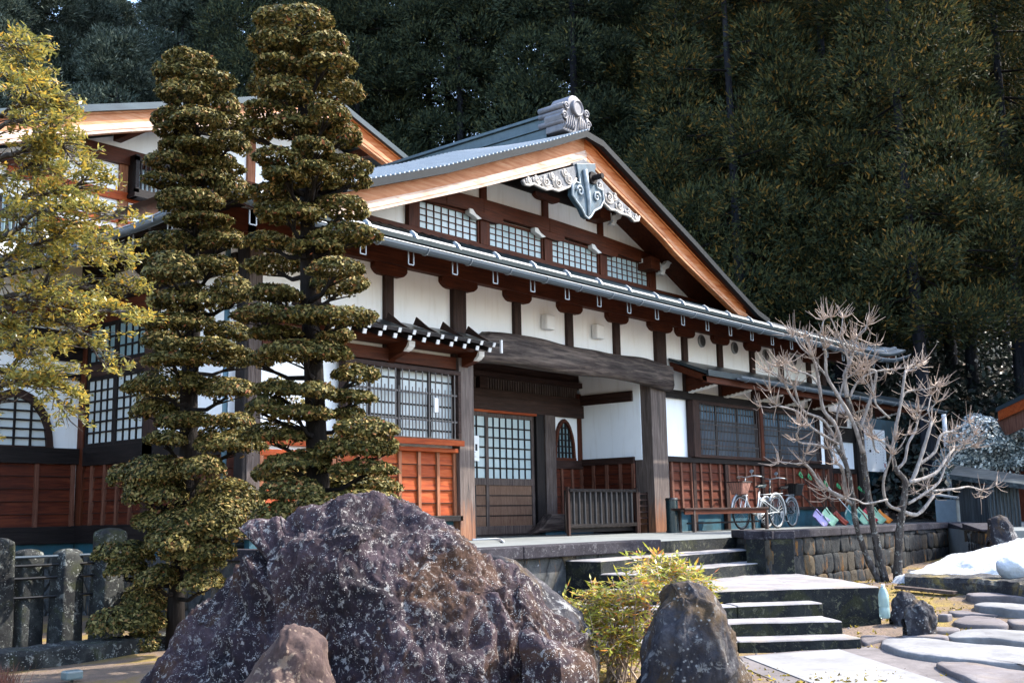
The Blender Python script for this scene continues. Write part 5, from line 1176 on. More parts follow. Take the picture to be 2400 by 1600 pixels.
# ================================================================== ROCKS
def ridged(p, s, o=5, H_=.9, seed=0.0):
    v = 0; a = 1; f = s; w_ = 1
    for i in range(o):
        n = 1-abs(noise.noise(Vector((p[0]*f+seed, p[1]*f-seed, p[2]*f+2*seed)))*1.6); n = max(n, 0)**2*w_; v += n*a; w_ = min(max(n*1.3, 0), 1); a *= .52; f *= 2.1
    return v
def loft_rock(name, sil, D, depthf, label, cat, mat, seed, nu=260, nv=120, amp=.10, zb=-1.0, lean=.0, fs=1.1, facets=40, lift=.0, meso=.55):
    """rock lofted along the right axis: sil = silhouette in measured pixels, each section a superellipse arch standing on the ground"""
    us = [(((x-1200)/FPX)*D, W(x, y, D=D)[2]) for x, y in sil]; u0, u1 = us[0][0], us[-1][0]
    o0 = W((sil[0][0]+sil[-1][0])/2, sil[0][1], D=D)
    V = []
    for i in range(nu+1):
        u = u0+(u1-u0)*i/nu; zt = np.interp(u, [a for a, _ in us], [c for _, c in us]); pxx = 1200+u/D*FPX; pt = np.array(W(pxx, 1200, D=D)); h_ = zt-zb
        e = min(1, (u-u0)/.22, (u1-u)/.22)
        dep = depthf(i/nu)*(.35+.65*max(e, 0))
        for j in range(nv+1):
            a = math.pi*j/nv; c_, s_ = math.cos(a), math.sin(a)
            f = math.copysign(abs(c_)**.85, c_)*dep; z = zb+h_*abs(s_)**(.8 if c_ > 0 else .72)
            f -= lean*(z-zb)
            V.append((pt[0]-CA*f, pt[1]-SA*f, z))
    V = np.array(V); idx = np.arange((nu+1)*(nv+1)).reshape(nu+1, nv+1)
    a = idx[:-1, :-1].ravel(); Fc = np.stack([a, a+1, a+nv+2, a+nv+1], 1)
    # displace along approximate normal
    G = V.reshape(nu+1, nv+1, 3); du = np.gradient(G, axis=0); dv = np.gradient(G, axis=1); Nn = np.cross(dv, du); Nn /= np.linalg.norm(Nn, axis=2, keepdims=True)+1e-9; Nn = Nn.reshape(-1, 3)
    cen = V.mean(0); flip = ((V-cen)*Nn).sum(1).mean() < 0; Nn = -Nn if flip else Nn
    dsp = np.empty(len(V))
    for i, p in enumerate(V):
        q = Vector(p)
        big = noise.noise(q*fs+Vector((seed, 0, 0)))*.9 
        cellv = noise.voronoi(q*Vector((2.1, 2.1, 1.7)).x+Vector((seed, seed, 0)))[0]; fac = (cellv[1]-cellv[0])
        wq = q+Vector((noise.noise(q*1.3+Vector((9, 0, 0))), noise.noise(q*1.3+Vector((0, 9, 0))), noise.noise(q*1.3)))*.25
        rd = 0; a_ = 1; f_ = 1.5*fs
        for o_ in range(5): rd += a_*abs(noise.noise(wq*f_+Vector((seed*3, seed, o_*7)))); a_ *= .45; f_ *= 2.05
        c1 = noise.voronoi(wq*1.9*fs+Vector((seed, 0, seed)))[0]; fac = min((c1[1]-c1[0])*2.2, .7)
        fine = noise.fractal(q*11, 1.0, 2.1, 4)
        dsp[i] = amp*(big*1.15+.85*(rd-.42)+.75*(fac-.4)+lift)+fine*amp*.07
    w_ = np.clip((V[:, 2]-zb)/.3, 0, 1); V2 = V+Nn*(dsp*w_)[:, None]
    rg = np.random.default_rng(int(seed*10)); size = (V.max(0)-V.min(0)).max()
    for _ in range(facets):
        i = rg.integers(len(V2)); p0 = V2[i].copy(); n_ = Nn[i]+rg.normal(0, .33, 3); n_ /= np.linalg.norm(n_); rho = size*rg.uniform(.035, .15)
        dvec = V2-p0; h_ = dvec@n_+rho*.06; dist = np.linalg.norm(dvec, axis=1); fo = np.clip((rho*1.5-dist)/(rho*.5), 0, 1); cut = np.maximum(h_, 0)*fo*.94; V2 -= n_*np.minimum(cut, rho*.42)[:, None]
    for i in range(len(V2)):
        q = Vector(V2[i]); q2 = q+Vector((noise.noise(q*3), noise.noise(q*3+Vector((5, 0, 0))), noise.noise(q*3+Vector((0, 5, 0)))))*.10
        q2 = Vector((q2.x*1.25, q2.y*1.25, q2.z*.8)); ms = 0; aa = 1.0; ff = 4.2
        for o_ in range(4): ms += aa*abs(noise.noise(q2*ff+Vector((seed, o_*3, 0)))); aa *= .52; ff *= 2.15
        V2[i] += Nn[i]*((ms-.45)*.060*meso+noise.fractal(q*16, 1.0, 2.1, 3)*amp*.05)*w_[i]
    V2[:, 2] = np.minimum(V2[:, 2], V2[:, 2])
    Gv = V2.reshape(nu+1, nv+1, 3); cur = Gv[:, :, 2].max(1); tgt = np.array([np.interp(u0+(u1-u0)*i/nu, [a for a, _ in us], [c_ for _, c_ in us]) for i in range(nu+1)])
    kk = (tgt-zb)/np.maximum(cur-zb, .05); kk = np.convolve(np.pad(kk, 6, mode='edge'), np.ones(13)/13, 'valid'); kk = np.clip(kk, .5, 2.5); Gv[:, :, 2] = zb+(Gv[:, :, 2]-zb)*kk[:, None]
    rx = Gv[:, :, 0]*SA-Gv[:, :, 1]*CA; want = np.linspace(u0, u1, nu+1); mid = rx.mean(1); sh = (want-mid)*.8; Gv[:, :, 0] += sh[:, None]*SA; Gv[:, :, 1] -= sh[:, None]*CA; V2 = Gv.reshape(-1, 3)
    o = np_mesh(name, V2, Fc, M[mat], smooth=True); 
    import bmesh as _bm
    tag(o, label, cat); return o
BIG = [(285,1660),(300,1620),(312,1590),(325,1556),(345,1512),(370,1462),(408,1428),(440,1410),(480,1386),(518,1335),(560,1298),(600,1266),(636,1222),(662,1210),(700,1214),(740,1186),(790,1166),(830,1154),(880,1150),(930,1168),(980,1194),(1040,1220),(1080,1252),(1150,1303),(1200,1340),(1250,1385),(1300,1430),(1350,1490),(1378,1540),(1388,1600),(1400,1640),(1410,1660)]
loft_rock('boulder', BIG, 7.0, lambda t: .55+.55*math.sin(math.pi*t), 'huge purple lichen spotted boulder filling the foreground', 'boulder', 'boulder', 3.1, 640, 300, .15, facets=280, lift=.42, meso=1.15)
loft_rock('rock', [(1140,1300),(1165,1300),(1200,1312),(1250,1352),(1300,1392),(1345,1430),(1370,1470),(1385,1520)], 7.9, lambda t: .5, 'blue grey sloping rock just behind the right shoulder of the big boulder', 'rock', 'boulder2', 7.7, 110, 70, .02, facets=14)
loft_rock('rock', [(1205,1475),(1222,1468),(1262,1480),(1310,1502),(1352,1520),(1372,1530),(1378,1560),(1384,1620)], 6.3, lambda t: .4, 'smooth purple slab of rock leaning on the right foot of the big boulder', 'rock', 'boulder', 1.7, 110, 70, .03, zb=-1.1)
loft_rock('rock', [(530,1640),(560,1590),(600,1540),(640,1500),(668,1462),(690,1456),(730,1472),(752,1500),(765,1550),(778,1600),(784,1640)], 5.9, lambda t: .32, 'small brown pointed rock at the foot of the big boulder', 'rock', 'boulder3', 5.2, 140, 90, .045, zb=-1.1)
loft_rock('boulder', [(1478,1640),(1486,1560),(1492,1500),(1510,1440),(1535,1392),(1560,1366),(1600,1358),(1640,1372),(1662,1410),(1676,1450),(1690,1490),(1710,1540),(1728,1590),(1736,1640)], 7.2, lambda t: .38, 'upright grey boulder speckled with orange lichen beside the lower steps', 'boulder', 'boulder2', 9.3, 180, 110, .08, facets=70, lift=.3)
loft_rock('rock', [(2064,1445),(2072,1400),(2090,1382),(2115,1386),(2135,1405),(2146,1440)], 10.9, lambda t: .22, 'purple rock beside the plastic bottle at the landing corner', 'rock', 'boulder2', 2.3, 60, 50, .03, zb=-.85)
loft_rock('rock', [(2094,1445),(2102,1420),(2125,1402),(2145,1404),(2160,1425),(2166,1448)], 10.2, lambda t: .18, 'small black and white speckled rock on the yellow moss', 'rock', 'boulder2', 4.3, 60, 50, .025, zb=-.85)
loft_rock('rock', [(2304,1268),(2310,1215),(2335,1206),(2350,1212),(2362,1240),(2376,1275)], 14.9, lambda t: .35, 'dark upright stone at the far end of the right retaining wall', 'rock', 'boulder2', 6.1, 60, 50, .02, zb=-.7, facets=8)
# ================================================================== FOREST
def cedar_proto(name, leaf, seed, h=24.0, r0=2.6, z0=.30, clumps=145, blades=520, label='', tr=.22):
    r = np.random.default_rng(seed); t = thing(name, label, 'cedar tree', (0, 0, -500), 0, 'forest trees on the slope behind the hall')
    b = MB(); lean = r.normal(0, .012, 2); o = -500
    pts = [(lean[0]*z, lean[1]*z, o+z) for z in np.linspace(-1, h, 12)]; b.tube(pts, [max(.03, tr*(1-.9*max(0, z)/h)) + (.14 if z < 0 else .05*math.exp(-max(z, 0))) for z in np.linspace(-1, h, 12)], 10)
    b.build('trunk', M['barkc'], t, smooth=True)
    V = []; br = MB()
    for i in range(clumps):
        f = r.random()**1.15; z = h*(z0+(1-z0)*f); R = r0*(1-f)**.75*(.55+.5*r.random())+.25; a = r.random()*2*math.pi
        c = np.array([R*math.cos(a)+lean[0]*z, R*math.sin(a)+lean[1]*z, o+z-.22*R]); cr = (.95+.7*r.random())*(1.15-.45*f)
        if i % 3 == 0: br.tube([(lean[0]*z, lean[1]*z, o+z), tuple(c)], [.05, .02], 4, cap=False)
        n = blades; d = r.normal(0, 1, (n, 3)); d[:, 2] = np.abs(d[:, 2])*.95-.25; d /= np.linalg.norm(d, axis=1, keepdims=True)
        st = c+d*cr*(.62+.30*r.random((n, 1)))*np.array([1, 1, .85]); L = .11+.12*r.random((n, 1)); dd = d+r.normal(0, .38, (n, 3))+np.array([0, 0, .30]); dd /= np.linalg.norm(dd, axis=1, keepdims=True)
        sd_ = np.cross(dd, r.normal(0, 1, (n, 3))); sd_ /= np.linalg.norm(sd_, axis=1, keepdims=True)+1e-9; wd = .022+.020*r.random((n, 1))
        V.append(np.stack([st-sd_*wd, st+sd_*wd, st+dd*L], 1))
    V = np.concatenate(V).reshape(-1, 3); np_mesh('crown', V, np.arange(len(V)).reshape(-1, 3), M[leaf], t)
    br.build('branches', M['bark'], t); return t
LAB = 'tall straight dark cedar standing in the forest on the slope behind the hall'
LABD = 'bronze cedar, tinted gold as if sunlit, in the right part of the forest behind the hall'
LABE = 'grey green rounded forest tree behind the left roofs'
protos = {'C': [cedar_proto('cedar_tree', 'leafC', 21+i, 23+2*i, 2.9, .12, label=LAB) for i in range(3)],
          'D': [cedar_proto('cedar_tree', 'leafD', 31+i, 21+2*i, 3.0, (.10, .20)[i], label=LABD) for i in range(2)],
          'E': [cedar_proto('forest_tree', 'leafE', 41+i, 16+2*i, 3.6, .08, 150, 520, label=LABE) for i in range(2)]}
for o in protos['E']: o['category'] = 'tree'
used = set(); fr = random.Random(99)
def place(kind, px, D, sc=1.0, idx=None):
    q = ray(px, 1200)*D; x, y = float(q[0]), float(q[1])
    if 1 < x < 29 and y < 34: return
    if 24 <= x < 30 and y < 17: return
    z = float(gz(x, y)); k = idx if idx is not None else fr.randrange(len(protos[kind])); p = protos[kind][k]
    loc = (x, y, z); rot = (0, 0, fr.uniform(0, 6.28)); s = sc*fr.uniform(.9, 1.12)
    if (kind, k) not in used: used.add((kind, k)); p.location = loc; p.rotation_euler = rot; p.scale = (s, s, s)
    else: copy_tree(p, None, loc, rot, (s, s, s))
for (px, D) in ((1765, 33), (2190, 31), (2305, 38)): place('D', px, D, 1.0, 1)
for (x_, y_) in ((36, 2.9), (39, 6.5), (42, 0), (33, -2), (46, 4)): copy_tree(protos['C'][0], None, (x_, y_, float(gz(x_, y_))), (0, 0, x_), (.9, .9, .9))  # out-of-view trees of the wood, added to shade the slope
for (px, D, k) in [ (1990, 36, 'D'), (1640, 40, 'D'), (2420, 35, 'D'), (2080, 41, 'D'), (1885, 43, 'D'), (1700, 46, 'C'), (1490, 44, 'C'), (1560, 52, 'C'), (2260, 48, 'D'), (2140, 52, 'D'), (1800, 54, 'D')]: place(k, px, D)
for D, n in ((42, 12), (47, 13), (53, 13), (61, 12)):
    for i in range(n):
        px = -150+2700*(i+.5)/n+fr.uniform(-70, 70)
        if D > 58 and (1100 < px < 1400 or 1640 < px < 1780): continue
        place('E' if px < 560 else ('D' if px > 1700 and fr.random() < .6 else 'C'), px, D+fr.uniform(-2.5, 2.5), 1.0, 0 if (px > 1700 and fr.random() < .0) else None)
for kind in protos:
    for k, p in enumerate(protos[kind]):
        if (kind, k) not in used:
            for c in list(p.children): bpy.data.objects.remove(c)
            bpy.data.objects.remove(p)
def undergrowth():
    r = np.random.default_rng(8); n = 9000; px = r.uniform(1350, 2700, n); D = r.uniform(24, 62, n); C = []; N = []
    for a, d in zip(px, D):
        q = ray(a, 1200)*d; x, y = q[0], q[1]
        if 1 < x < 29 and y < 31: continue
        z = float(gz(x, y)); k = 9; hh = r.uniform(.1, 2.4 if d > 33 else .7); C.append(np.array([x, y, z])+r.normal(0, 1, (k, 3))*np.array([.35, .35, .22])+np.array([0, 0, hh*r.random()])); N.append(r.normal(0, .6, (k, 3))+np.array([0, 0, 1]))
    V, Fc = leaf_quads(np.concatenate(C), np.concatenate(N), .13, 1.8, .6, 8); tag(np_mesh('undergrowth', V, Fc, M['leafU']), 'dark low undergrowth on the forest slope behind the hall', 'undergrowth', kind='stuff')
undergrowth()
# ================================================================== SMALL THINGS
def Wg(px, py, it=6):
    z = -.8
    for _ in range(it): q = W(px, py, Z=z); z = .5*z+.5*float(gz(q[0], q[1]))
    return W(px, py, Z=z)
def slab(name, px, mat, label, lift=.035, thick=.12, seed=0, group=None, cat='paving stone', zt=None):
    P = [Wg(*p) if zt is None else W(*p, Z=zt) for p in px]; zz = sum(p[2] for p in P)/len(P)+lift; n0 = len(P)
    # smooth closed outline
    O = []
    for i in range(n0):
        p0, p1, p2, p3 = [np.array(P[(i+k) % n0][:2]) for k in (-1, 0, 1, 2)]
        for k in range(4):
            u = k/4; O.append(.5*((2*p1)+(p2-p0)*u+(2*p0-5*p1+4*p2-p3)*u*u+(3*p1-p0-3*p2+p3)*u**3))
    O = np.array(O); c = O.mean(0); n = len(O); rings = [(1.0, -thick), (1.0, -.022), (.985, -.006), (.95, 0), (.75, .003), (.45, .004), (.15, .003)]
    V = []
    for s_, dz in rings:
        for i, p in enumerate(O):
            q = c+(p-c)*s_; nz = noise.noise(Vector((q[0]*2+seed, q[1]*2, 0)))*.02+noise.noise(Vector((q[0]*8+seed, q[1]*8, 0)))*.006; rr = 1+.02*noise.noise(Vector((q[0]*6, q[1]*6, dz*9+seed))); V.append((c[0]+(q[0]-c[0])*rr, c[1]+(q[1]-c[1])*rr, zz+dz+(nz if dz > -.05 else 0)))
    Fc = []
    for j in range(len(rings)-1):
        for i in range(n): a = j*n+i; b_ = j*n+(i+1) % n; Fc.append((a, b_, b_+n, a+n))
    Fc.append(tuple((len(rings)-1)*n+i for i in range(n)))
    b = MB(); b.add(V, Fc); o = b.build(name, M[mat] if isinstance(mat, str) else mat, smooth=True); tag(o, label, cat, group); return o
G = 'flat stepping stones at the lower right'
slab('paving_stone', [(2070,1500),(2110,1497),(2200,1507),(2400,1528),(2520,1545),(2500,1600),(2400,1577),(2300,1569),(2200,1560),(2130,1551),(2085,1537),(2067,1520)], 'slabw', 'biggest flat stone, long and almost white, right of the white path', .05, .16, 1, G)
slab('paving_stone', [(2195,1568),(2260,1565),(2400,1583),(2520,1610),(2500,1680),(2330,1625),(2240,1592)], 'slab', 'brown grey flat stone at the bottom edge below the big white one', .05, .16, 2, G)
slab('paving_stone', [(2220,1492),(2270,1478),(2400,1480),(2480,1492),(2480,1520),(2400,1520),(2300,1509),(2238,1503)], 'slabw', 'pale oval flat stone directly above the biggest white one', .04, .12, 3, G)
slab('paving_stone', [(2235,1460),(2262,1446),(2320,1446),(2352,1462),(2360,1476),(2285,1475),(2245,1470)], 'slab', 'grey flat stone with a cracked upper edge in the middle of the stepping stones', .035, .12, 4, G)
slab('paving_stone', [(2284,1426),(2302,1417),(2350,1416),(2460,1432),(2460,1455),(2400,1450),(2350,1445),(2300,1438)], 'slabw', 'pale flat stone at the right edge below the mossy slab', .06, .15, 5, G)
slab('paving_stone', [(2265,1404),(2290,1395),(2350,1393),(2460,1408),(2460,1425),(2400,1418),(2330,1414),(2285,1413)], 'slab', 'mossy dark edged flat stone just below the low rock ledge', .06, .13, 6, G)
slab('paving_stone', [(2130,1481),(2160,1468),(2230,1475),(2250,1483),(2200,1487),(2150,1486)], 'slab', 'small brown flat stone near the dark kerb end', .02, .1, 7, G)
slab('paving_stone', [(2112,1493),(2150,1487),(2210,1492),(2222,1503),(2170,1503),(2130,1499)], 'slab', 'thin pinkish flat stone touching the upper edge of the biggest white one', .02, .1, 8, G)
slab('paving_stone', [(2018,1492),(2050,1485),(2098,1490),(2094,1500),(2060,1506),(2030,1514),(2020,1508)], 'slab', 'small grey flat stone at the right end of the lowest step', .02, .1, 9, G)
slab('paving_stone', [(2362,1458),(2385,1452),(2450,1458),(2460,1480),(2400,1478),(2372,1474)], 'slab', 'round brown flat stone at the right edge between two pale ones', .04, .12, 10, G)
slab('paving_stone', [(2222,1438),(2250,1434),(2285,1438),(2340,1446),(2280,1444),(2240,1446)], 'slab', 'narrow grey flat stone behind the small square stone block', .03, .1, 11, G)
q = Wg(2216, 1455); b = MB(); b.box(q[0]-.07, q[0]+.07, q[1]-.05, q[1]+.05, q[2]-.1, q[2]+.07); tag(b.build('stone_block', M['slab'], bevel=.015), 'small squared grey stone block on the ground among the flat stones', 'stone')
# low mossy rock ledge
def ledge():
    topz = -.47; F0 = [(2118,1349),(2180,1352),(2260,1356),(2330,1360),(2385,1368),(2470,1375)]; Bk = [(2480,1340),(2400,1334),(2300,1333),(2200,1330),(2135,1334)]
    P = [W(*p, Z=topz) for p in F0+Bk]; nF = len(F0)
    N = 90; fr_ = [np.array(P[i][:2]) for i in range(nF)]; bk = [np.array(P[i][:2]) for i in range(nF, len(P))][::-1]
    V = []; rows = [(0, -.45), (0, -.30), (.0, -.16), (.0, -.05), (.02, .0), (.15, .012), (.4, .015), (.7, .01), (1, -.02), (1.02, -.4)]
    for i in range(N+1):
        t_ = i/N; a = t_*(nF-1); k = min(int(a), nF-2); f0 = fr_[k]+(fr_[k+1]-fr_[k])*(a-k); a = t_*(len(bk)-1); k = min(int(a), len(bk)-2); b0 = bk[k]+(bk[k+1]-bk[k])*(a-k)
        for s_, dz in rows:
            q = f0+(b0-f0)*s_; o = noise.fractal(Vector((q[0]*3, q[1]*3, dz*5)), 1, 2, 4)*.10; blk = noise.voronoi(Vector((t_*7, dz*3, 1)))[0][0]*.10 if s_ < .05 else 0
            V.append((q[0]-CA*(o+blk)*(s_ < .1), q[1]-SA*(o+blk)*(s_ < .1), topz+dz+o*.25))
    n = len(rows); Fc = [(i*n+j, i*n+n+j, i*n+n+j+1, i*n+j+1) for i in range(N) for j in range(n-1)]+[tuple(range(n)), tuple(N*n+k for k in reversed(range(n)))]
    b = MB(); b.add(V, Fc); tag(b.build('rock_ledge', M['ledge'], smooth=False), 'low dark rock ledge topped with dry yellow moss below the snow pile', 'rock ledge')
M['ledge'] = stone('mossy_ledge', (.014, .016, .020), (.05, .05, .055), (.12, .11, .10), (.34, .33, .25), .4, 9, (.26, .19, .05), .75, 3, bump=.9, bd=.05, speck=.4)
ledge()
q0, q1 = Wg(2103, 1385), Wg(2240, 1397); b = MB(); b.bar((q0[0], q0[1], q0[2]+.05), (q1[0], q1[1], q1[2]+.04), .12, .035); tag(b.build('plank', M['greyX'], bevel=.004), 'grey weathered plank lying on the ground along the rock ledge', 'plank')
# snow heap
def snow():
    sil = [(2070,1372),(2100,1345),(2160,1320),(2215,1302),(2260,1290),(2300,1284),(2345,1272),(2380,1262),(2420,1256),(2500,1270),(2570,1300),(2640,1350)]; D = 14.0
    o = loft_rock('snow_pile', sil, D, lambda t: .45+.35*math.sin(math.pi*t), 'pile of old white snow beside the right retaining wall', 'snow pile', 'snow', 12.5, 120, 80, .05, zb=-.75, fs=.8, facets=12)
    q = W(2372, 1330, D=12.6); b = MB()
    import bmesh
    bm = bmesh.new(); bmesh.ops.create_icosphere(bm, subdivisions=4, radius=.17)
    for v in bm.verts: v.co *= 1+.25*noise.noise(v.co*6); v.co.z *= .8; v.co += Vector(q)
    me = bpy.data.meshes.new('snow_lump'); bm.to_mesh(me); tag(link('snow_lump', me, M['snow'], smooth=True), 'rounded lump of snow fallen at the foot of the snow pile', 'snow lump')
snow()
# plastic bottle
q = W(2074, 1448, D=10.15); t = thing('plastic_bottle', 'clear pale green plastic bottle standing at the right corner of the stone landing', 'bottle', q)
b = MB(); x, y, z = q; b.tube([(x, y, z), (x, y, z+.015), (x, y, z+.09), (x, y, z+.10), (x, y, z+.11), (x, y, z+.21), (x, y, z+.26), (x, y, z+.285)], [.040, .048, .048, .044, .048, .047, .030, .015], 18)
bt_m = NB('clear_plastic_with_water'); bt_m.base((.42, .58, .56)); bt_m.b.inputs['Transmission Weight'].default_value = .45; bt_m.set(.12); b.build('body', bt_m.m, t, smooth=True)
b = MB(); b.tube([(x, y, z+.285), (x, y, z+.305)], .017, 14); b.build('cap', M['white'], t)
# ---- bench
ba, bb = W(1629, 1247, Z=0), W(1737, 1240, Z=0)
t = thing('bench', 'low dark wooden bench with thin legs standing before the slatted windows', 'bench', ((ba[0]+bb[0])/2, ba[1]+.15, 0))
x0, x1, y = ba[0]-.35, bb[0]+.05, ba[1]
b = MB(); b.box(x0, x1, y-.03, y+.34, .385, .42); b.build('seat', M['brownX'], t, bevel=.006); b = MB(); b.box(x0+.04, x1-.04, y-.005, y+.02, .31, .385); b.build('apron', M['redX'], t)
for xx in (ba[0], bb[0]):
    for yy in (y+.01, y+.30): b = MB(); b.box(xx-.028, xx+.028, yy-.025, yy+.025, 0, .385); b.build('leg', M['greyZ'], t)
b = MB(); b.box(ba[0]+.03, bb[0]-.03, y+.15, y+.18, .14, .17); b.build('stretcher', M['darkX'], t)
# bin
q = W(1577, 1248, Z=0); t = thing('litter_bin', 'dark teal cylinder shaped bin beside the right porch pillar', 'bin', q)
b = MB(); b.tube([(q[0], q[1], 0), (q[0], q[1], .04)], .115, 28); b.tube([(q[0], q[1], .04), (q[0], q[1], .56)], .105, 28); b.build('body', M['binm'], t); b = MB(); b.tube([(q[0], q[1], .56), (q[0], q[1], .575), (q[0], q[1], .60)], [.115, .115, .105], 28); b.build('rim', M['black'], t)
# low slatted barriers in the porch
def barrier(pa, pb, label, n, h=.74):
    t = thing('slatted_barrier', label, 'barrier', pa); a, c = Vector(pa), Vector(pb); d = (c-a); L = d.length; d.normalize()
    for p in (a, c): b = MB(); b.bar(p, p+Vector((0, 0, h+.05)), .05, .05, up=d); b.build('post', M['brownZ'], t)
    b = MB(); b.bar(a+Vector((0, 0, h)), c+Vector((0, 0, h)), .05, .05); b.bar(a+Vector((0, 0, .16)), c+Vector((0, 0, .16)), .04, .06); b.build('rail', M['darkX'], t)
    b = MB()
    for k in range(1, n): p = a.lerp(c, k/n); b.tube([p+Vector((0, 0, .17)), p+Vector((0, 0, h-.02))], .022, 8)
    b.build('slats', M['slatd'], t)
    b = MB(); b.hexa([tuple(a+Vector((0, .06, .05))), tuple(c+Vector((0, .06, .05))), tuple(c+Vector((0, .08, .05))), tuple(a+Vector((0, .08, .05))), tuple(a+Vector((0, .06, h))), tuple(c+Vector((0, .06, h))), tuple(c+Vector((0, .08, h))), tuple(a+Vector((0, .08, h)))]); b.build('back_board', M['darkX'], t); return t
_YBR = 11.15; pa, pb = (W(1333, 1247, Y=_YBR)[0], _YBR, 0), (W(1494, 1247, Y=_YBR)[0], _YBR, 0); barrier(pa, pb, 'low dark slatted barrier set across the right side of the porch', 13)
t = thing('slatted_barrier', 'ladder like end panel between the slatted barrier and the right pillar', 'barrier', pb); pc_ = (pb[0]+.36, pb[1]+.0, 0)
for p in (Vector(pb)+Vector((.06, 0, 0)), Vector(pc_)): b = MB(); b.bar(p, p+Vector((0, 0, .72)), .04, .04); b.build('post', M['brownZ'], t)
for k in range(6): b = MB(); z = .16+k*.105; b.bar((pb[0]+.06, pb[1], z), (pc_[0], pc_[1], z), .025, .025); b.build('rung', M['brownX'], t)
pl = (W(1111, 1256, Y=11.25)[0], 11.25, 0); t = thing('slatted_barrier', 'narrow ladder like barrier beside the left porch post', 'barrier', pl)
for dx in (0, -.5): b = MB(); b.box(pl[0]+dx-.03, pl[0]+dx+.03, pl[1]-.03, pl[1]+.03, 0, .80); b.build('post', M['darkZ'], t)
for k in range(6): b = MB(); z = .14+k*.12; b.box(pl[0]-.47, pl[0]-.03, pl[1]-.015, pl[1]+.015, z-.014, z+.014); b.build('rung', M['greyX'], t)
b = MB(); q = W(1235, 1250, Z=.0); b.box(13.0, 15.0, 12.0, 12.4, .003, .018); tag(b.build('door_mat', M['binm'], bevel=.004), 'dark teal mat lying in front of the sliding doors', 'mat')
q0, q1, q2 = W(1108, 1264, Z=.02), W(1165, 1262, Z=.02), W(1180, 1268, Z=.02); b = MB(); b.tube([q0, q1, W(1175, 1264, Z=.02), q2], .014, 8); tag(b.build('white_rod', M['white'], smooth=True), 'short bent white rod lying on the terrace edge behind the boulder', 'rod')
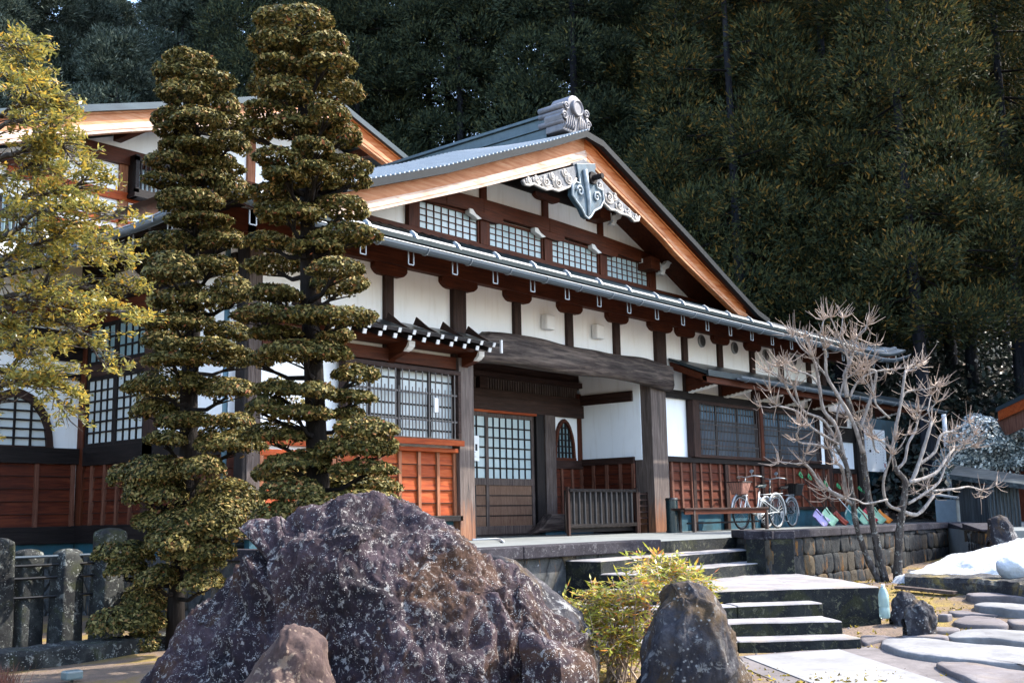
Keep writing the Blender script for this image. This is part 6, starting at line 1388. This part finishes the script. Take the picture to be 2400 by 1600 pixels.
# ---- bicycles
def bicycle(P, frame, basket, label, rz=0, wheel=.32, wb=1.06, tyre='black', bmat=None, saddle='black', rack=True, fb=True):
    """front wheel at the origin, rear wheel at +x"""
    t = thing('bicycle', label, 'bicycle', P, 0, 'bicycles parked by the wall'); x0, y0, z0 = P
    def T(x, y, z): c, s = math.cos(rz), math.sin(rz); return (x0+x*c-y*s, y0+x*s+y*c, z0+z)
    R = wheel
    for cx in (0, wb):
        b = MB(); pts = [T(cx+(R-.018)*math.cos(a), 0, R+(R-.018)*math.sin(a)) for a in np.linspace(0, 2*math.pi, 41)]; b.tube(pts, .018, 8, cap=False); w_ = b.build('wheel', M[tyre], t, smooth=True)
        b = MB(); pts = [T(cx+(R-.042)*math.cos(a), 0, R+(R-.042)*math.sin(a)) for a in np.linspace(0, 2*math.pi, 41)]; b.tube(pts, .010, 6, cap=False); b.build('rim', M['galv'], w_, smooth=True)
        b = MB()
        for k in range(22): a = 2*math.pi*k/22; a2 = a+(.35 if k % 2 else -.35); b.tube([T(cx+.025*math.cos(a2), .015*(-1)**k, R+.025*math.sin(a2)), T(cx+(R-.045)*math.cos(a), 0, R+(R-.045)*math.sin(a))], .0022, 4, cap=False)
        b.tube([T(cx, -.045, R), T(cx, .045, R)], .022, 10); b.build('spokes', M['galv'], w_)
    F_ = lambda *p: [T(*q) for q in p]
    hd, hd2, bb_, sc_, ra = (.20, 0, .86), (.155, 0, .66), (.60, 0, .27), (.73, 0, .72), (wb, 0, R)
    b = MB(); b.tube(F_(hd, hd2), .020, 8)
    b.tube(F_((.17, 0, .72), (.24, 0, .52), (.38, 0, .33), bb_), .022, 8); b.tube(F_((.165, 0, .69), (.26, 0, .47), (.42, 0, .37), (.64, 0, .42)), .016, 8)
    b.tube(F_(bb_, sc_), .017, 8)
    for s in (-.05, .05): b.tube(F_((.61, s*.5, .27), (wb, s, R)), .011, 6); b.tube(F_((.70, s*.4, .62), (wb, s, R)), .009, 6)
    b.build('frame', frame, t, smooth=True)
    b = MB()
    for s in (-.05, .05): b.tube(F_((.155, s, .66), (.10, s, .52), (.02, s, R+.02), (0, s, R)), .011, 6)
    b.tube(F_((.155, -.05, .66), (.155, .05, .66)), .012, 6); b.build('fork', frame, t, smooth=True)
    b = MB(); b.tube(F_((.20, 0, .86), (.215, 0, .98)), .013, 8); b.tube(F_((.46, -.26, .985), (.36, -.27, 1.0), (.24, -.18, 1.02), (.21, 0, .99), (.24, .18, 1.02), (.36, .27, 1.0), (.46, .26, .985)), .011, 8); hb = b.build('handlebar', M['galv'], t, smooth=True)
    for s in (-1, 1): b = MB(); b.tube(F_((.46, s*.26, .985), (.36, s*.27, 1.0)), .017, 8); b.build('grip', M['black'], hb)
    b = MB(); b.tube(F_((.22, -.14, 1.01), (.19, -.16, 1.10)), .006, 5); b.tube(F_((.185, -.165, 1.10), (.175, -.165, 1.105)), .04, 12); b.build('bell_mirror', M['galv'], hb)
    b = MB(); b.tube(F_((.73, 0, .70), (.755, 0, .80)), .012, 6); V = []
    b.prism([(.62, .80), (.66, .835), (.80, .85), (.90, .87), (.91, .84), (.86, .80), (.72, .79)], lambda u, v, k: T(u, (.075 if u > .78 else .03)*(1 if k else -1), v)); b.build('saddle', M[saddle], t, bevel=.015)
    if rack:
        b = MB()
        for s in (-.06, .06): b.tube(F_((.78, s, .66), (wb+.18, s, .69)), .007, 5); b.tube(F_((wb, s, R), (wb+.02, s, .68)), .006, 5)
        for k in range(5): b.tube(F_((.84+k*.09, -.06, .67), (.84+k*.09, .06, .67)), .005, 4)
        b.build('rear_rack', M['galv'], t)
        b = MB(); pts = [T(wb+(R+.03)*math.cos(a), 0, R+(R+.03)*math.sin(a)) for a in np.linspace(-.2, 2.5, 18)]; b.tube(pts, .020, 6, sx=1.6); pts = [T((R+.03)*math.cos(a), 0, R+(R+.03)*math.sin(a)) for a in np.linspace(.9, 3.0, 16)]; b.tube(pts, .018, 6, sx=1.6); b.build('mudguard', M['galv'], t, smooth=True)
    b = MB(); b.tube(F_((.60, -.06, .27), (.60, .06, .27)), .012, 6); b.tube(F_((.60, -.045, .27), (.60, -.05, .27)), .085, 20); b.tube(F_((.60, -.06, .27), (.66, -.07, .13)), .009, 5); b.tube(F_((.60, .06, .27), (.54, .07, .41)), .009, 5)
    for (px_, sg, pz_) in ((.66, -1, .13), (.54, 1, .41)): b.hexa([T(px_-.04, sg*.07, pz_-.01), T(px_+.04, sg*.07, pz_-.01), T(px_+.04, sg*.15, pz_-.01), T(px_-.04, sg*.15, pz_-.01), T(px_-.04, sg*.07, pz_+.01), T(px_+.04, sg*.07, pz_+.01), T(px_+.04, sg*.15, pz_+.01), T(px_-.04, sg*.15, pz_+.01)])
    b.build('crank', M['galv'], t)
    if basket:
        b = MB(); z0_, z1_ = .66, .90; xa = -.20 if fb else wb-.02; bw, tw_ = (.11, .17)
        lo = [(xa+.06, -bw, z0_), (xa+.30, -bw, z0_), (xa+.30, bw, z0_), (xa+.06, bw, z0_)]; hi = [(xa, -tw_, z1_), (xa+.36, -tw_, z1_), (xa+.36, tw_, z1_), (xa, tw_, z1_)]
        b.hexa([T(*p) for p in lo+hi]); bk = b.build('basket', bmat, t, bevel=.02)
        b = MB(); r_ = [T(*p) for p in hi]; b.tube(r_+[r_[0]], .010, 6)
        for i in range(4):
            for k in range(6): u = (k+.5)/6; a_, c_ = Vector(T(*lo[i])).lerp(Vector(T(*lo[(i+1) % 4])), u), Vector(T(*hi[i])).lerp(Vector(T(*hi[(i+1) % 4])), u); b.tube([a_, c_], .004, 4, cap=False)
        b.build('basket_rim', M['black'], bk)
    return t
silver = plain('silver_bicycle_paint', (.62, .66, .68), .3, .5, .05)
fab = plain('tan_fabric_basket_cover', (.42, .19, .13), .7, 0, .3, 12, .6)
w0 = W(1736, 1241, Z=0); w1 = W(1845, 1236.5, Z=0)
yb_ = (w0[1]+w1[1])/2
print('bike', w0, w1)
bicycle((w0[0], yb_, 0.0), silver, True, 'silver step through bicycle with a tan covered front basket', math.atan2(w1[1]-w0[1], w1[0]-w0[0])*.5, .325, min(1.4, max(1.02, w1[0]-w0[0])), bmat=fab, saddle='binm')
w0b = W(1799, 1232, Y=yb_+.40); bicycle((w0b[0], yb_+.40, 0), plain('black_bicycle_paint', (.015, .017, .02), .25, .2, .1), True, 'black bicycle with a dark wire rear basket, half hidden behind the silver one', .02, .30, 1.16, bmat=M['black'], fb=False)
# ---- snow shovels leaning on the wall
def shovel(px0, py, scoop, grip, label, lean=-.35, L=1.25, wide=.40, shaft='black', dy=.75, Y=None):
    px = px0+34; q = W(px, py, Y=YF-.55+dy*.0); a = Vector((q[0], YF-.55, .02)); t = thing('snow_shovel', label, 'shovel', tuple(a), 0, 'snow shovels leaning on the wall')
    top = Vector((a.x+lean*.8, YF-.10, 1.0*L*.92)); d = (top-a).normalized(); sx = Vector((1, 0, 0)); sx = (sx-d*sx.dot(d)).normalized(); n = d.cross(sx)
    b = MB(); nn_ = 8; V = []
    for j in range(6):
        for i in range(nn_+1): u = (i/nn_-.5)*wide*(1-.12*(j/5)**2); v = j/5*.40; c_ = .09*(1-(2*i/nn_-1)**2)+.05*math.sin(j/5*2.2); p = a+sx*u+d*v+n*(-c_ if n.y < 0 else c_); V.append(tuple(p))
    Fc = [(j*(nn_+1)+i, j*(nn_+1)+i+1, (j+1)*(nn_+1)+i+1, (j+1)*(nn_+1)+i) for j in range(5) for i in range(nn_)]
    b.add(V, Fc); o = b.build('scoop', scoop, t, smooth=True); sm = o.modifiers.new('thick', 'SOLIDIFY'); sm.thickness = .012
    b = MB(); b.tube([a+d*.30, top-d*.12], .011, 8); b.build('shaft', M[shaft], t)
    b = MB(); e = top-d*.13; b.tube([e, e+d*.05-sx*.055, e+d*.12-sx*.055], .015, 6); b.tube([e, e+d*.05+sx*.055, e+d*.12+sx*.055], .015, 6); b.tube([e+d*.12-sx*.06, e+d*.12+sx*.06], .018, 8); b.build('grip', grip, t, smooth=True)
gr = plain('green_plastic', (.03, .28, .10), .4); pg = plain('pale_green_plastic', (.30, .52, .36), .4, 0, .15); vi = plain('violet_plastic', (.36, .30, .55), .4, 0, .3); rd = plain('red_plastic', (.55, .03, .05), .4); og = plain('orange_plastic', (.75, .22, .02), .4); tl = plain('teal_plastic', (.03, .14, .15), .3); rb_ = plain('dark_red_plastic', (.32, .05, .03), .45)
shovel(1912, 1236, vi, gr, 'snow shovel with a violet and white scoop behind the bicycle wheels', -.9, .95)
shovel(1930, 1235, pg, gr, 'snow shovel with a pale green ribbed scoop, left of the big teal one', -1.0, 1.25)
shovel(1956, 1234, rb_, gr, 'snow shovel with a narrow dark red scoop next to the big teal one', -1.2, 1.2, .16)
shovel(1984, 1233, tl, gr, 'wide dark teal snow pusher among the leaning shovels', -1.0, 1.05, .75, 'white')
shovel(2008, 1232, pg, gr, 'pale green snow shovel half hidden behind the bare tree trunk', -.9, 1.0, .5)
shovel(2022, 1228, rd, rd, 'bright red snow shovel between the stems of the bare tree', -.5, .9, .42)
shovel(2040, 1228, pg, gr, 'grey white snow shovel behind the orange one', -.4, .95, .5)
shovel(2058, 1229, og, gr, 'bright orange snow shovel, rightmost of the leaning shovels', -.6, .85, .30)
# ---- notice board with writing
q0, q1 = W(2026, 1005, Y=12.2), W(2078, 1106, Y=12.2); t = thing('notice_board', 'white notice sheet with small writing on a stand before the blue end wall', 'notice board', (q0[0], 12.2, 0))
b = MB(); b.box(q0[0], q1[0], 12.18, 12.22, q1[2], q0[2]+.02); b.build('sheet', M['paper'], t)
b = MB(); b.box(q0[0]+.05, q0[0]+.11, 12.23, 12.29, 0, q0[2]); b.box(q1[0]-.11, q1[0]-.05, 12.23, 12.29, 0, q0[2]); b.build('stand', M['darkZ'], t)
b = MB(); rr = random.Random(4)
for c in range(7):
    x = q1[0]-.22-c*.17; n_ = 11 if c == 0 else rr.randint(6, 12)
    for k in range(n_): z = q0[2]-.14-k*.075; b.box(x-.022, x+.022, 12.174, 12.1785, z-.006, z+.006) if rr.random() < .7 else b.box(x-.006, x+.006, 12.174, 12.1785, z-.02, z+.02)
b.build('writing', M['inkg'], t)
b = MB(); b.box(q0[0]+.18, q0[0]+.30, 12.174, 12.1785, (q0[2]+q1[2])/2-.05, (q0[2]+q1[2])/2+.02); b.build('crest', M['ink'], t); b = MB(); b.box(q1[0]-.17, q1[0]-.10, 12.174, 12.1785, q1[2]+.13, q1[2]+.24); b.build('seal', M['inkr'], t)
# ---- shed, utility box, shrub, roof corner at the far right
q = W(2330, 1236, Z=0); D_ = fwd(q[0], q[1])
def FR(px, z, dD=0.0): 
    v = ray(px, 1200); v = v*(D_+dD)/(v@F); return (float(v[0]), float(v[1]), z)
def Zat(px, py, dD=0.0): v = ray(px, py)*(D_+dD); return float(v[2])+CAMH
t = thing('shed', 'small dark weathered board shed with a sagging board roof at the far right', 'shed', q)
b = MB(); zt = Zat(2330, 1135); a, c_, e = FR(2250, 0, 1.2), FR(2318, 0, 0), FR(2392, 0, .5)
b.hexa([a, c_, FR(2318, 0, .1), FR(2250, 0, 1.3), (a[0], a[1], zt), (c_[0], c_[1], zt), FR(2318, zt, .1), FR(2250, zt, 1.3)]); b.hexa([c_, e, FR(2392, 0, .6), FR(2318, 0, .1), (c_[0], c_[1], zt), (e[0], e[1], zt), FR(2392, zt, .6), FR(2318, zt, .1)])
b.hexa([FR(2250, 0, 1.3), FR(2318, 0, .1), FR(2392, 0, .6), FR(2340, 0, 2.4), FR(2250, zt, 1.3), FR(2318, zt, .1), FR(2392, zt, .6), FR(2340, zt, 2.4)])
shm = wood('blue_grey_shed_boards', (.030, .042, .052), (.008, .012, .016), (.10, .12, .13), 'Z', scale=.6); b.build('wall', shm, t)
for k in range(9):
    u = k/9; p = Vector(c_).lerp(Vector(e), u+.04); b = MB(); b.bar(p-Vector((CA*.03, SA*.03, 0)), p-Vector((CA*.03, SA*.03, 0))+Vector((0, 0, zt)), .03, .02, up=(CA, SA, 0)); b.build('batten', shm, t)
b = MB(); r0, r1 = Zat(2250, 1102), Zat(2395, 1128)
b.hexa([FR(2232, r0-.12, .6), FR(2412, r1-.14, -.4), FR(2440, r1+.05, 2.0), FR(2250, r0+.12, 2.8), FR(2232, r0-.04, .6), FR(2412, r1-.06, -.4), FR(2440, r1+.13, 2.0), FR(2250, r0+.20, 2.8)]); b.build('roof', wood('old_dark_roof_boards', (.035, .045, .050), (.012, .016, .018), (.09, .11, .115), 'X', scale=.5), t)
a = W(2228, 1225, Z=.05); t = thing('utility_box', 'pale grey utility box with a slanting lid between the corner pipe and the shed', 'utility box', a)
b = MB(); hh = .52; b.box(a[0]-.2, a[0]+.2, a[1]-.2, a[1]+.2, 0.0, .5); b.build('body', plain('blue_grey_enamel', (.16, .22, .27), .4), t, bevel=.01); b = MB(); b.hexa([(a[0]-.23, a[1]-.24, .50), (a[0]+.23, a[1]-.24, .50), (a[0]+.23, a[1]+.22, .58), (a[0]-.23, a[1]+.22, .58), (a[0]-.23, a[1]-.24, .53), (a[0]+.23, a[1]-.24, .53), (a[0]+.23, a[1]+.22, .61), (a[0]-.23, a[1]+.22, .61)]); b.build('lid', M['galv'], t, bevel=.005)
def shrub():
    D = 25; c = W(2310, 1060, D=D); z0 = float(gz(c[0], c[1])); t = thing('shrub', 'big rounded shrub with pale variegated leaves behind the shed', 'shrub', (c[0], c[1], z0)); CC = []; NN = []
    for i, (px, py, w_, h_) in enumerate([(2300, 1040, 75, 60), (2250, 1075, 55, 45), (2360, 1050, 70, 60), (2400, 1080, 60, 50), (2310, 1090, 80, 45), (2370, 1010, 45, 35), (2290, 1000, 40, 30), (2225, 1100, 40, 30), (2440, 1040, 50, 60)]):
        a, n_ = pad_leaves(W(px, py, D=D+((i*37) % 5-2)*.2), (w_*D/FPX, .6, h_*D/FPX), 2600, .05, 900+i, flat_bottom=.5); CC.append(a); NN.append(n_)
    V, Fc = leaf_quads(np.concatenate(CC), np.concatenate(NN), .055, 1.5, .7, 77); np_mesh('leaves', V, Fc, M['leafS'], t); b = MB()
    for k in range(7): a = 2*math.pi*k/7; b.tube([(c[0], c[1], z0-.1), (c[0]+.5*math.cos(a), c[1]+.5*math.sin(a), z0+1.2)], [.05, .02], 6)
    b.build('stems', M['bark'], t)
shrub()
def roofcorner():
    t = thing('garden_building', 'corner of a small roof with orange fascia at the right edge', 'building', W(2520, 1200, D=25)); 
    a, c_ = W(2334, 965, D=24), W(2460, 905, D=22.5); back = Vector((SA, -CA, 0))*3+Vector((CA, SA, 0))*1.5
    b = MB(); A_, B_ = Vector(a), Vector(c_); up = Vector((0, 0, .09)); b.hexa([A_, B_, B_+back, A_+back, A_+up, B_+up, B_+back+up, A_+back+up]); b.build('roof', M['roof'], t)
    b = MB(); dn = Vector((0, 0, -.22)); o = Vector((CA, SA, 0))*.05; s_ = (B_-A_).normalized()*.12; b.hexa([A_+o+s_+dn, B_+o+dn, B_+o*2+dn, A_+o*2+s_+dn, A_+o+s_, B_+o, B_+o*2, A_+o*2+s_]); b.build('fascia', M['orange'], t)
    b = MB(); dn2 = Vector((0, 0, -.62)); o3 = o*5; b.hexa([A_+o3+s_*4+dn2, B_+o3+dn2, B_+o3*1.5+dn2, A_+o3*1.5+s_*4+dn2, A_+o3+s_*2+dn, B_+o3+dn, B_+o3*1.5+dn, A_+o3*1.5+s_*2+dn]); b.build('gable_boards', M['batten'], t)
    w_ = Vector(W(2520, 1200, D=25)); b = MB(); b.box(w_[0], w_[0]+3, w_[1]-1, w_[1]+2, -.1, c_[2]-.4); b.build('wall', M['panel'], t)
roofcorner()
# ---- stone fence posts at the left
def gpost(px, py, top, w_, label, taper=.92, z=None, cap=True):
    q = Wg(px, py) if z is None else W(px, py, Z=z); D = fwd(q[0], q[1]); hz = W(px, top, D=D)[2]-q[2]; wd = w_*D/FPX
    b = MB(); a = wd/2; n = 14; V = []
    c, s = math.cos(R_(12)), math.sin(R_(12))
    rings = [(1.04, -.15), (1.04, 0)]+[(1.04-(1.04-taper)*k/8, hz*.94*k/8) for k in range(1, 9)]+[(taper*.93, hz*.97), (taper*.55, hz), (taper*.1, hz*1.01)]
    for sc, zz in rings:
        for k in range(20):
            t_ = 2*math.pi*k/20; x = math.copysign(abs(math.cos(t_))**.28, math.cos(t_))*a*sc; y = math.copysign(abs(math.sin(t_))**.28, math.sin(t_))*a*sc*.85
            nz = 1+.05*noise.noise(Vector((x*9+px, y*9, zz*5))); V.append((q[0]+(x*c-y*s)*nz, q[1]+(x*s+y*c)*nz, q[2]+zz))
    Fc = [(j*20+i, j*20+(i+1) % 20, (j+1)*20+(i+1) % 20, (j+1)*20+i) for j in range(len(rings)-1) for i in range(20)]+[tuple((len(rings)-1)*20+i for i in range(20))]
    b.add(V, Fc); tag(b.build('stone_post', M['postst'], smooth=True), label, 'stone post', 'mossy stone posts of the left fence'); return q
GP = [gpost(-14, 1540, 1262, 60, 'mossy stone post cut by the left edge'), gpost(55, 1527, 1287, 64, 'mossy stone post nearest the left edge that shows whole'), gpost(150, 1518, 1286, 62, 'second whole mossy stone post, just left of the tall pillar'), gpost(246, 1507, 1281, 62, 'short mossy stone post right in front of the tall pillar')]
qp = Wg(252, 1475); gpost(250, 1470, 1238, 66, 'taller weathered stone pillar behind the short posts', z=-.86+.02)
t = thing('iron_railing', 'thin dark iron rails threaded through the mossy stone posts', 'railing', GP[1])
for zz in (.42, .60, .72, .80):
    b = MB(); a, c_ = Vector(GP[0]), Vector(GP[3]); d = (c_-a); b.tube([a-d*.3+Vector((0, 0, zz+.12)), a+d*1.3+Vector((0, 0, zz+.06))], .014, 8); b.build('rail', M['gutter'] if zz > .75 else M['black'], t)
def kerb():
    A_ = Wg(-80, 1580); B_ = Wg(330, 1530); b = MB(); V = []; N = 70; rows = [(0, -.3), (0, .10), (.02, .13), (.30, .14), (.32, .10), (.32, -.3)]; d = np.array(B_[:2])-np.array(A_[:2]); L = np.linalg.norm(d); d /= L; nrm = np.array([-d[1], d[0]])
    if nrm@np.array([CA, SA]) < 0: nrm = -nrm
    for i in range(N+1):
        p = np.array(A_[:2])+d*L*1.35*i/N
        for o, dz in rows: nz = noise.fractal(Vector((p[0]*4, p[1]*4, dz*6+o)), 1, 2, 4)*.03; q = p+nrm*(o+nz*(o < .1)); V.append((q[0], q[1], -.86+dz+nz*(dz > 0)))
    n = len(rows); b.add(V, [(i*n+j, i*n+n+j, i*n+n+j+1, i*n+j+1) for i in range(N) for j in range(n-1)]+[tuple(range(n)), tuple(N*n+k for k in reversed(range(n)))]); tag(b.build('stone_kerb', M['postst'], smooth=False), 'long low mossy stone kerb in front of the stone posts', 'kerb')
kerb()
q = Wg(168, 1598); t = thing('garden_light', 'small dark garden spotlight on the moss at the lower left', 'garden light', q); b = MB(); b.box(q[0]-.07, q[0]+.07, q[1]-.05, q[1]+.05, q[2]+.02, q[2]+.09); b.build('head', plain('grey_teal_metal', (.12, .17, .18), .4), t, bevel=.015); b = MB(); b.tube([(q[0], q[1], q[2]-.05), (q[0], q[1], q[2]+.03)], .012, 6); b.build('stem', M['black'], t)
q = Wg(8, 1610); bl = MB(); rr = random.Random(12)
for k in range(160):
    a = rr.uniform(0, 6.28); L = rr.uniform(.08, .2); x, y = q[0]+rr.gauss(0, .05), q[1]+rr.gauss(0, .05); bl.add([(x-.003, y, q[2]-.02), (x+.003, y, q[2]-.02), (x+math.cos(a)*L*.5, y+math.sin(a)*L*.5, q[2]+L)], [(0, 1, 2)])
tag(bl.build('grass_tuft', plain('dry_red_brown_grass', (.16, .06, .04), .8, 0, .4)), 'dry red brown grass tuft in the lower left corner', 'grass tuft')
# ---- nandina with berries beside the upright boulder
def nandina():
    D = 8.0; c = W(1450, 1600, D=D); z0 = -.86; t = thing('nandina_shrub', 'sunlit yellow green nandina shrub with red berries left of the upright boulder', 'shrub', (c[0], c[1], z0)); r = random.Random(17); CC = []; AA = []; br = MB()
    cl = [(1345,1436,26),(1325,1470,22),(1385,1432,28),(1420,1470,32),(1400,1400,24),(1440,1405,30),(1470,1375,30),(1500,1345,24),(1530,1328,22),(1562,1340,20),(1595,1338,18),(1462,1440,34),(1395,1500,30),(1440,1510,32),(1485,1470,30),(1505,1400,30),(1420,1550,26),(1470,1580,24),(1540,1370,26),(1640,1372,16),(1650,1405,12),(1360,1490,28),(1490,1530,22),(1370,1455,30),(1450,1470,34),(1430,1430,32),(1480,1410,32),(1620,1350,16),(1410,1520,30),(1380,1475,30),(1470,1500,26)]
    V = []
    for (px, py, w_) in cl:
        cc = Vector(W(px, py, D=D+r.uniform(-.25, .45))); R = w_*D/FPX*1.55
        base = Vector((c[0]+r.gauss(0, .06), c[1]+r.gauss(0, .06), z0)); mid = base.lerp(cc, .55)+Vector((0, 0, .12)); br.tube([base, mid, cc], [.007, .005, .002], 5, cap=False)
        for k in range(30):
            p = cc+Vector((r.gauss(0, .6)*R, r.gauss(0, .6)*R, r.gauss(0, .45)*R)); dr = Vector((r.gauss(0, 1), r.gauss(0, 1), r.gauss(.1, .45))).normalized()
            br.tube([p-dr*.05, p+dr*.09], .0016, 3, cap=False)
            for j in range(7):
                s = 1 if j % 2 else -1; side = dr.cross(Vector((0, 0, 1))).normalized()*s; ld = (dr*.7+side*.8+Vector((0, 0, r.gauss(-.1, .3)))).normalized() if j < 6 else dr
                q = p+dr*(.09*j/6); L = r.uniform(.040, .075); wv = ld.cross(Vector((r.gauss(0, .4), r.gauss(0, .4), 1))).normalized()*L*.15
                V += [q, q+ld*L*.4+wv, q+ld*L, q+ld*L*.4-wv]
    V = np.array([v[:] for v in V]); np_mesh('leaves', V, np.arange(len(V)).reshape(-1, 4), M['leafN'], t); br.build('stems', M['twig'], t)
    import bmesh
    for (px, py, n) in ((1445, 1530, 80), (1478, 1552, 60), (1440, 1572, 70), (1465, 1515, 50)):
        bm = bmesh.new(); cc = Vector(W(px, py, D=D-.55)); 
        for k in range(n):
            m_ = Matrix.Translation(cc+Vector((r.gauss(0, .04), r.gauss(0, .04), r.gauss(0, .055)))); bmesh.ops.create_icosphere(bm, subdivisions=1, radius=.0085, matrix=m_)
        me = bpy.data.meshes.new('berry_cluster'); bm.to_mesh(me); bm.free(); link('berry_cluster', me, M['berry'], t, smooth=True)
nandina()
q = W(1516, 1400, D=9.6); zt = W(1516, 1306, D=9.6)[2]; b = MB(); b.box(q[0]-.022, q[0]+.022, q[1]-.022, q[1]+.022, -.9, zt); tag(b.build('wooden_stake', M['batten'], bevel=.004), 'short reddish wooden stake standing at the left end of the upper steps', 'stake')
# ---- moss tufts, pebbles and litter on the near ground
def litter():
    r = np.random.default_rng(31); n = 26000; rr_ = r.uniform(-6, 9, n); ff = r.uniform(6.2, 17, n); x = rr_*SA+ff*CA; y = -rr_*CA+ff*SA
    z = gz(x, y); patch = np.array([noise.noise(Vector((a*1.1, b_*1.1, 3)))+.5*noise.noise(Vector((a*4, b_*4, 9))) for a, b_ in zip(x, y)]); k = (patch > -.02) & (y < 7.3); x, y, z = x[k], y[k], z[k]; n = len(x)
    C = np.stack([x, y, z+.006], 1); V, Fc = leaf_quads(C, np.tile([0, 0, .5], (n, 1))+r.normal(0, .8, (n, 3)), .022, 2.2, .7, 31); tag(np_mesh('moss_tufts', V, Fc, leafm('dry_moss_tufts', [(0, (.05, .04, .015)), (.5, (.24, .18, .03)), (1, (.42, .31, .05))], .2, .8, .1)), 'dry yellow moss and grass tufts on the ground around the paving stones', 'moss', kind='stuff')
    b = MB(); rd_ = random.Random(77)
    for _ in range(1500):
        a, f = rd_.uniform(1.2, 8.5), rd_.uniform(7.0, 14.5); x = a*SA+f*CA; y = -a*CA+f*SA
        if y > 6.0: continue
        s = rd_.uniform(.006, .028)*(1.6 if rd_.random() < .06 else 1); z = float(gz(x, y)); V = []
        for dx, dy, dz in ((1, 0, 0), (.3, .9, 0), (-.9, .4, 0), (-.6, -.8, 0), (.5, -.8, 0), (0, 0, .8)): V.append((x+dx*s*rd_.uniform(.8, 1.2), y+dy*s*rd_.uniform(.8, 1.2), z+dz*s-.003))
        b.add(V, [(0, 1, 5), (1, 2, 5), (2, 3, 5), (3, 4, 5), (4, 0, 5)])
    tag(b.build('gravel', M['slab']), 'loose gravel scattered on the bare earth among the paving stones', 'gravel', kind='stuff')
litter()

def slope_litter():
    r = np.random.default_rng(61); n = 26000; px = r.uniform(1900, 2560, n); D = r.uniform(20.5, 40, n); q = np.array([ray(a, 1200) for a in px])*D[:, None]; x, y = q[:, 0], q[:, 1]; k = ~((x > 1) & (x < 28.5) & (y < 31)) & (D > 22); x, y = x[k], y[k]; z = gz(x, y)
    C = np.stack([x, y, z+.02+.05*r.random(len(x))], 1); V, Fc = leaf_quads(C, np.tile([0, 0, 1.0], (len(x), 1)), .11, 1.8, .6, 61)
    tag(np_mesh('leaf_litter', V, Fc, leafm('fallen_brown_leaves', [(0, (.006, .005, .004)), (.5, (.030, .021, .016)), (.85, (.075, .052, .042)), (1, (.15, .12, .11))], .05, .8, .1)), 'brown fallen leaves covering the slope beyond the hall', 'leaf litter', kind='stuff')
slope_litter()
